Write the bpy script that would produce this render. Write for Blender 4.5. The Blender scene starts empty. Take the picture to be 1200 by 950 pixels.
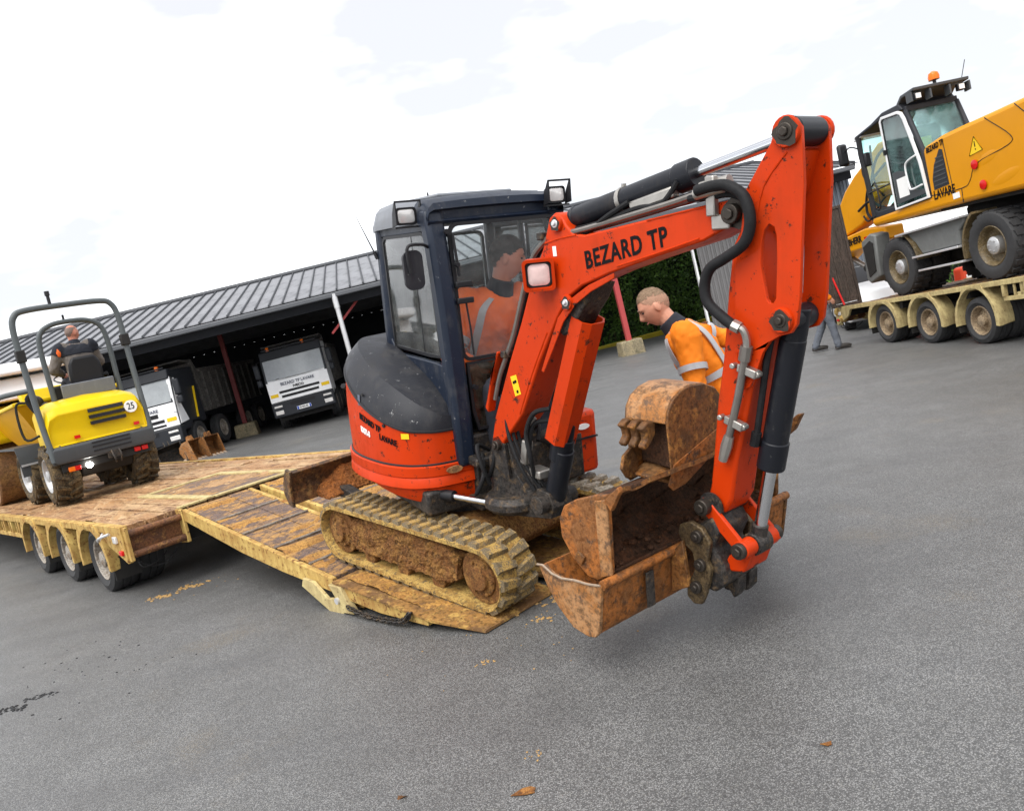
import bpy, bmesh, math, random
from mathutils import Vector, Matrix, Euler
rad = math.radians
random.seed(7)
SC = bpy.context.scene
COL = SC.collection

# ------------------------------------------------------------------ camera, sky, sun, exposure
cam_d = bpy.data.cameras.new('camera')
cam = bpy.data.objects.new('camera', cam_d); COL.objects.link(cam)
cam_d.sensor_width = 36.0; cam_d.lens = 36.0 * 920.07 / 1200.0
cam_d.clip_start = 0.1; cam_d.clip_end = 2000
cam.matrix_world = Matrix.Translation((0, 0, 1.878)) @ Matrix.Rotation(rad(90 - 5.853), 4, 'X') @ Matrix.Rotation(rad(-12.559), 4, 'Z')
SC.camera = cam
SC.view_settings.view_transform = 'Standard'; SC.view_settings.look = 'None'
SC.view_settings.exposure = 1.70; SC.view_settings.gamma = 1.0
SUN_EL, SUN_AZ = rad(56), rad(-148)          # azimuth measured from +Y towards +X
W = bpy.data.worlds.new('World'); SC.world = W; W.use_nodes = True
nt = W.node_tree; nt.nodes.clear()
wo = nt.nodes.new('ShaderNodeOutputWorld')
sky = nt.nodes.new('ShaderNodeTexSky'); sky.sky_type = 'NISHITA'; sky.sun_disc = False
sky.sun_elevation = SUN_EL; sky.sun_rotation = SUN_AZ
bg1 = nt.nodes.new('ShaderNodeBackground'); bg1.inputs[1].default_value = 0.1
nt.links.new(sky.outputs[0], bg1.inputs[0])
tc = nt.nodes.new('ShaderNodeTexCoord')
mp = nt.nodes.new('ShaderNodeMapping'); mp.inputs['Scale'].default_value = (1.2, 1.2, 3.2)
nt.links.new(tc.outputs['Generated'], mp.inputs[0])
nz = nt.nodes.new('ShaderNodeTexNoise'); nz.inputs['Scale'].default_value = 2.3; nz.inputs['Detail'].default_value = 5; nz.inputs['Roughness'].default_value = 0.5
nt.links.new(mp.outputs[0], nz.inputs[0])
cr = nt.nodes.new('ShaderNodeValToRGB')
cr.color_ramp.elements[0].position = 0.42; cr.color_ramp.elements[0].color = (0.262, 0.264, 0.275, 1)
cr.color_ramp.elements[1].position = 0.74; cr.color_ramp.elements[1].color = (0.78, 0.79, 0.80, 1)
nt.links.new(nz.outputs[0], cr.inputs[0])
bg2 = nt.nodes.new('ShaderNodeBackground'); bg2.inputs[1].default_value = 1.12
nt.links.new(cr.outputs[0], bg2.inputs[0])
mx = nt.nodes.new('ShaderNodeMixShader'); mx.inputs[0].default_value = 0.93
nt.links.new(bg1.outputs[0], mx.inputs[1]); nt.links.new(bg2.outputs[0], mx.inputs[2])
nt.links.new(mx.outputs[0], wo.inputs[0])
sl = bpy.data.lights.new('sun', 'SUN'); sl.energy = 1.25; sl.angle = rad(55); sl.color = (1.0, 0.97, 0.92)
so = bpy.data.objects.new('sun', sl); COL.objects.link(so)
sd = Vector((math.sin(SUN_AZ) * math.cos(SUN_EL), math.cos(SUN_AZ) * math.cos(SUN_EL), math.sin(SUN_EL)))
so.rotation_euler = sd.to_track_quat('Z', 'Y').to_euler()

# ------------------------------------------------------------------ materials
def newmat(name):
    m = bpy.data.materials.new(name); m.use_nodes = True
    t = m.node_tree; t.nodes.clear()
    o = t.nodes.new('ShaderNodeOutputMaterial'); p = t.nodes.new('ShaderNodeBsdfPrincipled')
    t.links.new(p.outputs[0], o.inputs[0])
    return m, t, p, o
def N(t, kind, **kw):
    n = t.nodes.new(kind)
    for k, v in kw.items():
        if k in n.inputs: n.inputs[k].default_value = v
        else: setattr(n, k, v)
    return n
def coords(t, scale=(1, 1, 1)):
    c = t.nodes.new('ShaderNodeTexCoord'); m = t.nodes.new('ShaderNodeMapping'); m.inputs['Scale'].default_value = scale
    t.links.new(c.outputs['Object'], m.inputs[0]); return m.outputs[0]
def noise(t, co, scale, detail=4, rough=0.55):
    n = N(t, 'ShaderNodeTexNoise', Scale=scale, Detail=detail, Roughness=rough); t.links.new(co, n.inputs['Vector']); return n.outputs[0]
def ramp(t, fac, a, b, ca=(0, 0, 0, 1), cb=(1, 1, 1, 1)):
    r = t.nodes.new('ShaderNodeValToRGB'); r.color_ramp.elements[0].position = a; r.color_ramp.elements[1].position = b
    r.color_ramp.elements[0].color = ca; r.color_ramp.elements[1].color = cb
    t.links.new(fac, r.inputs[0]); return r.outputs[0]
def mix(t, fac, a, b):
    m = t.nodes.new('ShaderNodeMix'); m.data_type = 'RGBA'
    for i, v in ((0, fac), (6, a), (7, b)):
        if hasattr(v, 'is_output'): t.links.new(v, m.inputs[i])
        else: m.inputs[i].default_value = v if i == 0 else (v[0], v[1], v[2], 1)
    return m.outputs[2]
def mathn(t, op, a, b):
    m = t.nodes.new('ShaderNodeMath'); m.operation = op
    for i, v in ((0, a), (1, b)):
        if hasattr(v, 'is_output'): t.links.new(v, m.inputs[i])
        else: m.inputs[i].default_value = v
    return m.outputs[0]
def bump(t, p, h, strength=0.3, dist=0.01):
    b = N(t, 'ShaderNodeBump', Strength=strength, Distance=dist); t.links.new(h, b.inputs['Height']); t.links.new(b.outputs[0], p.inputs['Normal'])

def paint(name, col, rough=0.35, dirt=(0.12, 0.085, 0.05), amount=0.25, scale=4.0, chips=0.0, chipcol=(0.03, 0.025, 0.02), coat=0.0, metallic=0.0, spec=0.35):
    m, t, p, o = newmat(name); co = coords(t)
    base = mix(t, ramp(t, noise(t, co, scale * 0.6, 3), 0.3, 0.8), tuple(c * 0.9 for c in col), col)
    cs = coords(t, (1.6, 1.6, 0.35))
    nn = mathn(t, 'ADD', mathn(t, 'MULTIPLY', noise(t, co, scale, 7, 0.68), 0.55), mathn(t, 'MULTIPLY', noise(t, cs, scale * 2.2, 6, 0.66), 0.45))
    d = ramp(t, nn, 0.60 - amount * 0.40, 0.80 - amount * 0.2)
    base = mix(t, mathn(t, 'MULTIPLY', d, min(1, amount * 2.2)), base, dirt)
    if chips > 0:
        c = ramp(t, noise(t, co, scale * 5, 8, 0.78), 0.685 - chips * 0.12, 0.70 - chips * 0.12)
        base = mix(t, c, base, chipcol)
    t.links.new(base, p.inputs['Base Color'])
    t.links.new(ramp(t, d, 0, 1, (rough, rough, rough, 1), (min(1, rough + 0.4),) * 3 + (1,)), p.inputs['Roughness'])
    p.inputs['Metallic'].default_value = metallic; p.inputs['Coat Weight'].default_value = coat; p.inputs['Coat Roughness'].default_value = 0.12
    p.inputs['Specular IOR Level'].default_value = spec
    bump(t, p, noise(t, co, scale * 9, 4), 0.06, 0.004)
    return m
def plain(name, col, rough=0.5, metallic=0.0, var=0.15, scale=12, bmp=0.1, spec=0.3):
    m, t, p, o = newmat(name); co = coords(t)
    n = noise(t, co, scale, 5, 0.6)
    t.links.new(mix(t, n, tuple(c * (1 - var) for c in col), tuple(min(1, c * (1 + var)) for c in col)), p.inputs['Base Color'])
    p.inputs['Roughness'].default_value = rough; p.inputs['Metallic'].default_value = metallic
    p.inputs['Specular IOR Level'].default_value = spec
    if bmp: bump(t, p, n, bmp, 0.006)
    return m
def rusty(name, a, b, c, scale=5, rough=0.75, bmp=0.5, dist=0.012, metallic=0.0, deep=0.32, stretch=(1, 1, 1)):
    """three-tone weathered metal or mud: a = main, b = second tone, c = spots; deep = how dark the small pits are"""
    m, t, p, o = newmat(name); co = coords(t, stretch)
    n1 = noise(t, co, scale, 8, 0.68); n2 = noise(t, co, scale * 2.7, 7, 0.7); n3 = noise(t, co, scale * 7, 6, 0.72); n4 = noise(t, co, scale * 19, 4, 0.7)
    col = mix(t, ramp(t, n1, 0.46, 0.56), a, b)
    col = mix(t, ramp(t, n2, 0.53, 0.61), col, c)
    col = mix(t, ramp(t, n3, 0.36, 0.54), tuple(x * deep for x in a), col)
    col = mix(t, mathn(t, 'MULTIPLY', ramp(t, n4, 0.54, 0.66), 0.55), col, tuple(min(.8, x * 1.55 + .02) for x in b))
    t.links.new(col, p.inputs['Base Color'])
    p.inputs['Metallic'].default_value = metallic; p.inputs['Specular IOR Level'].default_value = 0.25
    t.links.new(ramp(t, n2, 0.3, 0.7, (rough - 0.25,) * 3 + (1,), (min(1, rough + 0.15),) * 3 + (1,)), p.inputs['Roughness'])
    h = mathn(t, 'ADD', mathn(t, 'MULTIPLY', n1, 0.5), mathn(t, 'ADD', mathn(t, 'MULTIPLY', n3, 0.6), mathn(t, 'MULTIPLY', n4, 0.2)))
    bump(t, p, h, bmp, dist)
    return m
def glassmat(name, tint, dust_sheen=0.1, refl=1.0, dust_sheen_col=(0.5, 0.5, 0.48), dscale=5, dlo=0.38):
    m, t, p, o = newmat(name); co = coords(t)
    tr = N(t, 'ShaderNodeBsdfTransparent'); tr.inputs[0].default_value = (*tint, 1)
    gl = N(t, 'ShaderNodeBsdfGlossy', Roughness=0.03); gl.inputs[0].default_value = (1, 1, 1, 1)
    fr = N(t, 'ShaderNodeFresnel', IOR=1.5)
    f = mathn(t, 'MULTIPLY', fr.outputs[0], refl)
    m1 = t.nodes.new('ShaderNodeMixShader'); t.links.new(f, m1.inputs[0]); t.links.new(tr.outputs[0], m1.inputs[1]); t.links.new(gl.outputs[0], m1.inputs[2])
    df = N(t, 'ShaderNodeBsdfDiffuse'); df.inputs[0].default_value = (*dust_sheen_col, 1)  # diffuse layer: dust on cab glass, painted sky sheen on the truck windscreens
    d = ramp(t, noise(t, co, dscale, 7, 0.7), dlo, 0.8)
    m2 = t.nodes.new('ShaderNodeMixShader'); t.links.new(mathn(t, 'MULTIPLY', d, dust_sheen), m2.inputs[0]); t.links.new(m1.outputs[0], m2.inputs[1]); t.links.new(df.outputs[0], m2.inputs[2])
    t.nodes.remove(p); t.links.new(m2.outputs[0], o.inputs[0])
    return m

def asphaltmat():
    m, t, p, o = newmat('asphalt'); co = coords(t)
    v = N(t, 'ShaderNodeTexVoronoi', Scale=165.0); t.links.new(co, v.inputs['Vector'])
    v2 = N(t, 'ShaderNodeTexVoronoi', Scale=105.0); t.links.new(co, v2.inputs['Vector'])
    sepc = N(t, 'ShaderNodeSeparateColor'); t.links.new(v.outputs['Color'], sepc.inputs[0])
    sep2 = N(t, 'ShaderNodeSeparateColor'); t.links.new(v2.outputs['Color'], sep2.inputs[0])
    stone = ramp(t, sepc.outputs[0], 0.0, 1.0, (0.070, 0.070, 0.070, 1), (0.385, 0.383, 0.377, 1))
    stone = mix(t, mathn(t, 'MULTIPLY', ramp(t, sep2.outputs[1], 0.90, 0.95), 0.55), stone, (0.34, 0.335, 0.30))
    stone = mix(t, mathn(t, 'MULTIPLY', ramp(t, v.outputs['Distance'], 0.32, 0.62), 0.8), stone, (0.022, 0.022, 0.022))
    big = noise(t, co, 0.30, 5, 0.6)
    col = mix(t, ramp(t, big, 0.35, 0.7), mix(t, 0.15, stone, (0.085, 0.086, 0.088)), mix(t, 0.15, stone, (0.23, 0.232, 0.234)))
    mid = noise(t, co, 2.3, 6, 0.65)
    col = mix(t, mathn(t, 'MULTIPLY', ramp(t, mid, 0.40, 0.62), 0.45), mix(t, 0.45, col, (0.05, 0.049, 0.047)), col)
    # long wet drag streaks and ochre mud film
    cs = coords(t, (0.35, 2.2, 1)); st = noise(t, cs, 0.8, 5, 0.6)
    col = mix(t, mathn(t, 'MULTIPLY', ramp(t, st, 0.5, 0.75), 0.35), col, (0.05, 0.05, 0.054))
    mud = ramp(t, noise(t, co, 0.62, 6, 0.62), 0.58, 0.74)
    mudf = mathn(t, 'MULTIPLY', mud, mathn(t, 'MULTIPLY', ramp(t, sepc.outputs[1], 0.35, 0.9), 0.5))
    col = mix(t, mudf, col, (0.23, 0.165, 0.075))
    t.links.new(col, p.inputs['Base Color'])
    rg = mathn(t, 'ADD', ramp(t, noise(t, co, 0.45, 4, 0.6), 0.35, 0.7, (0.30,) * 3 + (1,), (0.56,) * 3 + (1,)), mathn(t, 'MULTIPLY', sepc.outputs[2], 0.16))
    t.links.new(rg, p.inputs['Roughness'])
    p.inputs['Specular IOR Level'].default_value = 0.55
    h = mathn(t, 'SUBTRACT', sepc.outputs[2], v.outputs['Distance'])
    bump(t, p, h, 0.35, 0.004)
    return m

M = {}
M['asphalt'] = asphaltmat()
M['orange'] = paint('orange_red_paint', (0.52, 0.036, 0.0013), 0.46, (0.17, 0.030, 0.008), 0.26, 3.0, 0.75, (0.06, 0.016, 0.008), coat=0.05, spec=0.14)
M['navy'] = paint('navy_cab_paint', (0.010, 0.016, 0.031), 0.38, (0.10, 0.095, 0.09), 0.22, 5, 0.4, (0.2, 0.2, 0.2), spec=0.3)
M['hood'] = paint('dark_grey_hood_plastic', (0.019, 0.020, 0.025), 0.46, (0.075, 0.07, 0.066), 0.26, 4, 0.4, (0.25, 0.25, 0.25), spec=0.25)
M['roofgrey'] = paint('grey_cab_roof', (0.16, 0.17, 0.19), 0.4, (0.3, 0.3, 0.3), 0.2, 5)
M['black'] = plain('black_plastic', (0.012, 0.012, 0.014), 0.45)
M['cylblack'] = paint('black_cylinder_paint', (0.009, 0.010, 0.014), 0.38, (0.07, 0.06, 0.05), 0.18, 7, 0.3, (0.1, 0.1, 0.1), spec=0.25)
M['casting'] = rusty('greasy_dark_casting', (0.022, 0.020, 0.019), (0.05, 0.042, 0.036), (0.10, 0.065, 0.035), 7, 0.55, 0.4)
M['chrome'] = plain('bright_chrome_rod', (0.62, 0.63, 0.65), 0.18, 1.0, 0.05, 8, 0)
M['pipe'] = plain('dull_steel_pipe', (0.24, 0.22, 0.20), 0.38, 0.8, 0.35, 14)
M['hose'] = plain('black_rubber_hose', (0.014, 0.014, 0.015), 0.6, 0, 0.6, 30, 0.3, 0.14)
M['fitting'] = plain('zinc_fitting', (0.38, 0.36, 0.33), 0.4, 0.85, 0.3, 20)
M['bolt'] = plain('greasy_bolt', (0.05, 0.042, 0.035), 0.45, 0.6, 0.4, 40)
M['mudyellow'] = rusty('yellow_mud_rubber', (0.52, 0.34, 0.10), (0.30, 0.17, 0.045), (0.060, 0.052, 0.042), 13, 0.8, 0.8, 0.014)
M['mudlug'] = rusty('lug_rubber_and_mud', (0.15, 0.120, 0.080), (0.46, 0.29, 0.085), (0.19, 0.16, 0.115), 16, 0.75, 0.5)
M['mudlug_far'] = rusty('pale_worn_lug', (0.30, 0.26, 0.20), (0.16, 0.12, 0.075), (0.40, 0.38, 0.34), 10, 0.6, 0.5)
M['mudbrown'] = rusty('caked_brown_mud', (0.20, 0.082, 0.024), (0.31, 0.155, 0.042), (0.085, 0.042, 0.018), 11, 0.9, 1.0, 0.03)
M['rust'] = rusty('orange_rust_bucket', (0.34, 0.115, 0.024), (0.20, 0.082, 0.026), (0.070, 0.042, 0.026), 5, 0.6, 0.6)
M['rustdark'] = rusty('dark_rust_bucket', (0.19, 0.075, 0.020), (0.095, 0.047, 0.020), (0.32, 0.145, 0.036), 6, 0.65, 0.45)
M['rustinside'] = rusty('dark_soil_inside', (0.060, 0.028, 0.014), (0.09, 0.035, 0.014), (0.035, 0.02, 0.012), 9, 0.9, 0.9, 0.02)
M['rustpale'] = rusty('pale_worn_bucket', (0.36, 0.19, 0.085), (0.31, 0.125, 0.033), (0.11, 0.065, 0.04), 5, 0.5, 0.4)
M['wornedge'] = plain('worn_silver_edge', (0.30, 0.23, 0.17), 0.6, 0.2, 0.6, 40)
M['bladerust'] = rusty('muddy_blade_steel', (0.070, 0.046, 0.030), (0.15, 0.068, 0.025), (0.24, 0.14, 0.05), 5, 0.55, 0.4)
M['soilheap'] = rusty('orange_brown_soil', (0.33, 0.115, 0.025), (0.24, 0.085, 0.022), (0.14, 0.055, 0.02), 12, 0.95, 0.9, 0.02)
M['bronze'] = rusty('greasy_brown_coupler', (0.085, 0.058, 0.032), (0.14, 0.098, 0.05), (0.05, 0.038, 0.026), 9, 0.45, 0.4, metallic=0.3)
M['cream'] = paint('cream_yellow_trailer_paint', (0.64, 0.47, 0.15), 0.55, (0.22, 0.085, 0.022), 0.66, 4, 0.98, (0.13, 0.05, 0.018), spec=0.2)
M['creamclean'] = paint('cream_trailer_paint', (0.56, 0.46, 0.22), 0.55, (0.20, 0.13, 0.06), 0.5, 6, 0.7, (0.10, 0.06, 0.03), spec=0.2)
M['deckwood'] = rusty('muddy_deck_plank', (0.32, 0.170, 0.075), (0.44, 0.29, 0.155), (0.12, 0.060, 0.036), 1.5, 0.75, 0.9, 0.02, deep=0.55, stretch=(.7, 1.4, 1))
M['deckmud'] = rusty('pale_dried_mud', (0.36, 0.22, 0.11), (0.26, 0.135, 0.055), (0.48, 0.345, 0.20), 1.7, 0.9, 0.9, 0.02, deep=0.62)
M['darkboard'] = rusty('dark_weathered_board', (0.060, 0.046, 0.038), (0.085, 0.062, 0.050), (0.045, 0.036, 0.03), 5, 0.75, 0.4, stretch=(2, 2, .4))
M['rampmud'] = rusty('ochre_mud', (0.44, 0.235, 0.060), (0.34, 0.165, 0.045), (0.20, 0.10, 0.04), 9, 0.9, 0.8, 0.012)
M['rampwood'] = rusty('dark_muddy_ramp_board', (0.115, 0.080, 0.072), (0.40, 0.215, 0.062), (0.085, 0.062, 0.060), 5.5, 0.7, 0.7, 0.014, deep=0.5, stretch=(1.6, .6, 1))
M['rampsteel'] = rusty('ochre_muddy_ramp_plate', (0.30, 0.155, 0.045), (0.155, 0.083, 0.036), (0.44, 0.27, 0.075), 4, 0.7, 0.55, 0.012)
M['bar'] = rusty('ramp_cleat_bar', (0.20, 0.17, 0.14), (0.11, 0.08, 0.06), (0.28, 0.2, 0.12), 12, 0.5, 0.3)
M['rustpipe'] = rusty('rusty_pipe', (0.17, 0.070, 0.030), (0.10, 0.048, 0.028), (0.26, 0.13, 0.045), 7, 0.65, 0.4)
M['tyre'] = plain('dusty_tyre_rubber', (0.030, 0.030, 0.031), 0.72, 0, 0.4, 18, 0.35, 0.35)
M['tyremud'] = rusty('muddy_tractor_tyre', (0.050, 0.040, 0.028), (0.11, 0.075, 0.036), (0.19, 0.13, 0.06), 7, 0.8, 0.4)
M['rim'] = rusty('dusty_rim', (0.36, 0.33, 0.29), (0.24, 0.20, 0.16), (0.16, 0.11, 0.07), 9, 0.55, 0.3)
M['rimsilver'] = plain('silver_rim', (0.50, 0.50, 0.50), 0.38, 0.6, 0.2, 10)
M['rimbeige'] = rusty('beige_rim', (0.36, 0.27, 0.17), (0.26, 0.19, 0.12), (0.17, 0.13, 0.09), 8, 0.55, 0.3)
M['under'] = plain('black_chassis', (0.016, 0.015, 0.014), 0.7, 0, 0.5, 9)
M['yellow'] = paint('dumper_yellow_paint', (0.72, 0.49, 0.003), 0.36, (0.34, 0.22, 0.03), 0.14, 4, coat=0.1, spec=0.2)
M['skip'] = paint('skip_orange_yellow', (0.72, 0.36, 0.010), 0.4, (0.25, 0.14, 0.03), 0.15, 4)
M['dgrey'] = paint('dark_grey_moulding', (0.055, 0.06, 0.065), 0.45, (0.13, 0.12, 0.10), 0.15, 5)
M['ropsgrey'] = plain('grey_green_roll_bar', (0.075, 0.085, 0.088), 0.4, 0, 0.15, 9)
M['liebherr'] = paint('warm_yellow_excavator_paint', (0.66, 0.27, 0.002), 0.38, (0.30, 0.13, 0.01), 0.12, 3, coat=0.1, spec=0.2)
M['white'] = paint('white_paint', (0.78, 0.78, 0.78), 0.3, (0.35, 0.33, 0.3), 0.10, 4, coat=0.3)
M['truckwhite'] = paint('white_truck_paint', (0.90, 0.90, 0.91), 0.3, (0.5, 0.48, 0.45), 0.10, 4)
M['truckgrey'] = rusty('grey_tipper_body', (0.075, 0.072, 0.068), (0.12, 0.11, 0.10), (0.05, 0.045, 0.04), 4, 0.6, 0.2)
M['charcoal'] = plain('charcoal_plastic', (0.020, 0.022, 0.027), 0.5, 0, 0.2, 8)
M['stone'] = plain('grey_steel_box', (0.15, 0.155, 0.15), 0.5, 0.2, 0.25, 9)
M['glass'] = glassmat('clear_cab_glass', (0.92, 0.96, 0.96), 0.14, 1.5)
M['dustglass'] = glassmat('dusty_windscreen', (0.98, 0.99, 0.99), 0.10, 0.7, (0.55, 0.55, 0.54), 4)
M['dirtyglass'] = glassmat('muddy_lower_glass', (0.60, 0.60, 0.56), 0.45, 1.0, (0.16, 0.13, 0.10), 9)
M['greenglass'] = glassmat('green_tinted_glass', (0.70, 0.92, 0.89), 0.16, 1.9, (0.50, 0.74, 0.72), 2)
M['screen'] = glassmat('truck_windscreen_painted_sheen', (0.10, 0.115, 0.12), 0.75, 3.0, (0.60, 0.64, 0.66), .4, -.6)  # pale even diffuse layer paints the reflected sky into the pane
M['lens'] = plain('clear_lamp_lens', (0.72, 0.70, 0.68), 0.12, 0.2, 0.15, 30, 0.2)
M['lenspink'] = plain('rosy_lamp_lens', (0.78, 0.58, 0.55), 0.12, 0.1, 0.2, 40, 0.2)
M['red'] = plain('red_lamp_lens', (0.55, 0.012, 0.01), 0.18, 0, 0.1, 20, 0)
M['amber'] = plain('amber_lens', (0.80, 0.16, 0.01), 0.18, 0, 0.1, 20, 0)
M['ink'] = plain('black_lettering', (0.007, 0.007, 0.008), 0.7, 0, 0.2, 30, 0, 0.1)
M['inkgrey'] = plain('grey_lettering', (0.10, 0.11, 0.15), 0.5, 0, 0.2, 30, 0)
M['whiteprint'] = plain('white_print', (0.80, 0.80, 0.78), 0.5, 0, 0.05, 20, 0)
M['yellowprint'] = plain('yellow_sticker', (0.80, 0.52, 0.01), 0.45, 0, 0.08, 20, 0)
M['blueprint'] = plain('blue_plate_band', (0.02, 0.08, 0.45), 0.4, 0, 0.05, 20, 0)
M['redpost'] = paint('red_oxide_post', (0.42, 0.060, 0.060), 0.5, (0.25, 0.08, 0.07), 0.25, 3)
M['darkredpost'] = paint('dark_red_steel', (0.16, 0.022, 0.022), 0.5, (0.06, 0.02, 0.02), 0.25, 3)
M['galv'] = plain('galvanised_pipe', (0.62, 0.62, 0.63), 0.35, 0.5, 0.15, 6)
M['concrete'] = rusty('mossy_concrete', (0.34, 0.28, 0.17), (0.24, 0.20, 0.13), (0.14, 0.13, 0.08), 3, 0.85, 0.4)
M['roofsheet'] = paint('grey_roof_sheet', (0.23, 0.235, 0.25), 0.62, (0.085, 0.085, 0.095), 0.35, 1.1, spec=0.12)
M['roofrib'] = plain('dark_roof_rib', (0.05, 0.053, 0.06), 0.5, 0.2, 0.2, 4)
M['gutter'] = plain('grey_gutter', (0.10, 0.105, 0.115), 0.5, 0.1, 0.15, 3)
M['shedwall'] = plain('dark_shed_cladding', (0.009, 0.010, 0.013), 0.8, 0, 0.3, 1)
M['cladgrey'] = plain('grey_wall_cladding', (0.16, 0.155, 0.155), 0.55, 0, 0.2, 2)
M['cladblue'] = plain('blue_grey_cladding', (0.15, 0.17, 0.20), 0.5, 0, 0.2, 2)
M['kerbyellow'] = paint('yellow_kerb_paint', (0.62, 0.48, 0.03), 0.6, (0.15, 0.14, 0.08), 0.3, 2)
M['leaf'] = rusty('dark_hedge_leaf', (0.060, 0.135, 0.022), (0.105, 0.200, 0.030), (0.026, 0.062, 0.014), 2.0, 0.5, 0.1)
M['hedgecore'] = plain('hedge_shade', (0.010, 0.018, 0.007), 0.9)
M['bark'] = plain('hedge_stem', (0.06, 0.045, 0.03), 0.9)
M['skin'] = plain('skin', (0.55, 0.27, 0.18), 0.5, 0, 0.22, 30, 0.2)
M['skinred'] = plain('ruddy_skin', (0.50, 0.20, 0.13), 0.5, 0, 0.12, 25, 0.08)
M['hairblond'] = plain('short_light_brown_hair', (0.20, 0.135, 0.085), 0.7, 0, 0.6, 140, 0.8)
M['hairdark'] = plain('dark_hair', (0.018, 0.014, 0.012), 0.6, 0, 0.6, 90, 0.8)
M['hairgrey'] = plain('thin_grey_brown_hair', (0.17, 0.12, 0.10), 0.7, 0, 0.5, 70, 0.5)
M['hairblond_fade'] = plain('shaved_hair_sides', (0.33, 0.19, 0.125), 0.7, 0, 0.35, 120, 0.4)
M['hairgrey_fade'] = M['hairgrey']
M['hairdark_fade'] = M['hairdark']
M['hivis'] = plain('orange_hivis_cloth', (0.78, 0.20, 0.006), 0.75, 0, 0.06, 5, 0.2)
M['hivisred'] = plain('red_orange_hivis_cloth', (1.0, 0.165, 0.03), 0.75, 0, 0.16, 5, 0.25)
M['tape'] = plain('silver_reflective_tape', (0.38, 0.38, 0.39), 0.35, 0.1, 0.15, 30, 0.15)
M['darkcloth'] = plain('dark_work_cloth', (0.020, 0.022, 0.030), 0.85, 0, 0.3, 12, 0.3)
M['greycloth'] = plain('grey_work_cloth', (0.15, 0.13, 0.115), 0.85, 0, 0.3, 12, 0.3)
M['jeans'] = plain('faded_work_jeans', (0.10, 0.11, 0.13), 0.85, 0, 0.35, 14, 0.3)
M['eye'] = plain('eye_dark', (0.02, 0.015, 0.012), 0.2, 0, 0, 10, 0)
M['lip'] = plain('lip', (0.42, 0.13, 0.10), 0.5, 0, 0.1, 20, 0)
M['boot'] = plain('dark_boot', (0.025, 0.022, 0.02), 0.6)
M['oil'] = plain('black_oily_crumb', (0.012, 0.012, 0.013), 0.5)
M['mudcrumb'] = plain('ochre_mud_crumb', (0.34, 0.21, 0.08), 0.9, 0, 0.4, 30)
M['redwhite'] = plain('red_plastic_barrier', (0.60, 0.06, 0.02), 0.5, 0, 0.2, 5)
M['ochre'] = rusty('rusty_drum', (0.26, 0.14, 0.05), (0.18, 0.09, 0.04), (0.12, 0.07, 0.04), 4, 0.6, 0.3)
em, et, ep_, eo = newmat('lit_work_lamp')
ep_.inputs['Emission Color'].default_value = (1, 0.97, 0.9, 1); ep_.inputs['Emission Strength'].default_value = 18; ep_.inputs['Base Color'].default_value = (1, 1, 1, 1)
M['lit'] = em

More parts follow.
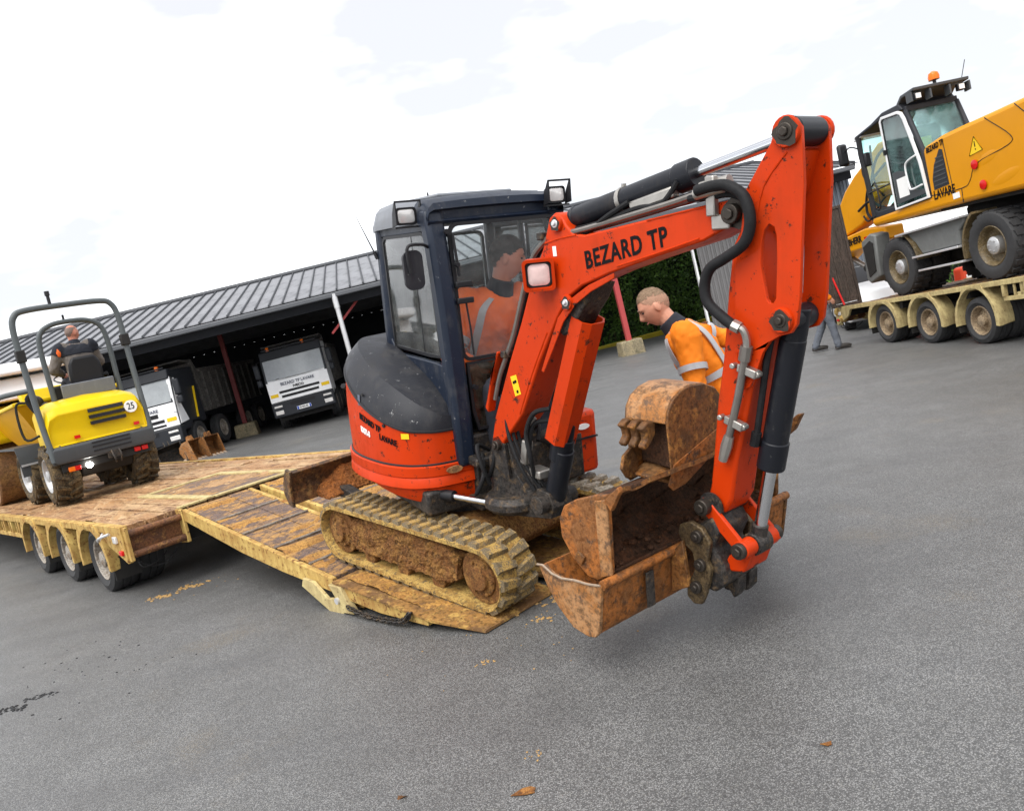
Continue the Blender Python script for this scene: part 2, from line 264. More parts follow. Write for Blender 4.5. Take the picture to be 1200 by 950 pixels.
# ------------------------------------------------------------------ mesh helpers
def V(*a): return Vector(a)
class MB:
    """collects shapes and links them as ONE mesh object"""
    def __init__(s, mat=None): s.v = []; s.f = []; s.M = mat
    def put(s, vs, fs):
        k = len(s.v)
        s.v += [tuple(s.M @ Vector(v)) if s.M is not None else tuple(v) for v in vs]
        s.f += [tuple(i + k for i in f) for f in fs]; return s
    def box(s, c, d, rot=None):
        x, y, z = (q / 2 for q in d); R = Euler(rot).to_matrix() if rot is not None and not isinstance(rot, Matrix) else rot
        vs = [Vector((a * x, b * y, e * z)) for a in (-1, 1) for b in (-1, 1) for e in (-1, 1)]
        if R is not None: vs = [R @ v for v in vs]
        c = Vector(c); return s.put([v + c for v in vs], [(0, 1, 3, 2), (4, 6, 7, 5), (0, 4, 5, 1), (2, 3, 7, 6), (0, 2, 6, 4), (1, 5, 7, 3)])
    def bar(s, p0, p1, w, h, up=(0, 0, 1)):
        p0, p1 = Vector(p0), Vector(p1); d = (p1 - p0); L = d.length; d.normalize(); u = Vector(up)
        y = u.cross(d); y = y.normalized() if y.length > 1e-6 else Vector((0, 1, 0)); z = d.cross(y)
        return s.box((p0 + p1) / 2, (L, w, h), Matrix((d, y, z)).transposed())
    def cyl(s, p0, p1, r0, r1=None, n=14, caps=True):
        return s.tube([p0, p1], [r0, r0 if r1 is None else r1], n, caps=caps)
    def tube(s, pts, r, n=8, caps=True, closed=False):
        pts = [Vector(p) for p in pts]; rs = r if isinstance(r, (list, tuple)) else [r] * len(pts)
        L = len(pts); rings = []; prev = None
        for i, p in enumerate(pts):
            if closed: d = pts[(i + 1) % L] - pts[i - 1]
            else: d = pts[min(i + 1, L - 1)] - pts[max(i - 1, 0)]
            d.normalize()
            if prev is None:
                a = Vector((0, 0, 1)) if abs(d.z) < 0.9 else Vector((1, 0, 0)); a = (a - d * a.dot(d)).normalized()
            else: a = (prev - d * prev.dot(d)); a = a.normalized() if a.length > 1e-6 else d.orthogonal().normalized()
            prev = a; b = d.cross(a)
            rings.append([p + (a * math.cos(2 * math.pi * k / n) + b * math.sin(2 * math.pi * k / n)) * rs[i] for k in range(n)])
        return s.loft(rings, caps and not closed, wrap=closed)
    def loft(s, rings, caps=True, wrap=False, open_ring=False):
        n = len(rings[0]); vs = [v for r in rings for v in r]; fs = []
        R = len(rings)
        for i in range(R if wrap else R - 1):
            j = (i + 1) % R
            for k in range(n - 1 if open_ring else n):
                q = (k + 1) % n; fs.append((i * n + k, i * n + q, j * n + q, j * n + k))
        if caps and not wrap and not open_ring: fs += [tuple(range(n))[::-1], tuple((R - 1) * n + k for k in range(n))]
        return s.put(vs, fs)
    def prism(s, poly, h0, h1, fn=lambda x, y, h: (x, y, h)):
        n = len(poly)
        vs = [fn(x, y, h0) for x, y in poly] + [fn(x, y, h1) for x, y in poly]
        return s.put(vs, [tuple(range(n)), tuple(range(n, 2 * n))[::-1]] + [(k, k + n, (k + 1) % n + n, (k + 1) % n) for k in range(n)])
    def lathe(s, prof, p0, axis, n=24, closed=True):
        """prof = (radius, height along axis)"""
        d = Vector(axis).normalized(); a = d.orthogonal().normalized(); b = d.cross(a); p0 = Vector(p0)
        rings = [[p0 + d * h + (a * math.cos(2 * math.pi * k / n) + b * math.sin(2 * math.pi * k / n)) * max(r, 1e-4) for k in range(n)] for r, h in prof]
        return s.loft(rings, closed)
    def ell(s, c, r, R=None, nu=16, nv=10):
        c = Vector(c); vs = []; fs = []
        rings = []
        for i in range(nv + 1):
            th = math.pi * i / nv
            ring = []
            for k in range(nu):
                ph = 2 * math.pi * k / nu
                v = Vector((r[0] * max(math.sin(th), 1e-3) * math.cos(ph), r[1] * max(math.sin(th), 1e-3) * math.sin(ph), r[2] * math.cos(th)))
                ring.append(c + (R @ v if R is not None else v))
            rings.append(ring)
        return s.loft(rings, True)
    def quad(s, *p): return s.put(p, [tuple(range(len(p)))])
    def mesh(s, name, mat, smooth=38):
        me = bpy.data.meshes.new(name); me.from_pydata(s.v, [], s.f)
        bm = bmesh.new(); bm.from_mesh(me); bmesh.ops.remove_doubles(bm, verts=bm.verts, dist=1e-5)
        bmesh.ops.recalc_face_normals(bm, faces=bm.faces)
        for f in bm.faces: f.smooth = True
        for e in bm.edges:
            if len(e.link_faces) == 2: e.smooth = e.calc_face_angle(0) < rad(smooth)
            else: e.smooth = False
        bm.to_mesh(me); bm.free()
        me.materials.append(M[mat] if isinstance(mat, str) else mat); return me
    def build(s, name, mat, parent=None, bevel=0, smooth=38, seg=2, extra=()):
        o = bpy.data.objects.new(name, s.mesh(name, mat, smooth)); COL.objects.link(o)
        if parent is not None: o.parent = parent
        if bevel:
            b = o.modifiers.new('edge', 'BEVEL'); b.width = bevel; b.segments = seg; b.limit_method = 'ANGLE'; b.angle_limit = rad(34); b.harden_normals = False
        return o
def tag(o, label, cat, group=None):
    o['label'] = label; o['category'] = cat
    if group: o['group'] = group
    return o
def thing(name, label, cat, mat=None, group=None):
    o = bpy.data.objects.new(name, None); COL.objects.link(o); o.empty_display_size = 0.2
    if mat is not None: o.matrix_world = mat
    return tag(o, label, cat, group)
def kind(o, k): o['kind'] = k; return o
def share(name, me, parent, mat):
    o = bpy.data.objects.new(name, me); COL.objects.link(o); o.parent = parent; o.matrix_local = mat; return o
def textmesh(text, size, shear=0.0, weight=0.0, spacing=1.0, extrude=0.002):
    c = bpy.data.curves.new('lettering', 'FONT'); c.body = text; c.size = size; c.shear = shear; c.offset = weight; c.space_character = spacing
    c.extrude = extrude; c.resolution_u = 3; c.align_x = 'CENTER'; c.align_y = 'CENTER'
    o = bpy.data.objects.new('lettering', c); COL.objects.link(o)
    dg = bpy.context.evaluated_depsgraph_get(); me = bpy.data.meshes.new_from_object(o.evaluated_get(dg))
    bpy.data.objects.remove(o); bpy.data.curves.remove(c)
    vs = [v.co.copy() for v in me.vertices]; fs = [tuple(p.vertices) for p in me.polygons]
    bpy.data.meshes.remove(me); return vs, fs
def lettering(text, size, mat, parent, fn, name='lettering', sx=1.0, **kw):
    vs, fs = textmesh(text, size, **kw)
    b = MB(); b.put([fn(v.x * sx, v.y, v.z) for v in vs], fs); return b.build(name, mat, parent)
def frame(o, ex, ey, off=0.0):
    """maps sheet coordinates x,y (and height) to the plane at o spanned by ex, ey"""
    o, ex, ey = Vector(o), Vector(ex).normalized(), Vector(ey); ey = (ey - ex * ey.dot(ex)).normalized(); n = ex.cross(ey)
    return lambda x, y, z=0: o + ex * x + ey * y + n * (z + off)
def smoothpath(pts, k=6):
    pts = [Vector(p) for p in pts]; out = []
    for i in range(len(pts) - 1):
        p0, p1, p2, p3 = pts[max(i - 1, 0)], pts[i], pts[i + 1], pts[min(i + 2, len(pts) - 1)]
        for j in range(k):
            t = j / k; t2 = t * t; t3 = t2 * t
            out.append(0.5 * ((2 * p1) + (p2 - p0) * t + (2 * p0 - 5 * p1 + 4 * p2 - p3) * t2 + (3 * p1 - p0 - 3 * p2 + p3) * t3))
    out.append(pts[-1]); return out
def rrect(w, h, r, k=4, cx=0, cy=0):
    out = []
    for sx, sy, a0 in ((1, 1, 0), (-1, 1, 90), (-1, -1, 180), (1, -1, 270)):
        for i in range(k + 1):
            a = rad(a0 + 90 * i / k); out.append((cx + sx * (w / 2 - r) + r * math.cos(a), cy + sy * (h / 2 - r) + r * math.sin(a)))
    return out
# ------------------------------------------------------------------ ground
def make_ground():
    b = MB(); n = 40; ext = 900
    # one sheet reaching the horizon, finer near the camera
    xs = sorted(set([-ext, -300, -120, -60] + [i * 3 for i in range(-15, 16)] + [60, 120, 300, ext]))
    ys = sorted(set([-ext, -300, -100, -40, -15] + [i * 3 for i in range(-2, 17)] + [70, 120, 300, ext]))
    b.put([(x, y, 0) for x in xs for y in ys], [(i * len(ys) + j, (i + 1) * len(ys) + j, (i + 1) * len(ys) + j + 1, i * len(ys) + j + 1) for i in range(len(xs) - 1) for j in range(len(ys) - 1)])
    kind(b.build('ground', 'asphalt'), 'structure')
make_ground()

# ------------------------------------------------------------------ wheels (axis along local Y, outer face at y = 0, tyre goes to -y)
def lathe_y(prof, n=32): b = MB(); b.lathe(prof, (0, 0, 0), (0, 1, 0), n); return b
def tyre_mb(R, w, rr, n=36):
    b = MB(); d = 0.03
    prof = [(rr, -w * 0.5), (rr, -0.05 * w), (rr * 1.06, 0), (rr + (R - rr) * 0.45, 0.028), (R * 0.95, 0.008), (R * 0.985, -0.02), (R, -0.05), (R, -w * .3), (R - 0.012, -w * .33), (R - 0.012, -w * .36), (R, -w * .39), (R, -w * .61), (R - 0.012, -w * .64), (R - 0.012, -w * .67), (R, -w * .70), (R, -w + 0.05), (R * 0.985, -w + 0.02), (R * 0.95, -w - 0.008), (rr + (R - rr) * 0.45, -w - 0.028), (rr * 1.06, -w), (rr, -w * 0.95), (rr, -w * 0.5)]
    b.lathe(prof, (0, 0, 0), (0, 1, 0), n, closed=False); return b
def rim_mb(rr, w, dish=0.10, hub=0.34, bolts=8, hubout=0.03):
    b = MB()
    b.lathe([(rr * 1.05, -0.012), (rr * 1.0, 0.006), (rr * 0.94, -0.004), (rr * 0.90, -dish * 0.55), (rr * 0.84, -dish), (rr * 0.60, -dish * 0.86), (rr * (hub + .06), -dish * 0.72), (rr * hub, -dish * 0.6), (rr * hub * 0.94, -dish * 0.6 + hubout * 2), (rr * hub * 0.55, -dish * 0.6 + hubout * 2.3), (0.0, -dish * 0.6 + hubout * 2.4)], (0, 0, 0), (0, 1, 0), 28, closed=False)
    for k in range(bolts):
        a = 2 * math.pi * k / bolts; r = rr * 0.52
        b.cyl((r * math.cos(a), -dish * 0.86, r * math.sin(a)), (r * math.cos(a), -dish * 0.86 + 0.028, r * math.sin(a)), rr * .05, n=6)
    for k in range(bolts):      # dark hand holes of the disc
        pass
    return b
def place_wheel(parent, tm, rm, mat, name='wheel'):
    t = share(name, tm, parent, mat); share('rim', rm, t, Matrix.Identity(4)); return t
RZ = lambda d: Matrix.Rotation(rad(d), 4, 'Z'); RY = lambda d: Matrix.Rotation(rad(d), 4, 'Y'); RX = lambda d: Matrix.Rotation(rad(d), 4, 'X'); TR = lambda *p: Matrix.Translation(p)

# ------------------------------------------------------------------ low loader trailers
TW_TY = tyre_mb(0.362, 0.235, 0.222).mesh('wheel', 'tyre'); TW_RM = rim_mb(0.222, 0.2, 0.10, 0.42, 8).mesh('rim', 'rim')
TW_RMB = rim_mb(0.222, 0.2, 0.11, 0.40, 8).mesh('rim', 'rimbeige')
def low_loader(label, mat, sg, rear, wheels, hd, W_, L, slope, paintm, rimm, mud, group):
    """X towards the tractor, body on the sg*Y side, outer side face at y = 0"""
    T = thing('low_loader_trailer', label, 'trailer', mat, group)
    zt = lambda u: hd + slope * u
    P = lambda u, v, h=0: (u, sg * v, zt(u) + h)
    # chassis
    b = MB()
    for v in (0.75, W_ - 0.75): b.put([P(rear + .1, v - .08, -.06), P(L, v - .08, -.06), P(L, v + .08, -.06), P(rear + .1, v + .08, -.06), P(rear + .1, v - .08, -.34), P(L, v - .08, -.34), P(L, v + .08, -.34), P(rear + .1, v + .08, -.34)], [(0, 1, 2, 3), (4, 5, 6, 7), (0, 1, 5, 4), (3, 2, 6, 7), (0, 3, 7, 4), (1, 2, 6, 5)])
    for u in wheels: b.cyl((u, sg * 0.3, 0.36), (u, sg * (W_ - .3), 0.36), 0.07, n=10); b.box((u, sg * .75, .5), (.5, .12, .2)); b.box((u, sg * (W_ - .75), .5), (.5, .12, .2))
    for k in range(12):
        u = rear + .4 + k * (L - rear - .6) / 11; b.put([P(u - .05, .1, -.06), P(u + .05, .1, -.06), P(u + .05, W_ - .1, -.06), P(u - .05, W_ - .1, -.06), P(u - .05, .1, -.2), P(u + .05, .1, -.2), P(u + .05, W_ - .1, -.2), P(u - .05, W_ - .1, -.2)], [(0, 1, 2, 3), (4, 5, 6, 7), (0, 1, 5, 4), (3, 2, 6, 7), (0, 3, 7, 4), (1, 2, 6, 5)])
    b.build('chassis', 'under', T)
    # deck planks, laid lengthwise, each one a board of its own
    n = 13; w = (W_ - .16) / n; random.seed(3 if sg < 0 else 4)
    for k in range(n):
        cuts = [rear + .10, rear + 2.1 + random.uniform(-.5, .5), rear + 4.6 + random.uniform(-.5, .5), rear + 7.5, L]
        for u0, u1 in zip(cuts[:-1], cuts[1:]):
            b = MB(); v0 = .08 + k * w + .012; v1 = v0 + w - .024; e = random.uniform(-.012, .008)
            b.put([P(u0 + .006, v0, e), P(u1 - .006, v0, e), P(u1 - .006, v1, e), P(u0 + .006, v1, e), P(u0 + .006, v0, -.05), P(u1 - .006, v0, -.05), P(u1 - .006, v1, -.05), P(u0 + .006, v1, -.05)], [(0, 1, 2, 3), (4, 5, 6, 7), (0, 1, 5, 4), (3, 2, 6, 7), (0, 3, 7, 4), (1, 2, 6, 5)])
            b.build('plank', 'deckwood' if mud else 'rampwood', T)
    # side beams: top rail, lower rail, brackets
    for side in (0, 1):
        f = (lambda v: v) if side == 0 else (lambda v: W_ - v)
        b = MB()
        def slab(u0, u1, v0, v1, h0, h1): b.put([P(u0, f(v0), h0), P(u1, f(v0), h0), P(u1, f(v1), h0), P(u0, f(v1), h0), P(u0, f(v0), h1), P(u1, f(v0), h1), P(u1, f(v1), h1), P(u0, f(v1), h1)], [(0, 1, 2, 3), (4, 5, 6, 7), (0, 1, 5, 4), (3, 2, 6, 7), (0, 3, 7, 4), (1, 2, 6, 5)])
        slab(rear + .02, L, 0, .075, -.065, .012)
        s0 = wheels[-1] + .62
        slab(s0, L, .02, .06, -.30, -.235)
        u = s0
        while u < L - .2:
            slab(u, u + .05, .005, .07, -.235, -.066); slab(u + .22, u + .25, .02, .05, -.235, -.066); u += .44
        b.build('side_beam', paintm, T, 0.006)
        for u in wheels:                        # arched mudguard over each wheel
            b = MB(); rings = []; m = 16; top = zt(u)
            for i in range(m + 1):
                t_ = rad(-8 + 196 * i / m); c_, s_ = math.cos(t_), math.sin(t_)
                x, z = u + .435 * c_, .36 + (top - .035 - .36) * s_ if s_ > 0 else .36 + .43 * s_
                ox, oz = u + .497 * c_, min(.36 + .51 * s_, top - .003)
                if abs(c_) < .55: oz = top - .003
                rings.append([(x, sg * f(-.014), z), (ox, sg * f(-.014), oz), (ox, sg * f(.035), oz), (x, sg * f(.28), z + .012), (x, sg * f(.28), z)])
            b.loft(rings); b.build('mudguard', paintm, T, 0)
            if side == 0:
                b = MB(); b.box((u - .47, sg * .15, .30), (.02, .26, .24)); b.build('mudflap', 'under', T)
    # wheels
    for u in wheels:
        place_wheel(T, TW_TY, rimm, TR(u, sg * .06, .362) @ RZ(180 if sg > 0 else 0))
        share('wheel', TW_TY, T, TR(u, sg * .34, .362) @ RZ(180 if sg > 0 else 0))
        place_wheel(T, TW_TY, rimm, TR(u, sg * (W_ - .06), .362) @ RZ(0 if sg > 0 else 180))
        share('wheel', TW_TY, T, TR(u, sg * (W_ - .34), .362) @ RZ(0 if sg > 0 else 180))
    # rear frame : two rusty pipes between cream posts on either side of the ramps
    for side in (0, 1):
        f = (lambda v: v) if side == 0 else (lambda v: W_ - v)
        Q = lambda u, v, h: Vector(P(u, f(v), h))
        b = MB(); b.put([Q(rear + .06, .06, -.05), Q(rear + .06, .58, -.05), Q(rear + .06, .58, -.28), Q(rear + .06, .06, -.28), Q(rear + .10, .06, -.05), Q(rear + .10, .58, -.05), Q(rear + .10, .58, -.28), Q(rear + .10, .06, -.28)], [(0, 1, 2, 3), (4, 5, 6, 7), (0, 1, 5, 4), (3, 2, 6, 7), (0, 3, 7, 4), (1, 2, 6, 5)]); b.build('rear_plate', 'rustpipe', T)
        for h in (-.075, -.285):
            b = MB(); b.cyl(Q(rear + .01, .05, h), Q(rear + .01, .58, h), .036, n=12); b.build('rear_pipe', 'rustpipe', T)
        for v in (.02, .58):
            b = MB(); b.put([Q(rear - .04, v, .0), Q(rear + .16, v, .0), Q(rear + .16, v, -.36), Q(rear - .04, v, -.34), Q(rear - .04, v + .035, .0), Q(rear + .16, v + .035, .0), Q(rear + .16, v + .035, -.36), Q(rear - .04, v + .035, -.34)], [(0, 1, 2, 3), (4, 5, 6, 7), (0, 1, 5, 4), (3, 2, 6, 7), (0, 3, 7, 4), (1, 2, 6, 5)]); b.build('rear_post', paintm, T, .006)
        b = MB(); b.put([Q(rear + .02, .0, -.06), Q(rear + .62, .0, -.06), Q(rear + .50, .0, -.20), Q(rear + .02, .0, -.36), Q(rear + .02, .05, -.06), Q(rear + .62, .05, -.06), Q(rear + .50, .05, -.20), Q(rear + .02, .05, -.36)], [(0, 1, 2, 3), (4, 5, 6, 7), (0, 1, 5, 4), (3, 2, 6, 7), (0, 3, 7, 4), (1, 2, 6, 5)]); b.build('corner_plate', paintm, T, .006)
        b = MB(); b.box(Q(rear + .20, -.012, -.12), (.09, .03, .07)); b.build('side_lamp', 'lens', T, .008)
        b = MB(); b.box(Q(rear + .10, -.012, -.25), (.08, .03, .05)); b.build('side_lamp', 'red', T, .008)
        b = MB(); b.tube(smoothpath([Q(rear + .05, .1, -.36), Q(rear + .03, .2, -.45), Q(rear + .06, .36, -.47), Q(rear + .1, .5, -.38)]), .008, 6); b.build('cable', 'hose', T)
        b = MB(); b.tube(smoothpath([Q(rear + .0, .08, -.36), Q(rear - .03, .12, -.43), Q(rear + .05, .3, -.42), Q(rear + .1, .4, -.37)]), .006, 6); b.build('cable', 'hose', T)
    return T, P, zt

TA_M = TR(-3.949, 7.49, 0) @ RZ(133.547)
TA, PA, ztA = low_loader('cream low loader trailer with muddy deck, ramps lowered under the red mini excavator', TA_M, -1, 0.0, [1.092, 2.392, 3.692], .77, 2.9, 11.5, 0.0, 'cream', TW_RM, True, 'low loader trailers')
# cream flat rails let into the rear of the deck
for (u0, u1, v0, v1) in ((.08, 2.15, .90, 1.00), (.08, 2.15, 1.90, 2.00), (.03, .13, 1.005, 1.895), (.03, .11, .60, .895), (2.05, 2.15, 1.005, 1.895)):
    b = MB(); b.box(((u0 + u1) / 2, -(v0 + v1) / 2, .782), (u1 - u0, v1 - v0, .022)); b.build('deck_rail', 'creamclean', TA, .004)
b = MB(); b.box((1.08, -1.45, .772), (1.9, .86, .014)); b.build('deck_panel', 'rampwood', TA, .004)
b = MB(); b.tube(smoothpath([(.52, .02, .70), (.40, .10, .66), (.30, .12, .70), (.16, .06, .73)]), .014, 8); b.build('bent_lever', 'galv', TA)
# dried mud lying in patches on the deck, as thick as it is there
from mathutils import noise as mn
def mud_sheet(name, mat, parent, fn, us, vs_, thr, amp, seed, fu=1.0, fv=1.0, grow=None):
    """fn(u, v, h) -> point; keeps only the cells where the noise is above thr"""
    H = {}; b = MB(); idx = {}
    def h(i, j):
        if (i, j) not in H:
            u, v = us[0] + i * us[2], vs_[0] + j * vs_[2]
            q = mn.fractal(Vector((u * 2.1 * fu + seed, v * 2.1 * fv, seed * .7)), .75, 2.1, 6) * .8 + mn.noise(Vector((u * 17, v * 17, seed))) * .22
            H[(i, j)] = q - thr + (grow(u, v) if grow else 0)
        return H[(i, j)]
    n, m = int((us[1] - us[0]) / us[2]), int((vs_[1] - vs_[0]) / vs_[2]); fs = []; vl = []
    for i in range(n):
        for j in range(m):
            c = [(i, j), (i + 1, j), (i + 1, j + 1), (i, j + 1)]
            if max(h(*q) for q in c) <= 0: continue
            f = []
            for q in c:
                if q not in idx:
                    idx[q] = len(vl); k = max(-.12, min(.5, h(*q))); vl.append(fn(us[0] + q[0] * us[2], vs_[0] + q[1] * vs_[2], k * amp + (.004 if k > 0 else -.004)))
                f.append(idx[q])
            fs.append(tuple(f))
    b.put(vl, fs); return kind(b.build(name, mat, parent, smooth=60), 'stuff')
mud_sheet('mud_crust', 'deckmud', TA, lambda u, v, h: (u, -v, .772 + h), (.12, 8.6, .035), (.09, 2.82, .035), .40, .10, 3.3, .6, 1.3)
# ramps
def rz_(u): return .764 + u * .1893 if u > -2.72 else .249 + (u + 2.72) * .1414
def rp(u, v, h=0): return (u, -v, rz_(u) + h)
def rslab(b, us, v0, v1, h0, h1):
    """slab following the ramp line; h0 may be a function of u"""
    g = h0 if callable(h0) else (lambda u: h0); g1 = h1 if callable(h1) else (lambda u: h1)
    rings = [[rp(u, v0, g1(u)), rp(u, v1, g1(u)), rp(u, v1, g(u)), rp(u, v0, g(u))] for u in us]
    b.loft(rings); return b
def make_ramp(v0, v1):
    fr = MB()
    for a_, c_ in ((v0, v0 + .045), (v1 - .045, v1)):
        rslab(fr, [-.02, -.6, -1.2, -1.9, -2.70], a_, c_, lambda u: -.115 - .05 * math.sin(max(0, min(1, (-u - .2) / 2.4)) * math.pi), 0.004)
    for u in (-.05, -.9, -1.75, -2.6): rslab(fr, [u - .06, u], v0 + .05, v1 - .05, -.10, -.045)
    R = fr.build('ramp', 'cream', TA, .006)
    us = [0, -.65, -1.20, -1.75, -2.30, -2.68]
    for i in range(5):
        w3 = (v1 - v0 - .10) / 3
        for j in range(3):
            b = MB(); e = random.uniform(-.003, .003); a_ = v0 + .05 + j * w3; rslab(b, [us[i] - .02, us[i + 1] + .012], a_ + .004, a_ + w3 - .004, -.04, -.004 + e); b.build('board', 'rampwood', R)
    for u in us[1:5]:
        b = MB(); rslab(b, [u + .012, u - .02], v0 + .05, v1 - .05, -.03, .012); b.build('cleat_bar', 'bar', R, .004)
    # second section
    b = MB()
    for a_, c_ in ((v0 - .015, v0 + .03), (v1 - .03, v1 + .015)):
        rslab(b, [-2.76, -3.3, -3.86], a_, c_, lambda u: -.115 - .0 * u if u > -3.5 else -.06, -.012)
    b.build('tail_beam', 'cream', R, .005)
    b = MB(); top = [(-2.745, v0 - .03), (-3.92, v0 - .03), (-4.34, v0 + .07), (-4.34, v1 - .02), (-3.92, v1 + .03), (-2.745, v1 + .03)]
    n = len(top); b.put([rp(u, v, .004) for u, v in top] + [rp(u, v, -.012) for u, v in top], [tuple(range(n)), tuple(range(n, 2 * n))] + [(k, (k + 1) % n, (k + 1) % n + n, k + n) for k in range(n)]); b.build('tail_plate', 'rampsteel', R)
    # hinge: lug of section one, arm, leg with foot, bolt
    for vv in (v0 - .035, v1 + .005):
        b = MB(); b.prism([(-2.25, -.12), (-2.62, -.30), (-2.80, -.31), (-2.86, -.24), (-2.80, -.17), (-2.62, -.19), (-2.45, -.07), (-2.30, -.05)], vv, vv + .03, lambda u, h, v: (u, -v, rz_(-2.5) + h)); b.build('hinge_arm', 'creamclean', R, .004)
        b = MB(); b.prism([(-2.70, -.02), (-2.86, -.03), (-2.98, -.232), (-2.84, -.236)], vv - .012, vv + .045, lambda u, h, v: (u, -v, .249 + h)); b.build('support_leg', 'creamclean', R, .006)
        b = MB(); b.cyl((-2.80, -(vv - .03), .30 - .19), (-2.80, -(vv + .05), .30 - .19), .026, n=12); b.build('hinge_pin', 'galv', R)
    b = MB(); b.box((-2.92, -(v0 + v1) / 2, .09), (.12, v1 - v0 - .1, .13)); b.build('support_block', 'cream', R, .008)
    # sagging chain along the outer side
    if v0 < 1:
        pts = smoothpath([(-2.93, -(v0 - .05), .07), (-3.15, -(v0 - .05), .035), (-3.4, -(v0 - .05), .03), (-3.62, -(v0 - .05), .05), (-3.72, -(v0 - .05), .11)], 6)
        b = MB(); L_ = len(pts)
        for i in range(L_ - 1):
            p0, p1 = pts[i], pts[i + 1]; d = (p1 - p0); c = (p0 + p1) / 2; d.normalize(); s_ = Vector((0, 1, 0)) if i % 2 else d.cross(Vector((0, 1, 0)))
            b.tube([c + d * .034 * math.cos(a) + s_ * .02 * math.sin(a) for a in [2 * math.pi * k / 8 for k in range(8)]], .0065, 5, closed=True)
        b.build('chain', 'casting', R)
    return R
for v0_, v1_, sd_ in ((.60, 1.37, 5.1), (1.46, 2.23, 8.4)):
    R_ = make_ramp(v0_, v1_)
    mud_sheet('mud_crust', 'rampmud', R_, lambda u, v, h: rp(u, v, h - .002), (-2.66, -.05, .03), (v0_ + .05, v1_ - .05, .03), .16, .03, sd_, 2.2, .7)
    mud_sheet('mud_crust', 'rampmud', R_, lambda u, v, h: rp(u, v, h + .003), (-4.30, -2.78, .03), (v0_ + .06, v1_ - .03, .03), .12, .045, sd_ + 2, 1.2, 1.2)

TB_M = TR(7.053, 14.479, 0) @ RZ(273.276)
TB, PB, ztB = low_loader('cream low loader trailer on the right, carrying the orange-yellow wheeled excavator', TB_M, 1, -1.75, [0, 1.3, 2.6], .80, 2.9, 9.0, 0.045, 'creamclean', TW_RMB, False, 'low loader trailers')
b = MB(); b.bar((3.5, .05, .72), (8.8, .05, .95), .05, .09); b.build('guard_rail', 'creamclean', TB, .01)
for u in (3.6, 4.6, 5.6): b = MB(); b.box((u, .05, .80 + .045 * u - .15), (.05, .05, .22)); b.build('guard_post', 'creamclean', TB)
# the raised ramp: boards in a frame
rf = MB(); rf.M = TR(-1.5, 0, .74) @ RY(-6)
for y in (-.12, .43): rf.box((0, y, 1.02), (.10, .05, 2.04))
rf.box((0, .155, .03), (.09, .50, .06)); rf.box((0, .155, 2.0), (.09, .50, .06)); RB = rf.build('raised_ramp', 'darkboard', TB, .006)
for j in range(3):
    b = MB(); b.M = rf.M; b.box((0, -.09 + .082 + j * .165, 1.02), (.06 + .01 * (j % 2), .158, 1.90)); b.build('board', 'darkboard', RB, .005)
b = MB(); b.cyl((-1.35, .02, .78), (-1.55, -.03, 1.35), .02, n=10); b.build('ramp_strut', 'red', TB)
b = MB()
random.seed(12)
for k in range(16): b.ell((-1.62 + random.uniform(-.16, .2), random.uniform(.0, .9), .58 + random.uniform(-.12, .14)), (random.uniform(.04, .1),) * 3, nu=7, nv=5)
kind(b.build('mud_lumps', 'cream', TB), 'stuff')
# ------------------------------------------------------------------ red mini excavator rolling down the ramps
EX_M = TR(-.496, 6.182, .174) @ RZ(-46.3) @ RY(9.2) @ RX(-.33) @ Matrix.Scale(1.134, 4)
EX = thing('mini_excavator', 'orange-red mini excavator with navy cab driving down the lowered ramps', 'excavator', EX_M)
MU = TR(-.037, -.027, -.023) @ RZ(-15.88)
def U(): b = MB(); b.M = MU; return b
def loop_pt(s, R=.198, hx=.72, zc=.214):
    """point and outward normal at arc length s of the track loop"""
    L = 2 * hx; A = math.pi * R; s = s % (2 * L + 2 * A)
    if s < L: return (-hx + s, zc + R), (0, 1)
    s -= L
    if s < A: a = math.pi / 2 - s / R; return (hx + R * math.cos(a), zc + R * math.sin(a)), (math.cos(a), math.sin(a))
    s -= A
    if s < L: return (hx - s, zc - R), (0, -1)
    s -= L; a = -math.pi / 2 - s / R; return (-hx + R * math.cos(a), zc + R * math.sin(a)), (math.cos(a), math.sin(a))
mud_a = bpy.data.textures.new('mud_lumps', 'CLOUDS'); mud_a.noise_scale = .085; mud_a.noise_depth = 2
mud_b = bpy.data.textures.new('mud_grain', 'CLOUDS'); mud_b.noise_scale = .026; mud_b.noise_depth = 3
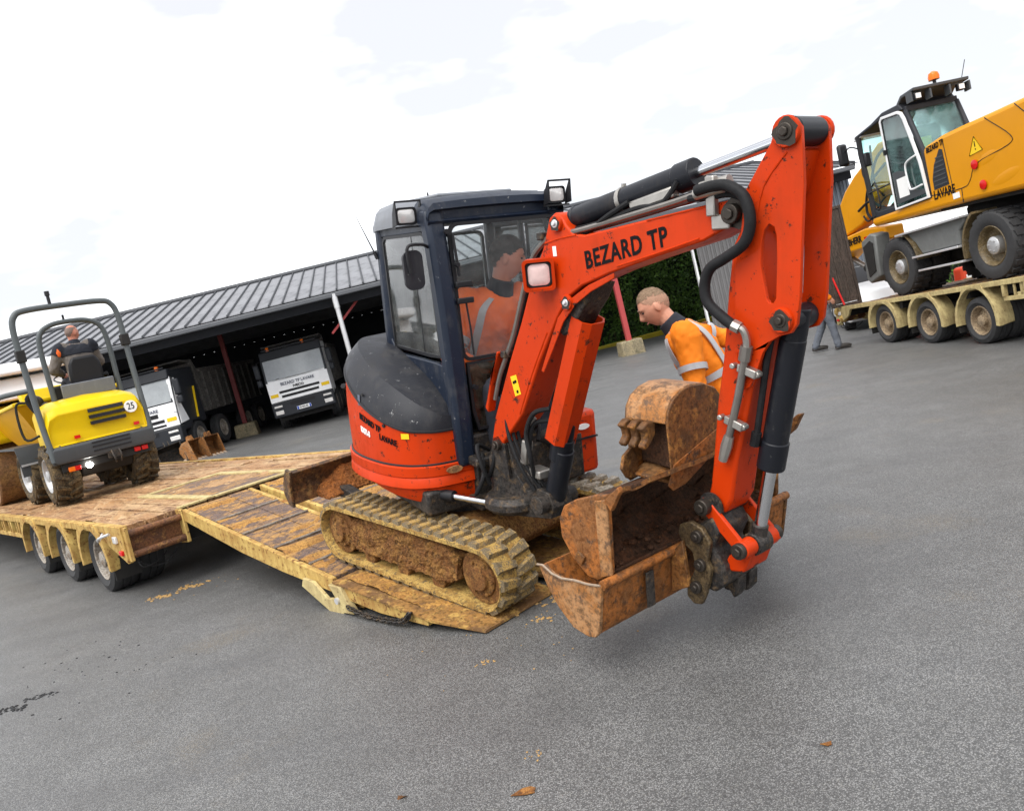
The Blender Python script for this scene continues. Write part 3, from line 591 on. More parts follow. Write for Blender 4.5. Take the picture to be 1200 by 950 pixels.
def make_track(sy):
    yo, yi = sy * .696, sy * .396; ym = (yo + yi) / 2
    Lp = 4 * .72 + 2 * math.pi * .198; n = 96; rings = []
    for i in range(n):
        (x, z), (nx, nz) = loop_pt(Lp * i / n)
        rings.append([(x, yo, z), (x - nx * .004, yo, z - nz * .026), (x - nx * .03, yo - sy * .05, z - nz * .03), (x - nx * .03, yi + sy * .05, z - nz * .03), (x - nx * .004, yi, z - nz * .026), (x, yi, z)])
    b = MB(); b.loft(rings, wrap=True); T = b.build('track', 'mudyellow', EX)
    me = {}
    NL = 40
    far = sy > 0
    for side in (0, 1):
        b = MB()      # raised rubber lug : slanted block, wide at the belt edge
        y0, y1 = (.004, .155) if side == 0 else (.145, .296)
        w0, w1 = (.040, .026) if side == 0 else (.026, .040)
        sl = .012 if side == 0 else -.012
        b.put([(-w0 - sl, y0, -.004), (w0 - sl, y0, -.004), (w1 + sl, y1, -.004), (-w1 + sl, y1, -.004), (-w0 * .72 - sl, y0 + .006, .026), (w0 * .72 - sl, y0 + .006, .026), (w1 * .72 + sl, y1 - .006, .026), (-w1 * .72 + sl, y1 - .006, .026)], [(0, 1, 2, 3), (4, 5, 6, 7), (0, 1, 5, 4), (1, 2, 6, 5), (2, 3, 7, 6), (3, 0, 4, 7)])
        me[side] = b.mesh('lug', 'mudlug_far' if far else 'mudlug')
    for i in range(NL):
        for side in (0, 1):
            (x, z), (nx, nz) = loop_pt(Lp * (i + .5 * side) / NL)
            t = Vector((nz, 0, -nx)); nn = Vector((nx, 0, nz)); yv = Vector((0, -sy, 0))
            mt = Matrix((t, yv, nn)).transposed().to_4x4(); mt.translation = (x, yo, z)
            share('lug', me[side], T, mt)
    b = MB()          # side frame, with its cap and ribs
    b.prism([(-.60, .30), (-.52, .335), (.46, .335), (.54, .29), (.50, .13), (.38, .105), (-.50, .105), (-.62, .15)], yo - sy * .035, yi + sy * .03, lambda x, z, y: (x, y, z))
    b.prism([(-.50, .335), (-.40, .365), (.40, .352), (.46, .335)], yo - sy * .05, yi + sy * .06, lambda x, z, y: (x, y, z))
    fo = b.build('track_frame', 'mudbrown', T)
    r_ = fo.modifiers.new('merge', 'REMESH'); r_.mode = 'VOXEL'; r_.voxel_size = .011
    for tx_, st_ in ((mud_a, .045), (mud_b, .028)):
        d_ = fo.modifiers.new('mud', 'DISPLACE'); d_.texture = tx_; d_.strength = st_; d_.mid_level = .5; d_.texture_coords = 'LOCAL'
    for x in (-.42, -.05, .30):
        b = MB(); b.cyl((x, yo - sy * .05, .085), (x, yi + sy * .05, .085), .062, n=16); b.build('roller', 'mudbrown', T, .008)
    for x, R in ((-.72, .165), (.72, .168)):
        b = MB(); s_ = -sy
        b.lathe([(R, .0), (R, .03), (R * .72, .035), (R * .68, -.015), (R * .45, -.02), (R * .42, -.045), (0, -.05)], (x, yo - sy * .05, .214), (0, -sy, 0), 20)
        b.lathe([(R, .0), (R, .2)], (x, yo - sy * .06, .214), (0, -sy, 0), 20)
        for k in range(6):
            a = k * math.pi / 3; b.cyl((x + .6 * R * math.cos(a), yo - sy * .02, .214 + .6 * R * math.sin(a)), (x + .6 * R * math.cos(a), yo - sy * .06, .214 + .6 * R * math.sin(a)), .013, n=6)
        b.build('sprocket' if x > 0 else 'idler', 'mudbrown', T, .004)
    return T
make_track(-1); make_track(1)
b = MB(); b.prism([(-.55, .22), (-.45, .40), (.45, .40), (.58, .24), (.5, .16), (-.5, .16)], -.40, .40, lambda x, z, y: (x, y, z)); b.build('undercarriage', 'mudbrown', EX, .02)
b = MB(); b.lathe([(.33, .38), (.33, .45), (.30, .455), (.30, .50)], (-.037, -.027, 0), (0, 0, 1), 28); b.build('slew_ring', 'casting', EX)
# dozer blade behind, raised, soil heaped on it
b = MB(); prof = [(-1.20, .585), (-1.235, .60), (-1.30, .50), (-1.31, .42), (-1.27, .345), (-1.235, .335), (-1.262, .41), (-1.262, .49)]
b.prism(prof, -.70, .70, lambda x, z, y: (x, y, z)); b.prism([(-1.19, .60), (-1.26, .615), (-1.32, .50), (-1.33, .42), (-1.28, .33), (-1.22, .32), (-1.235, .42), (-1.225, .50)], -.725, -.70, lambda x, z, y: (x, y, z)); b.prism([(-1.19, .60), (-1.26, .615), (-1.32, .50), (-1.33, .42), (-1.28, .33), (-1.22, .32), (-1.235, .42), (-1.225, .50)], .70, .725, lambda x, z, y: (x, y, z))
BL = b.build('dozer_blade', 'bladerust', EX, .006)
b = MB(); rings = []
for i in range(25):
    y = -.50 + 1.15 * i / 24; k = math.sin(min(1, (i + 1) / 8) * math.pi / 2) * (1 if i < 20 else max(0.1, (24 - i) / 5)); h = .345 + .19 * k + .014 * math.sin(i * 1.7)
    rings.append([(-1.26, y, .34), (-1.26, y, h), (-1.205, y, h + .008 * math.sin(i)), (-1.13 - .03 * k, y, .345 + (h - .345) * .6), (-1.07, y, .35), (-1.12, y, .33)])
b.loft(rings); o_ = b.build('soil_heap', 'soilheap', BL)
r_ = o_.modifiers.new('merge', 'REMESH'); r_.mode = 'VOXEL'; r_.voxel_size = .012; d_ = o_.modifiers.new('mud', 'DISPLACE'); d_.texture = mud_b; d_.strength = .03; d_.texture_coords = 'LOCAL'
for y in (-.30, .30): b = MB(); b.bar((-.5, y, .20), (-1.24, y * 1.1, .38), .09, .09); b.build('blade_arm', 'casting', BL, .01)

# ---- upper structure
OUT = [(.42, -.13), (.40, -.33), (.36, -.43), (.27, -.53), (.10, -.61), (-.1, -.65), (-.3, -.665), (-.5, -.645), (-.68, -.58), (-.84, -.46), (-.96, -.30), (-1.02, -.12), (-1.04, .1), (-1.0, .3), (-.91, .48), (-.78, .6), (-.58, .68), (-.3, .74), (.05, .775), (.36, .785)]
ZB = [1.01, 1.012, 1.02, 1.035, 1.085, 1.15, 1.235, 1.32, 1.38, 1.40, 1.40, 1.40, 1.40, 1.40, 1.40, 1.38, 1.2, .93, .93, .93]
INN = [(.41, -.205, 1.02), (.38, -.205, 1.06), (.34, -.205, 1.11), (.26, -.205, 1.18), (.12, -.205, 1.27), (-.05, -.205, 1.34), (-.22, -.205, 1.40), (-.38, -.205, 1.45), (-.52, -.205, 1.48), (-.62, -.205, 1.50), (-.62, -.1, 1.5), (-.62, 0, 1.5), (-.62, .1, 1.5), (-.62, .25, 1.5), (-.62, .4, 1.5), (-.62, .55, 1.48), (-.5, .62, 1.25), (-.3, .70, .93), (.05, .735, .93), (.36, .745, .93)]
def refine(lst, k=4):
    v = smoothpath([tuple(p) + (0,) * (3 - len(p)) for p in lst], k); return v
OUTS = refine(OUT); ZBS = [v.x for v in refine([(z, 0, 0) for z in ZB])]; INS = refine(INN)
def shrink(p, k): c = Vector((-.22, .05, 0)); q = c + (Vector((p[0], p[1], 0)) - c) * k; return q.x, q.y
def fend_bot(i): t = min(1, i / (len(OUTS) * .4)); return .49 + .19 * t
secs = []
for i, p in enumerate(OUTS):
    zb = fend_bot(i); r = []
    for k, z in ((.70, .80), (.965, .805), (.985, .795), (.985, .735), (.975, .728), (.985, .720), (.995, .665), (.96, .650), (.95, zb + .05), (.915, zb), (.70, zb)):
        x, y = shrink(p, k); r.append((x, y, z))
    secs.append(r)
b = U(); b.loft(secs); b.build('counterweight', 'orange', EX)
secs = []
for i, p in enumerate(OUTS):
    zt = ZBS[i]; r = []
    for q in range(7):
        z = .806 + (zt - .806) * q / 6; k = .955 - .03 * max(0, (z - 1.0)) - .09 * max(0, z - 1.15)
        x, y = shrink(p, k); r.append((x, y, z))
    secs.append(r)
b = U(); b.loft(secs, open_ring=True); b.build('side_cover', 'orange', EX)
secs = []
for i, p in enumerate(OUTS):
    z0 = ZBS[i]; k = .955 - .03 * max(0, (z0 - 1.0)) - .09 * max(0, z0 - 1.15); x, y = shrink(p, k); o = Vector((x, y, z0 + .004)); e = INS[i]; r = []
    for q in range(9):
        t = q / 8; a = t * math.pi / 2; s_ = 1 - math.cos(a)
        w = o.lerp(e, s_); w.z = o.z + (e.z - o.z) * math.sin(a) + (.045 * math.sin(math.pi * t) + .022 * max(0, 1 - abs(t - .5) / .16)) * (1 if i < 64 else .3); r.append(w)
    secs.append(r)
b = U(); b.loft(secs, open_ring=True); b.build('engine_hood', 'hood', EX)
# dark bead between hood and cover, bumper strip of the tail
def surf(i, z):
    k = .958 - .03 * max(0, (z - 1.0)) - .09 * max(0, z - 1.15); return shrink(OUTS[i], k)
b = U(); b.tube([surf(i, ZBS[i]) + (ZBS[i] + .002,) for i in range(0, 64)], .009, 6); b.build('rubber_bead', 'black', EX)
b = U(); b.tube([tuple(shrink(OUTS[i], .962)) + (.806,) for i in range(0, 72)], .008, 6); b.build('seam', 'black', EX)
b = U(); b.tube(smoothpath([tuple(shrink(OUTS[i], .985)) + (z,) for i, z in ((36, 1.16), (37, .95), (37, .75), (36, .62))], 5), .026, 8); b.tube(smoothpath([tuple(shrink(OUTS[i], 1.0)) + (z,) for i, z in ((33, 1.22), (35, 1.18), (36, 1.05), (37, .85))], 5), .018, 8); b.build('tail_guard', 'black', EX)
# lettering bent round the cover
ARC = [0]
for i in range(1, len(OUTS)): ARC.append(ARC[-1] + (OUTS[i] - OUTS[i - 1]).length)
def cover_pt(s, z, off):
    for i in range(len(ARC) - 1):
        if ARC[i + 1] >= s: break
    t = (s - ARC[i]) / (ARC[i + 1] - ARC[i]); a0 = Vector(surf(i, z)); a1 = Vector(surf(i + 1, z)); p = a0.lerp(a1, t); d = (a1 - a0).normalized(); n = Vector((-d.y, d.x))
    if n.dot(p - Vector((-.22, .05))) < 0: n = -n
    p = p + n * (.002 + off); return MU @ Vector((p.x, p.y, z))
def on_cover(s0, z0, dz=0.0): return lambda x, y, z: cover_pt(s0 - x, z0 + y + dz * x, z)
lettering('BEZARD TP', .058, 'ink', EX, on_cover(.80, 1.06, -.24), sx=.92, weight=.0015, shear=.1)
lettering('LAVARE', .056, 'ink', EX, on_cover(.60, .965, -.20), sx=.86, weight=.001, shear=.1)
lettering('KX71-3', .050, 'whiteprint', EX, on_cover(.87, .99, -.2), sx=.8, weight=.003)
b = U(); 
for (s0, z0, w, h, m, nm) in ((.44, 1.0, .06, .035, 'yellowprint', 'warning_sticker'), (.92, 1.20, .035, .07, 'whiteprint', 'round_sticker')):
    b = MB(); g = on_cover(s0, z0); n = 6
    b.put([g(-w / 2 + w * i / n, -h / 2, .001) for i in range(n + 1)] + [g(-w / 2 + w * i / n, h / 2, .001) for i in range(n + 1)], [(i, i + 1, i + n + 2, i + n + 1) for i in range(n)]); b.build(nm, m if nm != 'round_sticker' else 'inkgrey', EX)
for s0, z0 in ((.86, 1.24), (.62, 1.06)):
    b = MB(); g = on_cover(s0, z0); b.cyl(g(0, 0, -.004), g(0, 0, .004), .012, n=10); b.build('cover_bolt', 'black', EX)
# oval marker on the front face of the skirt, on both ends
b = MB(); q = [MU @ Vector((.413 - .03 * abs(.05 * math.cos(a)), -.265 + .055 * math.cos(a), .765 + .022 * math.sin(a))) for a in [k * math.pi / 10 for k in range(20)]]
b.put([p + MU.to_3x3() @ Vector((.012, 0, 0)) for p in q] + q, [tuple(range(20))] + [(k, (k + 1) % 20, (k + 1) % 20 + 20, k + 20) for k in range(20)]); b.build('oval_marker', 'rustpale', EX)
# platform floor
b = U(); b.box((-.25, .12, .56), (1.25, 1.15, .16)); b.build('platform', 'casting', EX, .02)
b = U(); b.prism([(.30, -.14), (.44, -.12), (.44, .70), (.30, .72)], .50, .80); b.build('platform_front', 'casting', EX, .01)
# left front skirt of the body
b = U(); b.prism([(.10, .60), (.40, .58), (.44, .62), (.42, .83), (.36, .87), (-.2, .86), (-.3, .70)], .50, .93); LS = b.build('left_skirt', 'orange', EX, .03)
b = U(); b.prism([(0.05 * math.cos(a), .020 * math.sin(a)) for a in [k * math.pi / 9 for k in range(18)]], 0, .006, lambda y, z, h: (.440 + h, .715 + y, .84 + z)); b.build('oval_marker', 'whiteprint', LS)
b = U(); b.box((.435, .72, .755), (.015, .22, .012)); b.build('skirt_seam', 'black', LS)

# ---- cab
def pillar(pts, w, d, name='pillar', mat='navy', bev=.03):
    b = U()
    rings = []
    for (x, y, z) in pts: rings.append([(x - d / 2, y - w / 2, z), (x + d / 2, y - w / 2, z), (x + d / 2, y + w / 2, z), (x - d / 2, y + w / 2, z)])
    b.loft(rings); return b.build(name, mat, EX, bev)
pillar([(.37, -.165, .76), (.385, -.17, 1.1), (.375, -.175, 1.7), (.345, -.18, 2.15), (.31, -.18, 2.36)], .125, .12)
pillar([(.37, .690, .90), (.385, .690, 1.1), (.375, .685, 1.7), (.345, .675, 2.15), (.31, .665, 2.36)], .085, .12)
pillar([(-.57, -.185, .9), (-.58, -.185, 1.6), (-.54, -.18, 2.34)], .07, .10)
pillar([(-.57, .70, .9), (-.58, .70, 1.6), (-.54, .68, 2.34)], .07, .10)
pillar([(-.10, .715, .9), (-.10, .71, 1.6), (-.10, .69, 2.3)], .035, .05, 'door_pillar')
def roofring(x, z0, z1, y0=-.235, y1=.735, r=.05):
    w = y1 - y0; cy = (y0 + y1) / 2
    return [(x, cy + (w / 2) * a, z0 + (z1 - z0) * h) for a, h in ((-1, 0), (-1, .35), (-.97, .75), (-.90, .97), (-.5, 1.05), (0, 1.08), (.5, 1.05), (.90, .97), (.97, .75), (1, .35), (1, 0))]
b = U(); b.loft([roofring(.36, 2.30, 2.345), roofring(.395, 2.285, 2.355), roofring(.385, 2.27, 2.395), roofring(.33, 2.265, 2.42), roofring(.24, 2.265, 2.428), roofring(.18, 2.265, 2.430)]); b.build('roof_header', 'navy', EX)
b = U(); b.loft([roofring(.182, 2.285, 2.438, -.228, .728), roofring(-.2, 2.285, 2.45, -.232, .732), roofring(-.50, 2.28, 2.43, -.23, .73), roofring(-.60, 2.27, 2.36, -.215, .715), roofring(-.62, 2.27, 2.30, -.2, .7)]); RF = b.build('roof', 'roofgrey', EX)
b = U(); b.box((-.12, .24, 2.452), (.5, .55, .02)); b.build('roof_hatch', 'roofgrey', RF, .01)
b = U(); b.cyl((-.3, .1, 2.45), (-.3, .1, 2.50), .012, .004, n=8); b.build('aerial_stub', 'black', RF)
# lower panels of the cab
b = U(); b.box((.365, .24, .86), (.07, .80, .18)); b.build('front_panel', 'casting', EX, .02)
b = U(); b.prism([(-.60, 1.0), (.33, .82), (.33, 1.40), (.20, 1.415), (-.45, 1.43), (-.60, 1.6)], -.21, -.17, lambda x, z, y: (x, y, z)); b.build('right_panel', 'navy', EX, .008)
b = U(); b.prism([(-.60, .90), (.33, .90), (.33, 1.18), (-.10, 1.22), (-.60, 1.4)], .685, .725, lambda x, z, y: (x, y, z)); b.build('left_panel', 'navy', EX, .008)
b = U(); b.box((-.585, .25, 1.2), (.04, .86, .7)); b.build('rear_panel', 'navy', EX, .01)
b = U(); b.box((-.12, -.185, 2.268), (.85, .035, .07)); b.build('roof_rail', 'navy', EX, .006)
b = U(); b.box((-.12, .695, 2.268), (.85, .035, .07)); b.build('roof_rail', 'navy', EX, .006)
# windows : gasket, then pane
def window(poly, depth, axis, glass, name='window', gm='black', w=.022):
    """poly of (a, z); axis 'x' : a = y on plane x=depth, axis 'y' : a = x on plane y=depth"""
    f = (lambda a, z, h: (depth + h, a, z)) if axis == 'x' else (lambda a, z, h: (a, depth + h, z))
    cx = sum(p[0] for p in poly) / len(poly); cz = sum(p[1] for p in poly) / len(poly)
    inn = []
    n = len(poly)
    for i in range(n):
        p0, p1, p2 = Vector(poly[i - 1]), Vector(poly[i]), Vector(poly[(i + 1) % n]); d = ((p1 - p0).normalized() + (p2 - p1).normalized()).normalized(); nn = Vector((-d.y, d.x))
        if nn.dot(Vector((cx, cz)) - p1) < 0: nn = -nn
        inn.append(p1 + nn * w)
    b = U(); rings = [[f(p[0], p[1], -.012) for p in poly], [f(p[0], p[1], .012) for p in poly], [f(p[0], p[1], .012) for p in inn], [f(p[0], p[1], -.012) for p in inn]]
    b.loft(rings, wrap=True); F = b.build(name, gm, EX)
    b = U(); b.prism([tuple(p) for p in inn], -.003, .003, f); b.build('pane', glass, F); return F
FW = window(rrect(.785, .85, .07, 4, .275, 1.845), .395, 'x', 'dustglass', 'front_window')
window([(-.06, .975), (.52, .975), (.61, 1.10), (.645, 1.415), (-.095, 1.415), (-.09, 1.10)], .40, 'x', 'dirtyglass', 'lower_front_window')
window([(-.49, 1.47), (.10, 1.445), (.285, 1.45), (.265, 2.20), (.20, 2.235), (-.44, 2.235), (-.48, 2.20)], -.195, 'y', 'glass', 'side_window')
b = U(); b.box((.02, -.192, 1.84), (.022, .012, .77)); b.build('window_divider', 'black', EX)
window([(-.06, 1.28), (.30, 1.24), (.28, 2.23), (-.06, 2.24)], .712, 'y', 'glass', 'door_window'); window([(-.52, 1.45), (-.14, 1.30), (-.14, 2.24), (-.49, 2.24)], .712, 'y', 'glass', 'rear_side_window')
window(rrect(.78, .66, .05, 3, .25, 1.89), -.575, 'x', 'glass', 'rear_window')
b = U(); b.box((-.15, -.172, 1.50), (.60, .006, .065)); b.build('warning_strip', 'yellowprint', EX)
for y, z in ((-.085, 1.90), (-.085, 1.80)):
    b = U(); b.box((.43, y + .02, z), (.03, .11, .035)); b.build('window_latch', 'black', EX, .006)
b = U(); b.tube([(.425, -.06, 1.80), (.43, -.05, 1.62), (.425, -.045, 1.46)], .006, 6); b.tube([(.425, -.10, 2.2), (.428, -.085, 1.95)], .009, 6); b.build('wiper', 'black', EX)
b = U(); b.cyl((.42, -.10, 2.02), (.46, -.10, 2.02), .014, n=8); b.cyl((.42, -.07, 1.26), (.46, -.07, 1.26), .016, n=8); b.cyl((.42, -.14, 2.22), (.44, -.14, 2.22), .016, n=8); b.build('hinge_bolt', 'black', EX)
# mirror on its bent arm
b = U(); b.tube(smoothpath([(.36, -.24, 2.14), (.40, -.30, 2.16), (.40, -.385, 2.155), (.40, -.395, 2.08), (.40, -.385, 2.0)], 5), .010, 8); MA = b.build('mirror_arm', 'black', EX)
b = U(); R_ = rrect(.125, .235, .045, 5); b.loft([[(.375 + h, -.355 + x * k, 2.015 + z * k) for x, z in R_] for h, k in ((-.035, .75), (-.028, .95), (0, 1), (.006, .99))]); b.M = MU @ TR(.375, -.355, 2.015) @ RX(-4) @ TR(-.375, .355, -2.015); b.build('mirror', 'hood', MA)
b = U(); b.tube([(-.57, -.23, 2.12), (-.70, -.30, 2.42)], [.006, .002], 5); b.cyl((-.565, -.22, 2.09), (-.575, -.235, 2.14), .014, n=8); b.build('aerial', 'black', EX)
def work_lamp(x, y, z, lensm='lens'):
    b = U(); b.loft([[(x + h, y + a * k, z + c * k) for a, c in rrect(.135, .105, .02, 3)] for h, k in ((-.07, .55), (-.05, .85), (0, 1), (.012, 1), (.012, .82), (.004, .80))]); L = b.build('work_lamp', 'black', EX)
    b = U(); b.loft([[(x + h, y + a * k, z + c * k) for a, c in rrect(.112, .082, .018, 3)] for h, k in ((.003, 1), (.010, .96), (.014, .8))]); b.build('lens', lensm, L)
    b = U()
    for s_ in (-1, 1): b.prism([(-.02, -.06), (.05, -.05), (.055, .085), (.045, .085), (.0, .02)], s_ * .082 - .004, s_ * .082 + .004, lambda a, c, h: (x + a, y + h, z + c))
    b.box((x + .05, y, z + .085), (.012, .17, .012)); b.box((x + .0, y, z - .065), (.05, .17, .01)); b.build('lamp_guard', 'black', L)
work_lamp(.22, -.30, 2.335); work_lamp(.42, .665, 2.385)
# seat, console and levers inside
b = U(); b.box((-.18, .25, 1.08), (.46, .46, .14)); b.box((-.42, .25, 1.42), (.12, .44, .62), (0, -.12, 0)); b.build('seat', 'black', EX, .05)
b = U(); b.box((-.05, .25, .93), (.75, .7, .06)); b.build('cab_floor', 'under', EX)
for y in (.0, .50):
    b = U(); b.box((-.05, y, 1.16), (.40, .09, .22)); b.build('console', 'charcoal', EX, .03)
    b = U(); b.tube([(.12, y, 1.26), (.15, y, 1.36), (.15, y, 1.42)], [.01, .012, .02], 8); b.build('control_lever', 'black', EX)

# ---- swing casting, boom, arm (plane of the boom)
PH = rad(9); BX = Vector((math.cos(PH), math.sin(PH), 0)); BN = Vector((-math.sin(PH), math.cos(PH), 0)); PIV = Vector((.68, 0, 0))
def bp(r, z, o=0): return PIV + BX * r + BN * o + Vector((0, 0, z))
bpf = lambda r, z, o: bp(r, z, o)
b = U(); b.lathe([(.10, .50), (.10, .84), (.085, .86)], bp(-.06, 0), (0, 0, 1), 18); b.prism([(-.1, .54), (.12, .50), (.42, .55), (.45, .62), (.42, .70), (.33, .715), (.22, .68), (.13, .78), (.085, .95), (.03, .985), (-.03, .97), (-.055, .90), (-.06, .78)], -.075, .075, bpf); b.lathe([(.17, .53), (.20, .56), (.20, .60), (.17, .63)], bp(.04, 0, -.02), (0, 0, 1), 22)
for o in (-.10, .075): b.prism([(-.05, .80), (.10, .74), (.08, .95), (.03, 1.0), (-.035, .975), (-.055, .9)], o, o + .025, bpf)
b.cyl(bp(.379, .639, -.14), bp(.379, .639, .14), .055, n=16); b.build('swing_casting', 'casting', EX, .014)
b = U(); b.box((.47, 0.0, .80), (.16, .34, .06)); b.box((.47, 0.0, .53), (.18, .36, .07)); b.build('swing_mount', 'casting', EX, .015)
b = U(); b.cyl((.36, -.34, .60), (.44, -.30, .60), .036, n=14); SCY = b.build('swing_cylinder', 'black', EX); b = U(); b.cyl((.42, -.31, .60), bp(.0, .585, -.17), .020, n=14); b.build('rod', 'chrome', SCY)
b = U(); b.cyl((.36, .30, .60), (.46, .28, .60), .04, n=14); b.cyl((.44, .28, .60), bp(.05, .585, .15), .018, n=12); b.build('hydraulic_pipe', 'casting', EX)
BOOM = [(-.015, .905), (-.040, .95), (.02, 1.113), (.21, 1.456), (.351, 1.69), (.472, 1.915), (.585, 2.075), (.620, 2.15), (.655, 2.225), (.70, 2.25), (.74, 2.235), (.772, 2.185), (.822, 2.137), (.899, 2.127), (1.633, 2.205), (1.737, 2.212), (1.785, 2.195), (1.79, 2.15), (1.75, 2.115), (1.60, 2.058), (1.341, 2.005), (1.046, 1.938), (.852, 1.882), (.742, 1.825), (.650, 1.72), (.579, 1.62), (.472, 1.47), (.288, 1.165), (.226, 1.105), (.084, .97), (.04, .91)]
b = U(); b.prism(BOOM, -.10, .10, bpf); BM = b.build('boom', 'orange', EX, .009)
for pts_, o in (([(.66, 1.72), (.76, 1.815), (.90, 1.885), (1.08, 1.94), (1.08, 1.915), (.92, 1.855), (.80, 1.79), (.70, 1.70), (.60, 1.55), (.51, 1.42), (.49, 1.43), (.58, 1.585)], -.106), ):
    b = U(); b.prism(pts_, o, -.098, bpf); b.build('weld_plate', 'orange', BM, .003)
b = U(); b.prism([(.60, 1.665), (.69, 1.79), (.80, 1.85), (.92, 1.89), (.86, 1.80), (.80, 1.74), (.74, 1.66), (.66, 1.62)], -.08, .08, bpf); b.build('cylinder_lug', 'casting', BM, .01)
def pin(r, z, o0, o1, rr, mat='bolt', parent=None, name='pin'):
    b = U(); b.cyl(bp(r, z, o0), bp(r, z, o1), rr, n=16); b.cyl(bp(r, z, min(o0, o1) - .012), bp(r, z, o0 if o0 < o1 else o1), rr * .6, n=6); return b.build(name, mat, parent or EX, .004)
def boss(r, z, o, rr, parent, mat='orange'):
    b = U(); b.lathe([(rr, 0), (rr, .012), (rr * .93, .018), (rr * .55, .018)], bp(r, z, o), -BN, 20); return b.build('pin_boss', mat, parent)
boss(.711, 2.195, -.10, .042, BM); pin(.711, 2.195, -.122, .12, .022, 'galv', BM); pin(1.756, 2.158, -.135, .12, .040, 'bolt', BM); boss(.742, 1.800, -.10, .04, BM); pin(.742, 1.800, -.122, .12, .020, 'galv', BM); pin(.025, .942, -.13, .13, .032, 'bolt', BM)
# work lamp in its orange housing on the side of the boom
b = U(); R_ = rrect(.15, .15, .02, 3)
HB = MU @ Matrix.Translation(bp(.60, 1.955, -.155)) @ RZ(9 - 42) @ RY(8)
b = MB(HB); b.loft([[(h, x * k, z * k) for x, z in R_] for h, k in ((-.09, .45), (-.05, .95), (.02, 1.05), (.05, 1.1), (.05, .90), (.012, .85))]); LH = b.build('boom_lamp_housing', 'orange', EX)
b = MB(HB); R2 = rrect(.128, .128, .03, 4); b.loft([[(h, x * k, z * k) for x, z in R2] for h, k in ((.012, 1.02), (.03, 1.02), (.03, .86), (.024, .84))]); b.build('lamp_bezel', 'black', LH)
b = MB(HB); b.loft([[(h, x * k, z * k) for x, z in R2] for h, k in ((.022, .88), (.032, .86), (.040, .6), (.042, .3))]); b.build('lens', 'lenspink', LH)
lettering('BEZARD TP', .118, 'ink', BM, (lambda g: lambda x, y, z: MU @ g(x, y, z))(frame(bp(1.148, 2.044, -.1005), BX * .98 + Vector((0, 0, .165)), Vector((0, 0, 1)))), sx=.80, weight=.003, shear=.08, spacing=1.12)
b = U(); b.prism([(.237, 1.262), (.208, 1.375), (.262, 1.39), (.29, 1.28)], -.102, -.1005, bpf); b.build('warning_sticker', 'yellowprint', BM)
for c_ in ((.252, 1.350), (.236, 1.343), (.262, 1.292)): b = U(); b.cyl(bp(c_[0], c_[1], -.1035), bp(c_[0], c_[1], -.1015), .010, n=8); b.build('sticker_symbol', 'ink', BM)
b = U(); b.prism([(.664, 2.035), (.69, 2.035), (.688, 2.085), (.662, 2.085)], -.102, -.1005, bpf); b.build('small_sticker', 'whiteprint', BM)
# hard pipes and hoses along the top of the boom
PT = [(.05, 1.22), (.115, 1.36), (.191, 1.475), (.288, 1.62), (.40, 1.84), (.50, 2.02), (.575, 2.105), (.66, 2.135), (.78, 2.14), (.93, 2.155), (1.40, 2.218), (1.55, 2.242), (1.63, 2.25)]
for k, (dz, o, m, r) in enumerate(((.0, -.085, 'pipe', .014), (.012, -.045, 'hose', .014), (.0, .03, 'pipe', .013))):
    b = U(); b.tube(smoothpath([bp(q[0] - (.03 if i < 6 else 0), q[1] + dz + (.006 if i > 6 else 0), o) for i, q in enumerate(PT)], 5), r, 8); b.build('hydraulic_pipe', m, EX)
b = U(); b.prism([(.115 - .05, 1.39), (.157 - .02, 1.51), (.125, 1.52), (-.045, 1.17), (-.02, 1.14)], -.12, -.06, bpf); b.build('pipe_cover', 'orange', EX, .008)
for r, z in ((.19, 1.50), (.43, 1.93), (.60, 2.14)):
    b = U(); b.box(bp(r - .02, z, -.06), (.05, .10, .04)); b.build('pipe_clamp', 'casting', EX, .006)
b = U(); b.box(bp(1.665, 2.235, -.115), (.05, .03, .16)); b.box(bp(1.70, 2.13, -.108), (.10, .018, .06)); b.build('hose_clamp', 'fitting', EX, .006)
for dz in (0, .04): b = U(); b.cyl(bp(1.60, 2.25 + dz * .6, -.135 + dz), bp(1.74, 2.265 + dz * .6, -.135 + dz), .024, n=12); b.build('hose_ferrule', 'fitting', EX)
HP = [(1.62, 2.262), (1.70, 2.272), (1.775, 2.265), (1.845, 2.215), (1.868, 2.12), (1.835, 2.04), (1.75, 1.99), (1.672, 1.95), (1.64, 1.885), (1.652, 1.81), (1.72, 1.75), (1.775, 1.715)]
b = U(); b.tube(smoothpath([bp(q[0], q[1], -.155) for q in HP], 6), .023, 10); b.build('arm_hose', 'hose', EX)
HP2 = [(1.55, 2.235), (1.66, 2.235), (1.76, 2.235), (1.83, 2.19), (1.845, 2.10), (1.80, 2.03)]
b = U(); b.tube(smoothpath([bp(q[0], q[1], -.115) for q in HP2], 6), .016, 8); b.build('arm_hose', 'hose', EX)
b = U(); b.tube(smoothpath([bp(*q) for q in ((1.775, 1.715, -.155), (1.808, 1.70, -.145), (1.818, 1.655, -.135), (1.812, 1.60, -.130))], 5), .016, 8); b.cyl(bp(1.77, 1.72, -.156), bp(1.80, 1.705, -.15), .026, n=8); b.build('elbow_fitting', 'fitting', EX)
b = U(); b.tube([bp(1.812, 1.61, -.130), bp(1.757, 1.40, -.125), bp(1.705, 1.235, -.122)], .017, 10); b.cyl(bp(1.815, 1.63, -.13), bp(1.80, 1.57, -.129), .026, n=8); b.build('arm_pipe', 'pipe', EX)
b = U(); b.tube([bp(1.705, 1.235, -.122), bp(1.690, 1.19, -.122), bp(1.666, 1.12, -.12)], [.022, .026, .02], 8); b.build('pipe_end', 'fitting', EX)
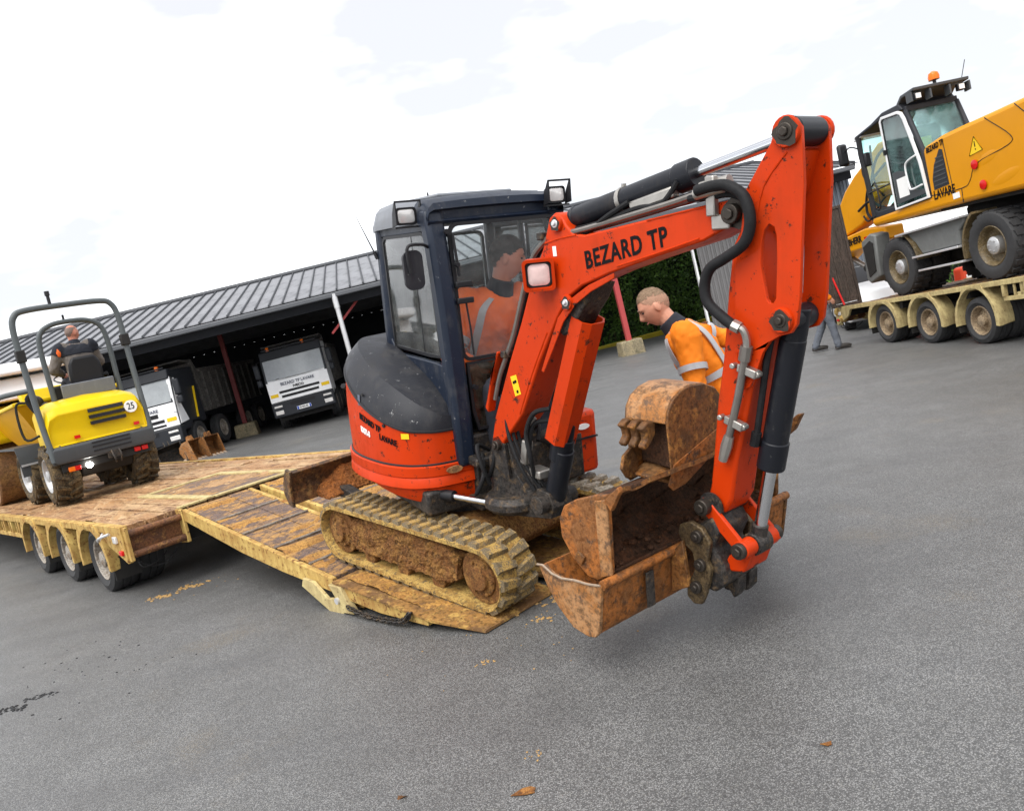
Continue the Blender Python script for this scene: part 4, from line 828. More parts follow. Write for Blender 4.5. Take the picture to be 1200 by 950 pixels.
for r, z in ((1.79, 1.53), (1.715, 1.30)):
    b = U(); b.box(bp(r + .02, z - .005, -.118), (.10, .035, .035), (0, .25, 0)); 
    for d in (-.05, .065): b.cyl(bp(r + d, z + d * -.25 , -.135), bp(r + d, z + d * -.25, -.10), .014, n=6)
    b.build('pipe_clamp', 'fitting', EX, .004)
for q_ in ([(2.0, 2.36), (1.90, 2.25), (1.86, 2.12)], [(1.745, 1.60), (1.78, 1.47), (1.82, 1.50)], [(.60, 2.10), (.72, 2.12), (.84, 2.13)], [(1.30, 2.165), (1.55, 2.19), (1.70, 2.20)], [(.26, 1.16), (.40, 1.40), (.56, 1.64)], [(1.10, 1.97), (1.35, 2.02), (1.58, 2.07)]):
    b = U(); P_ = smoothpath([bp(r, z, -.1062 if r > 1.72 else -.1008) for r, z in q_], 8); b.tube(P_, [.0038 + .0012 * math.sin(i * 2.1) for i in range(len(P_))], 5); b.build('weld_bead', 'orange', EX)
for k in range(3):
    o_ = -.02 + .035 * k; b = U(); b.tube(smoothpath([bp(.30 + .02 * k, .70, o_ - .06), bp(.22, .86, o_ - .09), bp(.14, 1.02, o_ - .085), bp(.10, 1.16, o_ - .06), bp(.07, 1.25, o_ - .05)], 6), .011, 8); b.cyl(bp(.30 + .02 * k, .70, o_ - .06), bp(.285 + .02 * k, .735, o_ - .066), .016, n=8); b.build('boom_hose', 'hose', EX)
# boom cylinder with its rod guard
b = U(); b.cyl(bp(.379, .639), bp(.50, .96), .062, n=18); b.cyl(bp(.46, .90), bp(.505, 1.03), .066, n=18); b.cyl(bp(.50, .99), bp(.60, 1.26), .052, n=16); BC = b.build('boom_cylinder', 'cylblack', EX, .006)
b = U(); b.cyl(bp(.58, 1.22), bp(.735, 1.80), .026, n=14); b.build('rod', 'chrome', BC)
g = [bp(.455, 1.03), bp(.755, 1.72)]; ax = (g[1] - g[0]).normalized(); sdv = BN; outv = ax.cross(sdv).normalized()
if outv.dot(BX) < 0: outv = -outv
b = U(); rings = []
for p in g:
    c = p + outv * .055
    rings.append([c + outv * x + sdv * y for x, y in ((-.075, -.080), (.01, -.082), (.045, -.045), (.045, .045), (.01, .082), (-.075, .080), (-.075, .072), (.005, .072), (.035, .04), (.035, -.04), (.005, -.072), (-.075, -.072))])
b.loft(rings); b.build('rod_guard', 'orange', BC)
b = U(); b.tube(smoothpath([bp(.30, .78, -.07), bp(.33, .92, -.11), bp(.30, 1.05, -.10), bp(.36, 1.17, -.08), bp(.46, 1.20, -.04)], 5), .014, 8); b.tube(smoothpath([bp(.26, .80, -.04), bp(.29, .95, -.08), bp(.33, 1.10, -.06), bp(.46, 1.13, -.02)], 5), .014, 8); b.build('cylinder_hose', 'hose', EX)
b = U(); b.box(bp(.235, .92, -.06), (.05, .05, .15), (0, .25, .2)); b.box(bp(.30, .80, -.03), (.14, .09, .05)); b.build('valve_block', 'fitting', EX, .008)
b = U(); b.tube(smoothpath([bp(.27, .98, -.07), bp(.30, 1.08, -.09), bp(.345, 1.14, -.06)], 5), .012, 8); b.build('cylinder_hose', 'pipe', EX)
for q in ([(.50, -.10, .84), (.62, -.17, .74), (.56, -.20, .62), (.47, -.14, .62)], [(.47, .05, .9), (.60, -.05, .98), (.66, -.10, .85), (.60, -.12, .72)], [(.46, .12, .9), (.62, .18, .95), (.78, .16, 1.02), (.86, .10, .95)], [(.50, -.05, .86), (.56, -.16, .92), (.62, -.17, .80), (.62, -.13, .68)]):
    b = U(); b.tube(smoothpath(q, 6), .014, 8); b.build('swing_hose', 'hose', EX)
# arm cylinder on top of the boom
p0, p1, p2 = bp(.705, 2.205), bp(1.415, 2.335), bp(2.005, 2.432)
p0 = bp(.72, 2.205); dA = (p2 - p0).normalized(); 
b = U(); b.cyl(p0 + dA * .03, p0 + dA * .76, .058, n=20); b.cyl(p0 + dA * .02, p0 + dA * .05, .061, n=20); b.cyl(p0 + dA * .70, p0 + dA * .80, .066, n=20); AC = b.build('arm_cylinder', 'cylblack', EX, .006)
b = U(); b.cyl(p0 + dA * .78, p2 - dA * .04, .025, n=16); b.build('rod', 'chrome', AC)
b = U(); b.cyl(p2 - BN * .09, p2 + BN * .09, .055, n=18); b.build('rod_eye', 'cylblack', AC, .006)
upA = Vector((0, 0, 1)); b = U(); c_ = p0 + dA * .56 - BN * .05 - upA * .055; b.bar(c_ - dA * .10, c_ + dA * .16, .05, .05); AV = b.build('cylinder_valve', 'fitting', AC, .01)
b = U(); b.tube(smoothpath([p0 + dA * .74 - BN * .06 - upA * .02, p0 + dA * .66 - BN * .08 - upA * .09, p0 + dA * .5 - BN * .07 - upA * .07, p0 + dA * .30 - BN * .08 - upA * .08, p0 + dA * .1 - BN * .06 - upA * .09], 6), .013, 8); b.tube(smoothpath([p0 + dA * .46 - BN * .07 - upA * .03, p0 + dA * .34 - BN * .09 - upA * .06, p0 + dA * .18 - BN * .07 - upA * .09, p0 + dA * .02 - BN * .06 - upA * .10], 6), .013, 8); b.build('cylinder_hose', 'hose', AC)
b = U(); b.cyl(p0 + dA * .36 - upA * .068, p0 + dA * .37 + upA * .075, .012, n=8); b.lathe([(.062, -.012), (.064, 0), (.062, .012)], p0 + dA * .37, dA, 18); b.build('hose_strap', 'fitting', AC)
# arm : two plates on a box
UPL = [(1.955, 2.452), (1.975, 2.472), (2.01, 2.480), (2.04, 2.470), (2.06, 2.44), (2.063, 2.369), (2.066, 2.243), (2.053, 2.05), (2.040, 1.825), (2.025, 1.72), (2.00, 1.685), (1.95, 1.672), (1.905, 1.648), (1.87, 1.60), (1.838, 1.52), (1.805, 1.455), (1.775, 1.44), (1.750, 1.47), (1.735, 1.56), (1.745, 1.75), (1.755, 1.95), (1.785, 2.06), (1.812, 2.235), (1.86, 2.30), (1.933, 2.40)]
SLOT = [(1.873, 1.955), (1.880, 2.035), (1.896, 2.085), (1.918, 2.107), (1.938, 2.095), (1.947, 2.06), (1.947, 1.97), (1.938, 1.82), (1.925, 1.80), (1.908, 1.80), (1.895, 1.82)]
def plate_with_hole(outer, hole, o0, o1, parent):
    k = min(range(len(outer)), key=lambda i: (Vector(outer[i]) - Vector(hole[0])).length)
    area = lambda q: sum(q[i - 1][0] * q[i][1] - q[i][0] * q[i - 1][1] for i in range(len(q)))
    h = hole if area(hole) * area(outer) < 0 else [hole[0]] + hole[:0:-1]
    b = U(); n, m = len(outer), len(h)
    vs = [bp(x, z, o) for o in (o0, o1) for x, z in outer + h]; N_ = n + m
    loop = list(range(k, n)) + list(range(0, k + 1)) + [n + i for i in range(m)] + [n]
    fs = [(i, (i + 1) % n, (i + 1) % n + N_, i + N_) for i in range(n)] + [(n + i, n + (i + 1) % m, n + (i + 1) % m + N_, n + i + N_) for i in range(m)]
    # side faces triangulated by ear filling of the keyhole loop
    from mathutils.geometry import tessellate_polygon
    tr = tessellate_polygon([[Vector((x, z, 0)) for x, z in outer], [Vector((x, z, 0)) for x, z in h]])
    fs += [tuple(t) for t in tr] + [tuple(i + N_ for i in t) for t in tr]
    b.put(vs, fs); return b.build('arm_plate', 'orange', parent, .006)
BOX = [(1.735, 2.03), (1.702, 1.84), (1.663, 1.556), (1.627, 1.38), (1.586, 1.088), (1.566, .97), (1.548, .912), (1.56, .862), (1.60, .85), (1.64, .86), (1.680, .93), (1.715, 1.121), (1.746, 1.228), (1.800, 1.445), (1.835, 1.52), (1.86, 1.75), (1.86, 2.0), (1.84, 2.10), (1.77, 2.09)]
b = U(); b.prism(BOX, -.088, .088, bpf); AR = b.build('arm', 'orange', EX, .014)
plate_with_hole(UPL, SLOT, -.105, -.085, AR); plate_with_hole(UPL, SLOT, .085, .105, AR)
b = U(); b.prism([(1.86, 2.10), (1.98, 2.22), (2.02, 2.36), (2.0, 2.37), (1.95, 2.24), (1.85, 2.13)], -.085, .085, bpf); b.build('arm_web', 'orange', AR)
b = U(); b.prism([(1.70, 2.19), (1.83, 2.20), (1.83, 2.09), (1.72, 2.10)], -.05, .05, bpf); b.build('arm_lug', 'orange', AR)
for o in (-.105, .123): boss(2.005, 2.432, o, .058, AR)
for r_, z_, o_, q_ in ((2.005, 2.432, -.1225, .05), (1.963, 1.735, -.1225, .042), (1.756, 2.158, -.1005, .062), (.742, 1.80, -.1185, .032), (.711, 2.195, -.1185, .034)):
    b = U(); n_ = 16; b.prism([(r_ + q_ * (1 + .18 * math.sin(5 * t + r_ * 9)) * math.cos(t), z_ - .004 + q_ * (1 + .2 * math.cos(3 * t + z_)) * math.sin(t)) for t in [2 * math.pi * k / n_ for k in range(n_)]], o_ - .0012, o_, bpf); b.build('grease', 'bolt', EX)
pin(2.005, 2.432, -.13, .128, .032, 'bolt', AR); boss(1.963, 1.735, -.105, .050, AR); pin(1.963, 1.735, -.128, .12, .028, 'bolt', AR)
# bucket cylinder
q0, q1, q2 = bp(1.963, 1.735), bp(1.845, 1.095), bp(1.744, .723); dB = (q2 - q0).normalized()
b = U(); b.cyl(q0 - dB * .04, q0 + dB * .10, .052, n=18); b.cyl(q0 + dB * .09, q0 + dB * .56, .054, n=20); b.cyl(q0 + dB * .54, q0 + dB * .67, .060, n=20); b.cyl(q0 - BN * .08, q0 + BN * .08, .05, n=16); KC = b.build('bucket_cylinder', 'cylblack', EX, .006)
b = U(); b.cyl(q0 + dB * .66, q2 - dB * .04, .028, n=18); b.build('rod', 'chrome', KC)
b = U(); b.cyl(q2 - BN * .05, q2 + BN * .05, .052, n=18); b.cyl(q2 - dB * .09, q2 - dB * .02, .036, n=14); b.build('rod_eye', 'casting', KC, .006)
b = U(); b.tube([bp(1.885, 1.66, -.06), bp(1.86, 1.56, -.062), bp(1.80, 1.24, -.06)], .014, 8); b.tube([bp(1.80, 1.25, -.06), bp(1.785, 1.19, -.058)], .022, 8); b.build('cylinder_pipe', 'hose', KC)
# links to the bucket
for o in (-.125, .105):
    b = U(); a_, c_ = Vector((1.561, .888)), Vector((1.744, .723)); d = (c_ - a_).normalized(); n_ = Vector((-d.y, d.x))
    poly = [tuple(a_ + d * (-.035) + n_ * .02)] + [tuple(a_ - d * .035 - n_ * .02)] + [tuple(a_ + d * .02 - n_ * .034), tuple(c_ - d * .02 - n_ * .030), tuple(c_ + d * .038 - n_ * .015), tuple(c_ + d * .038 + n_ * .015), tuple(c_ - d * .02 + n_ * .030), tuple(a_ + d * .02 + n_ * .034)]
    b.prism(poly, o, o + .022, bpf); b.build('bucket_link', 'orange', EX, .005)
pin(1.561, .888, -.16, .15, .038, 'bolt'); pin(1.744, .723, -.155, .15, .036, 'bolt')
b = U(); b.lathe([(.058, 0), (.06, .012), (.045, .014)], bp(1.585, .895, -.105), -BN, 18); b.build('pin_boss', 'casting', EX)
for o0, o1 in ((-.13, -.052), (.052, .11)): b = U(); b.cyl(bp(1.744, .723, o0), bp(1.744, .723, o1), .042, n=16); b.build('link_tube', 'orange', EX, .004)
b = U(); b.prism([(1.72, .70), (1.765, .69), (1.73, .60), (1.66, .585), (1.625, .615), (1.65, .66)], -.09, .09, bpf); b.build('push_link', 'orange', EX, .01)
# quick coupler
CPL = [(1.429, .74), (1.44, .785), (1.50, .813), (1.566, .795), (1.609, .735), (1.598, .68), (1.588, .64), (1.607, .604), (1.592, .54), (1.570, .47), (1.544, .415), (1.500, .405), (1.462, .435), (1.465, .50), (1.500, .55), (1.518, .60), (1.505, .664), (1.45, .70)]
for o in (-.165, .14):
    b = U(); b.prism(CPL, o, o + .028, bpf); CP = b.build('coupler_plate', 'bronze', EX, .006)
    for r, z in ((1.544, .753), (1.555, .618), (1.525, .50)): b = U(); b.cyl(bp(r, z, o - .02), bp(r, z, o + .01), .030, n=14); b.cyl(bp(r, z, o - .03), bp(r, z, o - .015), .017, n=6); b.build('coupler_bolt', 'bolt', CP, .004)
b = U(); b.prism([(1.48, .76), (1.60, .85), (1.64, .78), (1.60, .70), (1.655, .62), (1.66, .54), (1.60, .48), (1.51, .49), (1.52, .60)], -.134, .10, bpf); b.build('coupler_body', 'casting', EX, .015)
for o in (.0, .09): b = U(); b.prism([(1.58, .52), (1.66, .54), (1.655, .46), (1.625, .42), (1.605, .45), (1.57, .45)], o - .03, o + .03, bpf); b.build('coupler_hook', 'casting', EX, .008)
b = U(); b.cyl(bp(1.585, .88, -.10), bp(1.585, .88, .10), .05, n=16); b.build('bucket_pin', 'casting', EX)
# wide bucket on the coupler
def shell(prof, t, o0, o1, f=bpf, closed=False):
    """open profile of (a, z) given thickness t to its inner side, drawn out from o0 to o1"""
    n = len(prof); cx = sum(p[0] for p in prof) / n; cz = sum(p[1] for p in prof) / n; inn = []
    for i in range(n):
        d = (Vector(prof[min(i + 1, n - 1)]) - Vector(prof[max(i - 1, 0)])).normalized(); nn = Vector((-d.y, d.x))
        if nn.dot(Vector((cx, cz)) - Vector(prof[i])) < 0: nn = -nn
        inn.append(tuple(Vector(prof[i]) + nn * t))
    b = U(); b.prism(list(prof) + inn[::-1], o0, o1, f); return b, inn
PA_ = [(1.400, .655), (1.392, .60), (1.380, .50), (1.368, .425), (1.345, .392), (1.30, .380), (1.20, .392), (1.11, .465), (1.045, .55), (1.0, .635)]
b, _ = shell(PA_, .018, -.635, .76); WB = b.build('bucket', 'rust', EX, .004)
for o in (-.66, .765):
    b = U(); b.prism([(1.405, .648), (1.372, .418), (1.345, .385), (1.30, .372), (1.20, .385), (1.105, .46), (1.04, .545), (.990, .635), (1.03, .642), (1.09, .617), (1.16, .612), (1.24, .628), (1.33, .635)], o, o + .022, bpf); b.build('end_plate', 'rustpale' if o < 0 else 'rustdark', WB, .005)
b = U(); b.tube([bp(*q, -.665) for q in ((.990, .640), (1.03, .647), (1.09, .622), (1.16, .617), (1.24, .633), (1.33, .640), (1.405, .655))], .0055, 6); b.build('worn_edge', 'wornedge', WB)
b = U(); b.tube([bp(1.405, .650, -.65), bp(1.408, .655, .1), bp(1.405, .65, .765)], .022, 10); b.build('bucket_lip', 'rust', WB)
b = U(); b.box(bp(1.415, .53, -.36), (.012, .05, .17), (0, 0, PH)); b.build('wear_pad', 'casting', WB, .003)
for o in (-.19, .17): b = U(); b.prism([(1.40, .64), (1.47, .72), (1.50, .50), (1.39, .44)], o, o + .022, bpf); b.build('bucket_ear', 'rustdark', WB, .004)

# ---- the two loose buckets carried in the wide one
def upw(b): b.M = EX_M @ MU; return b
B2 = thing('bucket', 'rusty ditching bucket nested inside the wide bucket, mouth towards the asphalt', 'bucket', EX_M, 'loose digger buckets')
PB_ = [(1.372, .655), (1.30, .625), (1.235, .628), (1.15, .69), (1.09, .77), (1.085, .85), (1.12, .915), (1.19, .96), (1.34, 1.012), (1.46, 1.072)]
b, _ = shell(PB_, .016, -.545, .70); b.build('shell', 'rustinside', B2, .003)
for o, m in ((-.572, 'rust'), (.70, 'rustdark')):
    b = U(); b.prism([(1.385, .665), (1.30, .612), (1.23, .615), (1.14, .68), (1.075, .77), (1.07, .86), (1.11, .93), (1.19, .975), (1.34, 1.03), (1.395, 1.035), (1.39, .85)], o, o + .028, bpf); b.build('side_plate', m, B2, .006)
b = U(); b.prism([(1.40, .67), (1.33, .64), (1.325, 1.0), (1.40, 1.02)], -.584, -.572, bpf); b.build('wear_strip', 'rustpale', B2, .004)
b = U(); b.box(bp(1.20, .70, -.578), (.05, .014, .05), (0, .5, PH)); b.build('lug_plate', 'rustdark', B2, .004)
b = U(); rings = []
random.seed(2)
for i in range(30):
    o = -.575 + 1.33 * i / 29; k = random.uniform(-.012, .012); rings.append([bp(1.33, 1.0, o), bp(1.47 + k, 1.075 + k, o), bp(1.475 + k, 1.055 + k, o), bp(1.34, .985, o)])
b.loft(rings); b.build('cutting_edge', 'rustdark', B2)
b = U(); b.prism([(1.40, 1.02), (1.52, 1.125), (1.545, 1.13), (1.50, 1.04), (1.40, .95)], .70, .735, bpf); b.build('side_tooth', 'rustdark', B2, .004)
b = U(); b.prism([(1.40, 1.02), (1.49, 1.10), (1.50, 1.08), (1.44, .98)], -.60, -.575, bpf); b.build('side_tooth', 'rust', B2, .004)
b = U(); random.seed(8)
rings = []
for i in range(60):
    o = -.53 + 1.2 * i / 59; h = lambda q: random.uniform(-.012, .012) + .012 * math.sin(i * .4 + q * 9)
    rings.append([bp(1.12 + .24 * q, .70 + .09 * (1 - q) ** 1.5 - .06 * q + h(q), o) for q in [k / 9 for k in range(10)]] + [bp(1.36, .63, o), bp(1.22, .64, o), bp(1.12, .70, o)])
b.loft(rings)
for k in range(160): q = random.uniform(.006, .020); b.ell(bp(random.uniform(1.16, 1.35), random.uniform(.66, .72), random.uniform(-.5, .6)), (q, q, q * .7), nu=6, nv=4)
kind(b.build('soil', 'rustinside', B2), 'stuff')

B3 = thing('bucket', 'narrow rusty digging bucket with teeth lying upside down on the wide bucket', 'bucket', EX_M, 'loose digger buckets')
lz = lambda l, z, r: bp(r, z, l)
arc = [(-.215, 1.00), (-.215, 1.28), (-.20, 1.345), (-.15, 1.385), (-.05, 1.415), (.08, 1.405), (.19, 1.345), (.25, 1.25), (.25, 1.15), (.20, 1.09)]
arc = [(-.205, 1.27), (-.195, 1.325), (-.16, 1.375), (-.10, 1.405), (-.03, 1.418), (.07, 1.408), (.16, 1.37), (.225, 1.30), (.255, 1.21), (.23, 1.13), (.16, 1.085), (.0, 1.04), (-.19, .985)]
b, _ = shell(arc, .016, 1.185, 1.425, lz); b.build('shell', 'rustpale', B3, .004)
for r in (1.175, 1.422):
    b = U(); b.prism([(-.20, 1.275), (-.19, 1.325), (-.155, 1.372), (-.095, 1.402), (-.03, 1.413), (.07, 1.403), (.155, 1.365), (.22, 1.295), (.25, 1.21), (.225, 1.13), (.16, 1.088), (-.185, 1.03)], r, r + .014, lz); b.build('side_plate', 'rustdark', B3, .004)
    b = U(); b.prism([(.18, 1.18), (-.175, 1.075), (-.225, .99), (-.19, .955), (-.10, .965), (.19, 1.09)], r - .006 if r < 1.3 else r + .012, r + .018 if r > 1.3 else r + .004, lz); b.build('side_cutter', 'rust', B3, .004)
for k, r in enumerate((1.215, 1.275, 1.335)):
    b = U(); b.prism([(-.185, 1.275), (-.19, 1.215), (-.225, 1.175), (-.262, 1.15), (-.278, 1.17), (-.25, 1.20), (-.256, 1.232), (-.282, 1.255), (-.24, 1.28)], r - .02, r + .02, lz); b.build('tooth', 'rustdark', B3, .008)
b = U(); b.prism([(-.16, 1.06), (-.20, 1.13), (-.255, 1.10), (-.275, 1.04), (-.24, .985), (-.17, .975)], 1.19, 1.21, lz); b.build('side_cutter', 'rustdark', B3, .004)
b = U(); b.box(bp(1.30, 1.15, -.12), (.22, .03, .22)); b.build('soil_plug', 'rustinside', B3, .01)
# ------------------------------------------------------------------ open shed behind
SH_M = TR(4.28, 26.1, 0) @ RY(-1.9) @ RZ(8)
SH = thing('open_shed', 'long dark open-fronted shed with a ribbed grey metal roof behind the machines', 'shed', SH_M)
S0, S1, YR, ZE, ZR = -26.0, 9.0, 6.3, 4.33, 5.93
sl_ = (ZR - ZE) / (YR + .25)
PW = .42; b = MB()
b.put([(0, -.25, 0), (PW, -.25, 0), (PW, YR, ZR - ZE), (0, YR, ZR - ZE), (0, -.25, -.02), (PW, -.25, -.02), (PW, YR, ZR - ZE - .02), (0, YR, ZR - ZE - .02)], [(0, 1, 2, 3), (4, 5, 6, 7), (0, 1, 5, 4), (1, 2, 6, 5), (2, 3, 7, 6), (3, 0, 4, 7)])
pm = b.mesh('roof_sheet', 'roofsheet')
b = MB()
rings = [[(-.03, y, z + .001), (-.014, y, z + .055), (.014, y, z + .055), (.03, y, z + .001)] for y, z in ((-.29, -.008), (YR, ZR - ZE))]; b.loft(rings); rm = b.mesh('roof_rib', 'roofrib')
k = S0; random.seed(6)
while k < S1 - .01:
    share('roof_sheet', pm, SH, TR(k, 0, ZE + random.uniform(-.004, .004))); share('roof_rib', rm, SH, TR(k, 0, ZE + .003)); k += PW
b = MB(); b.tube([(S0, YR, ZR + .03), (S1, YR, ZR + .03)], .10, 8); b.build('ridge_cap', 'roofrib', SH)
b = MB(); b.box(((S0 + S1) / 2, -.31, ZE - .13), (S1 - S0, .13, .15)); b.build('gutter', 'gutter', SH, .03)
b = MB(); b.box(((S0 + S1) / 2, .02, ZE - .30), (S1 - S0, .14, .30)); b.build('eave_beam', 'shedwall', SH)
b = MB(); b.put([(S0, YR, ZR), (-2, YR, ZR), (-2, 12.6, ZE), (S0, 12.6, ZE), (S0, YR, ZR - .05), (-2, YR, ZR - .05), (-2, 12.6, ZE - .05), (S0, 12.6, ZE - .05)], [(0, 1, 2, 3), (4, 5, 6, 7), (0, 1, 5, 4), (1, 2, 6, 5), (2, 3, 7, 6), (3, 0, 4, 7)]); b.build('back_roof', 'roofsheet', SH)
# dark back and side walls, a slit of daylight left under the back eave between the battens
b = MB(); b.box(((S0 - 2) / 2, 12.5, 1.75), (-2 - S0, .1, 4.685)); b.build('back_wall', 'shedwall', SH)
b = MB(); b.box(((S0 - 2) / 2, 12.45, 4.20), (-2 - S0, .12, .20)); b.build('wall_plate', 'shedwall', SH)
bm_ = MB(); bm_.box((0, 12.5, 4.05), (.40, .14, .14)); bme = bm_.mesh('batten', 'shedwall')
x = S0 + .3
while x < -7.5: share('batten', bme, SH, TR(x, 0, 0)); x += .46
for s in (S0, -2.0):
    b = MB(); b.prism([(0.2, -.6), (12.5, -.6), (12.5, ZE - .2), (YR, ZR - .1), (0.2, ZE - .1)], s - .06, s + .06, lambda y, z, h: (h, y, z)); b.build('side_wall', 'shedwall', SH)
for s in (-22, -18, -13.3, -9.0, -4.5, 0.0, 4.5):
    b = MB(); b.bar((s, 0.1, ZE - .30), (s, YR, ZR - .25), .12, .22); b.build('rafter', 'darkredpost' if s < -2 else 'shedwall', SH)
for y, z in ((1.6, 4.55), (3.2, 4.95), (4.8, 5.35)):
    b = MB(); b.box(((S0 + S1) / 2, y, z), (S1 - S0, .08, .16)); b.build('purlin', 'shedwall', SH)
# posts on concrete blocks
for s, y, zb, m, w in ((0.0, 0.0, -.02, 'redpost', .17), (-13.3, 3.9, .42, 'darkredpost', .16)):
    b = MB(); b.box((s, y, (zb + .45 + ZE + (y + .25) * sl_ - .3) / 2), (w, w, ZE + (y + .25) * sl_ - .3 - zb - .45)); b.build('post', m, SH, .01)
    b = MB(); b.prism([(-.40, -.03), (.40, -.03), (.36, .50), (-.36, .50)], -.33, .33, lambda x, z, h: (s + x, y + h, zb + z)); b.build('concrete_block', 'concrete', SH, .04)
b = MB(); b.cyl((-8.9, -.30, ZE - .15), (-8.9, -.26, .2), .075, n=14); b.cyl((-8.9, -.30, ZE - .55), (-8.9, -.30, ZE - .1), .09, n=14); b.build('downpipe', 'galv', SH)
b = MB(); b.bar((-9.3, .5, 3.1), (-7.9, .5, ZE - .1), .07, .07); b.build('brace', 'redpost', SH)
b = MB(); b.bar((4.6, .3, 1.0), (7.8, .2, ZE - .6), .06, .06); b.build('brace', 'redpost', SH)
# clad bay at the right end
b = MB(); b.box((PW * 0, 0, 0), (.29, .03, 4.9)); b.box((-.07, -.03, 0), (.05, .04, 4.9)); b.box((.07, -.03, 0), (.05, .04, 4.9)); cm = b.mesh('wall_sheet', 'cladgrey'); cm2 = b.mesh('wall_sheet', 'cladblue')
s = 3.2
while s < 8.9: share('wall_sheet', cm if s < 6.6 else cm2, SH, TR(s + .14, .45, 1.65)); s += .30
b = MB(); b.box((3.02, .42, 1.8), (.07, .10, 5.0)); b.build('corner_trim', 'white', SH)
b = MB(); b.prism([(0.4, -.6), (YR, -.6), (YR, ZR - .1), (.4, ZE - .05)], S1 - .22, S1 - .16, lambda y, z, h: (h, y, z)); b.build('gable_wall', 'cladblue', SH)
b = MB(); b.bar((S1 + .04, -.30, ZE - .02), (S1 + .04, YR, ZR - .02), .06, .2); b.build('verge_trim', 'roofrib', SH)
b = MB(); b.box((7.75, .40, 2.9), (.5, .05, .9)); b.build('wall_board', 'rustpale', SH)

# ------------------------------------------------------------------ hedge and kerb by the right bay
def hedge(label, mat, x0, x1, zt, count):
  HG = thing('hedge', label, 'hedge', mat)
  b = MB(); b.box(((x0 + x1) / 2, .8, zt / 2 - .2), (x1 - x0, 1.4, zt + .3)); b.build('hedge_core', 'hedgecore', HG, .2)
  b = MB(); random.seed(11)
  for _ in range(count):
    x = random.uniform(x0, x1); z = random.uniform(-.25, zt + .1); y = .02 + random.gauss(0, .09) - .10 * math.sin(x * 2.3 + z * 1.7) - .08 * math.sin(x * 5.1 - z * 3.1)
    if random.random() < .12: z = zt + random.gauss(.05, .06); y = random.uniform(.0, 1.4)
    s = random.uniform(.045, .095); a = random.uniform(0, 6.28); t = random.uniform(-.9, .9); e = Vector((math.cos(a), .5 * math.sin(t), math.sin(a))) * s; f = Vector((-math.sin(a), random.uniform(-.8, .5), math.cos(a))) * s * .5
    p = Vector((x, y, z)); b.put([p - e, p + f, p + e, p - f], [(0, 1, 2, 3)])
  kind(b.build('leaves', 'leaf', HG), 'stuff')
  b = MB(); random.seed(3); x = x0 + .1
  while x < x1: b.tube([(x, 0, -.2), (x + random.uniform(-.1, .1), -.05, .5)], .02, 5); x += .3
  kind(b.build('stems', 'bark', HG), 'stuff')
hedge('tall dark green hedge behind the red post', SH_M @ TR(0, 7.62, 0), -2.2, 7.0, 4.3, 17000)
hedge('low green boundary hedge behind the wheeled excavator', TR(14, 27, 0) @ RZ(-14), 0, 30, 1.75, 14000)
kb = MB(SH_M); kb.box((2.2, 6.75, .02), (9.5, .22, .20)); kind(kb.build('kerb', 'kerbyellow', None, .02), 'structure')

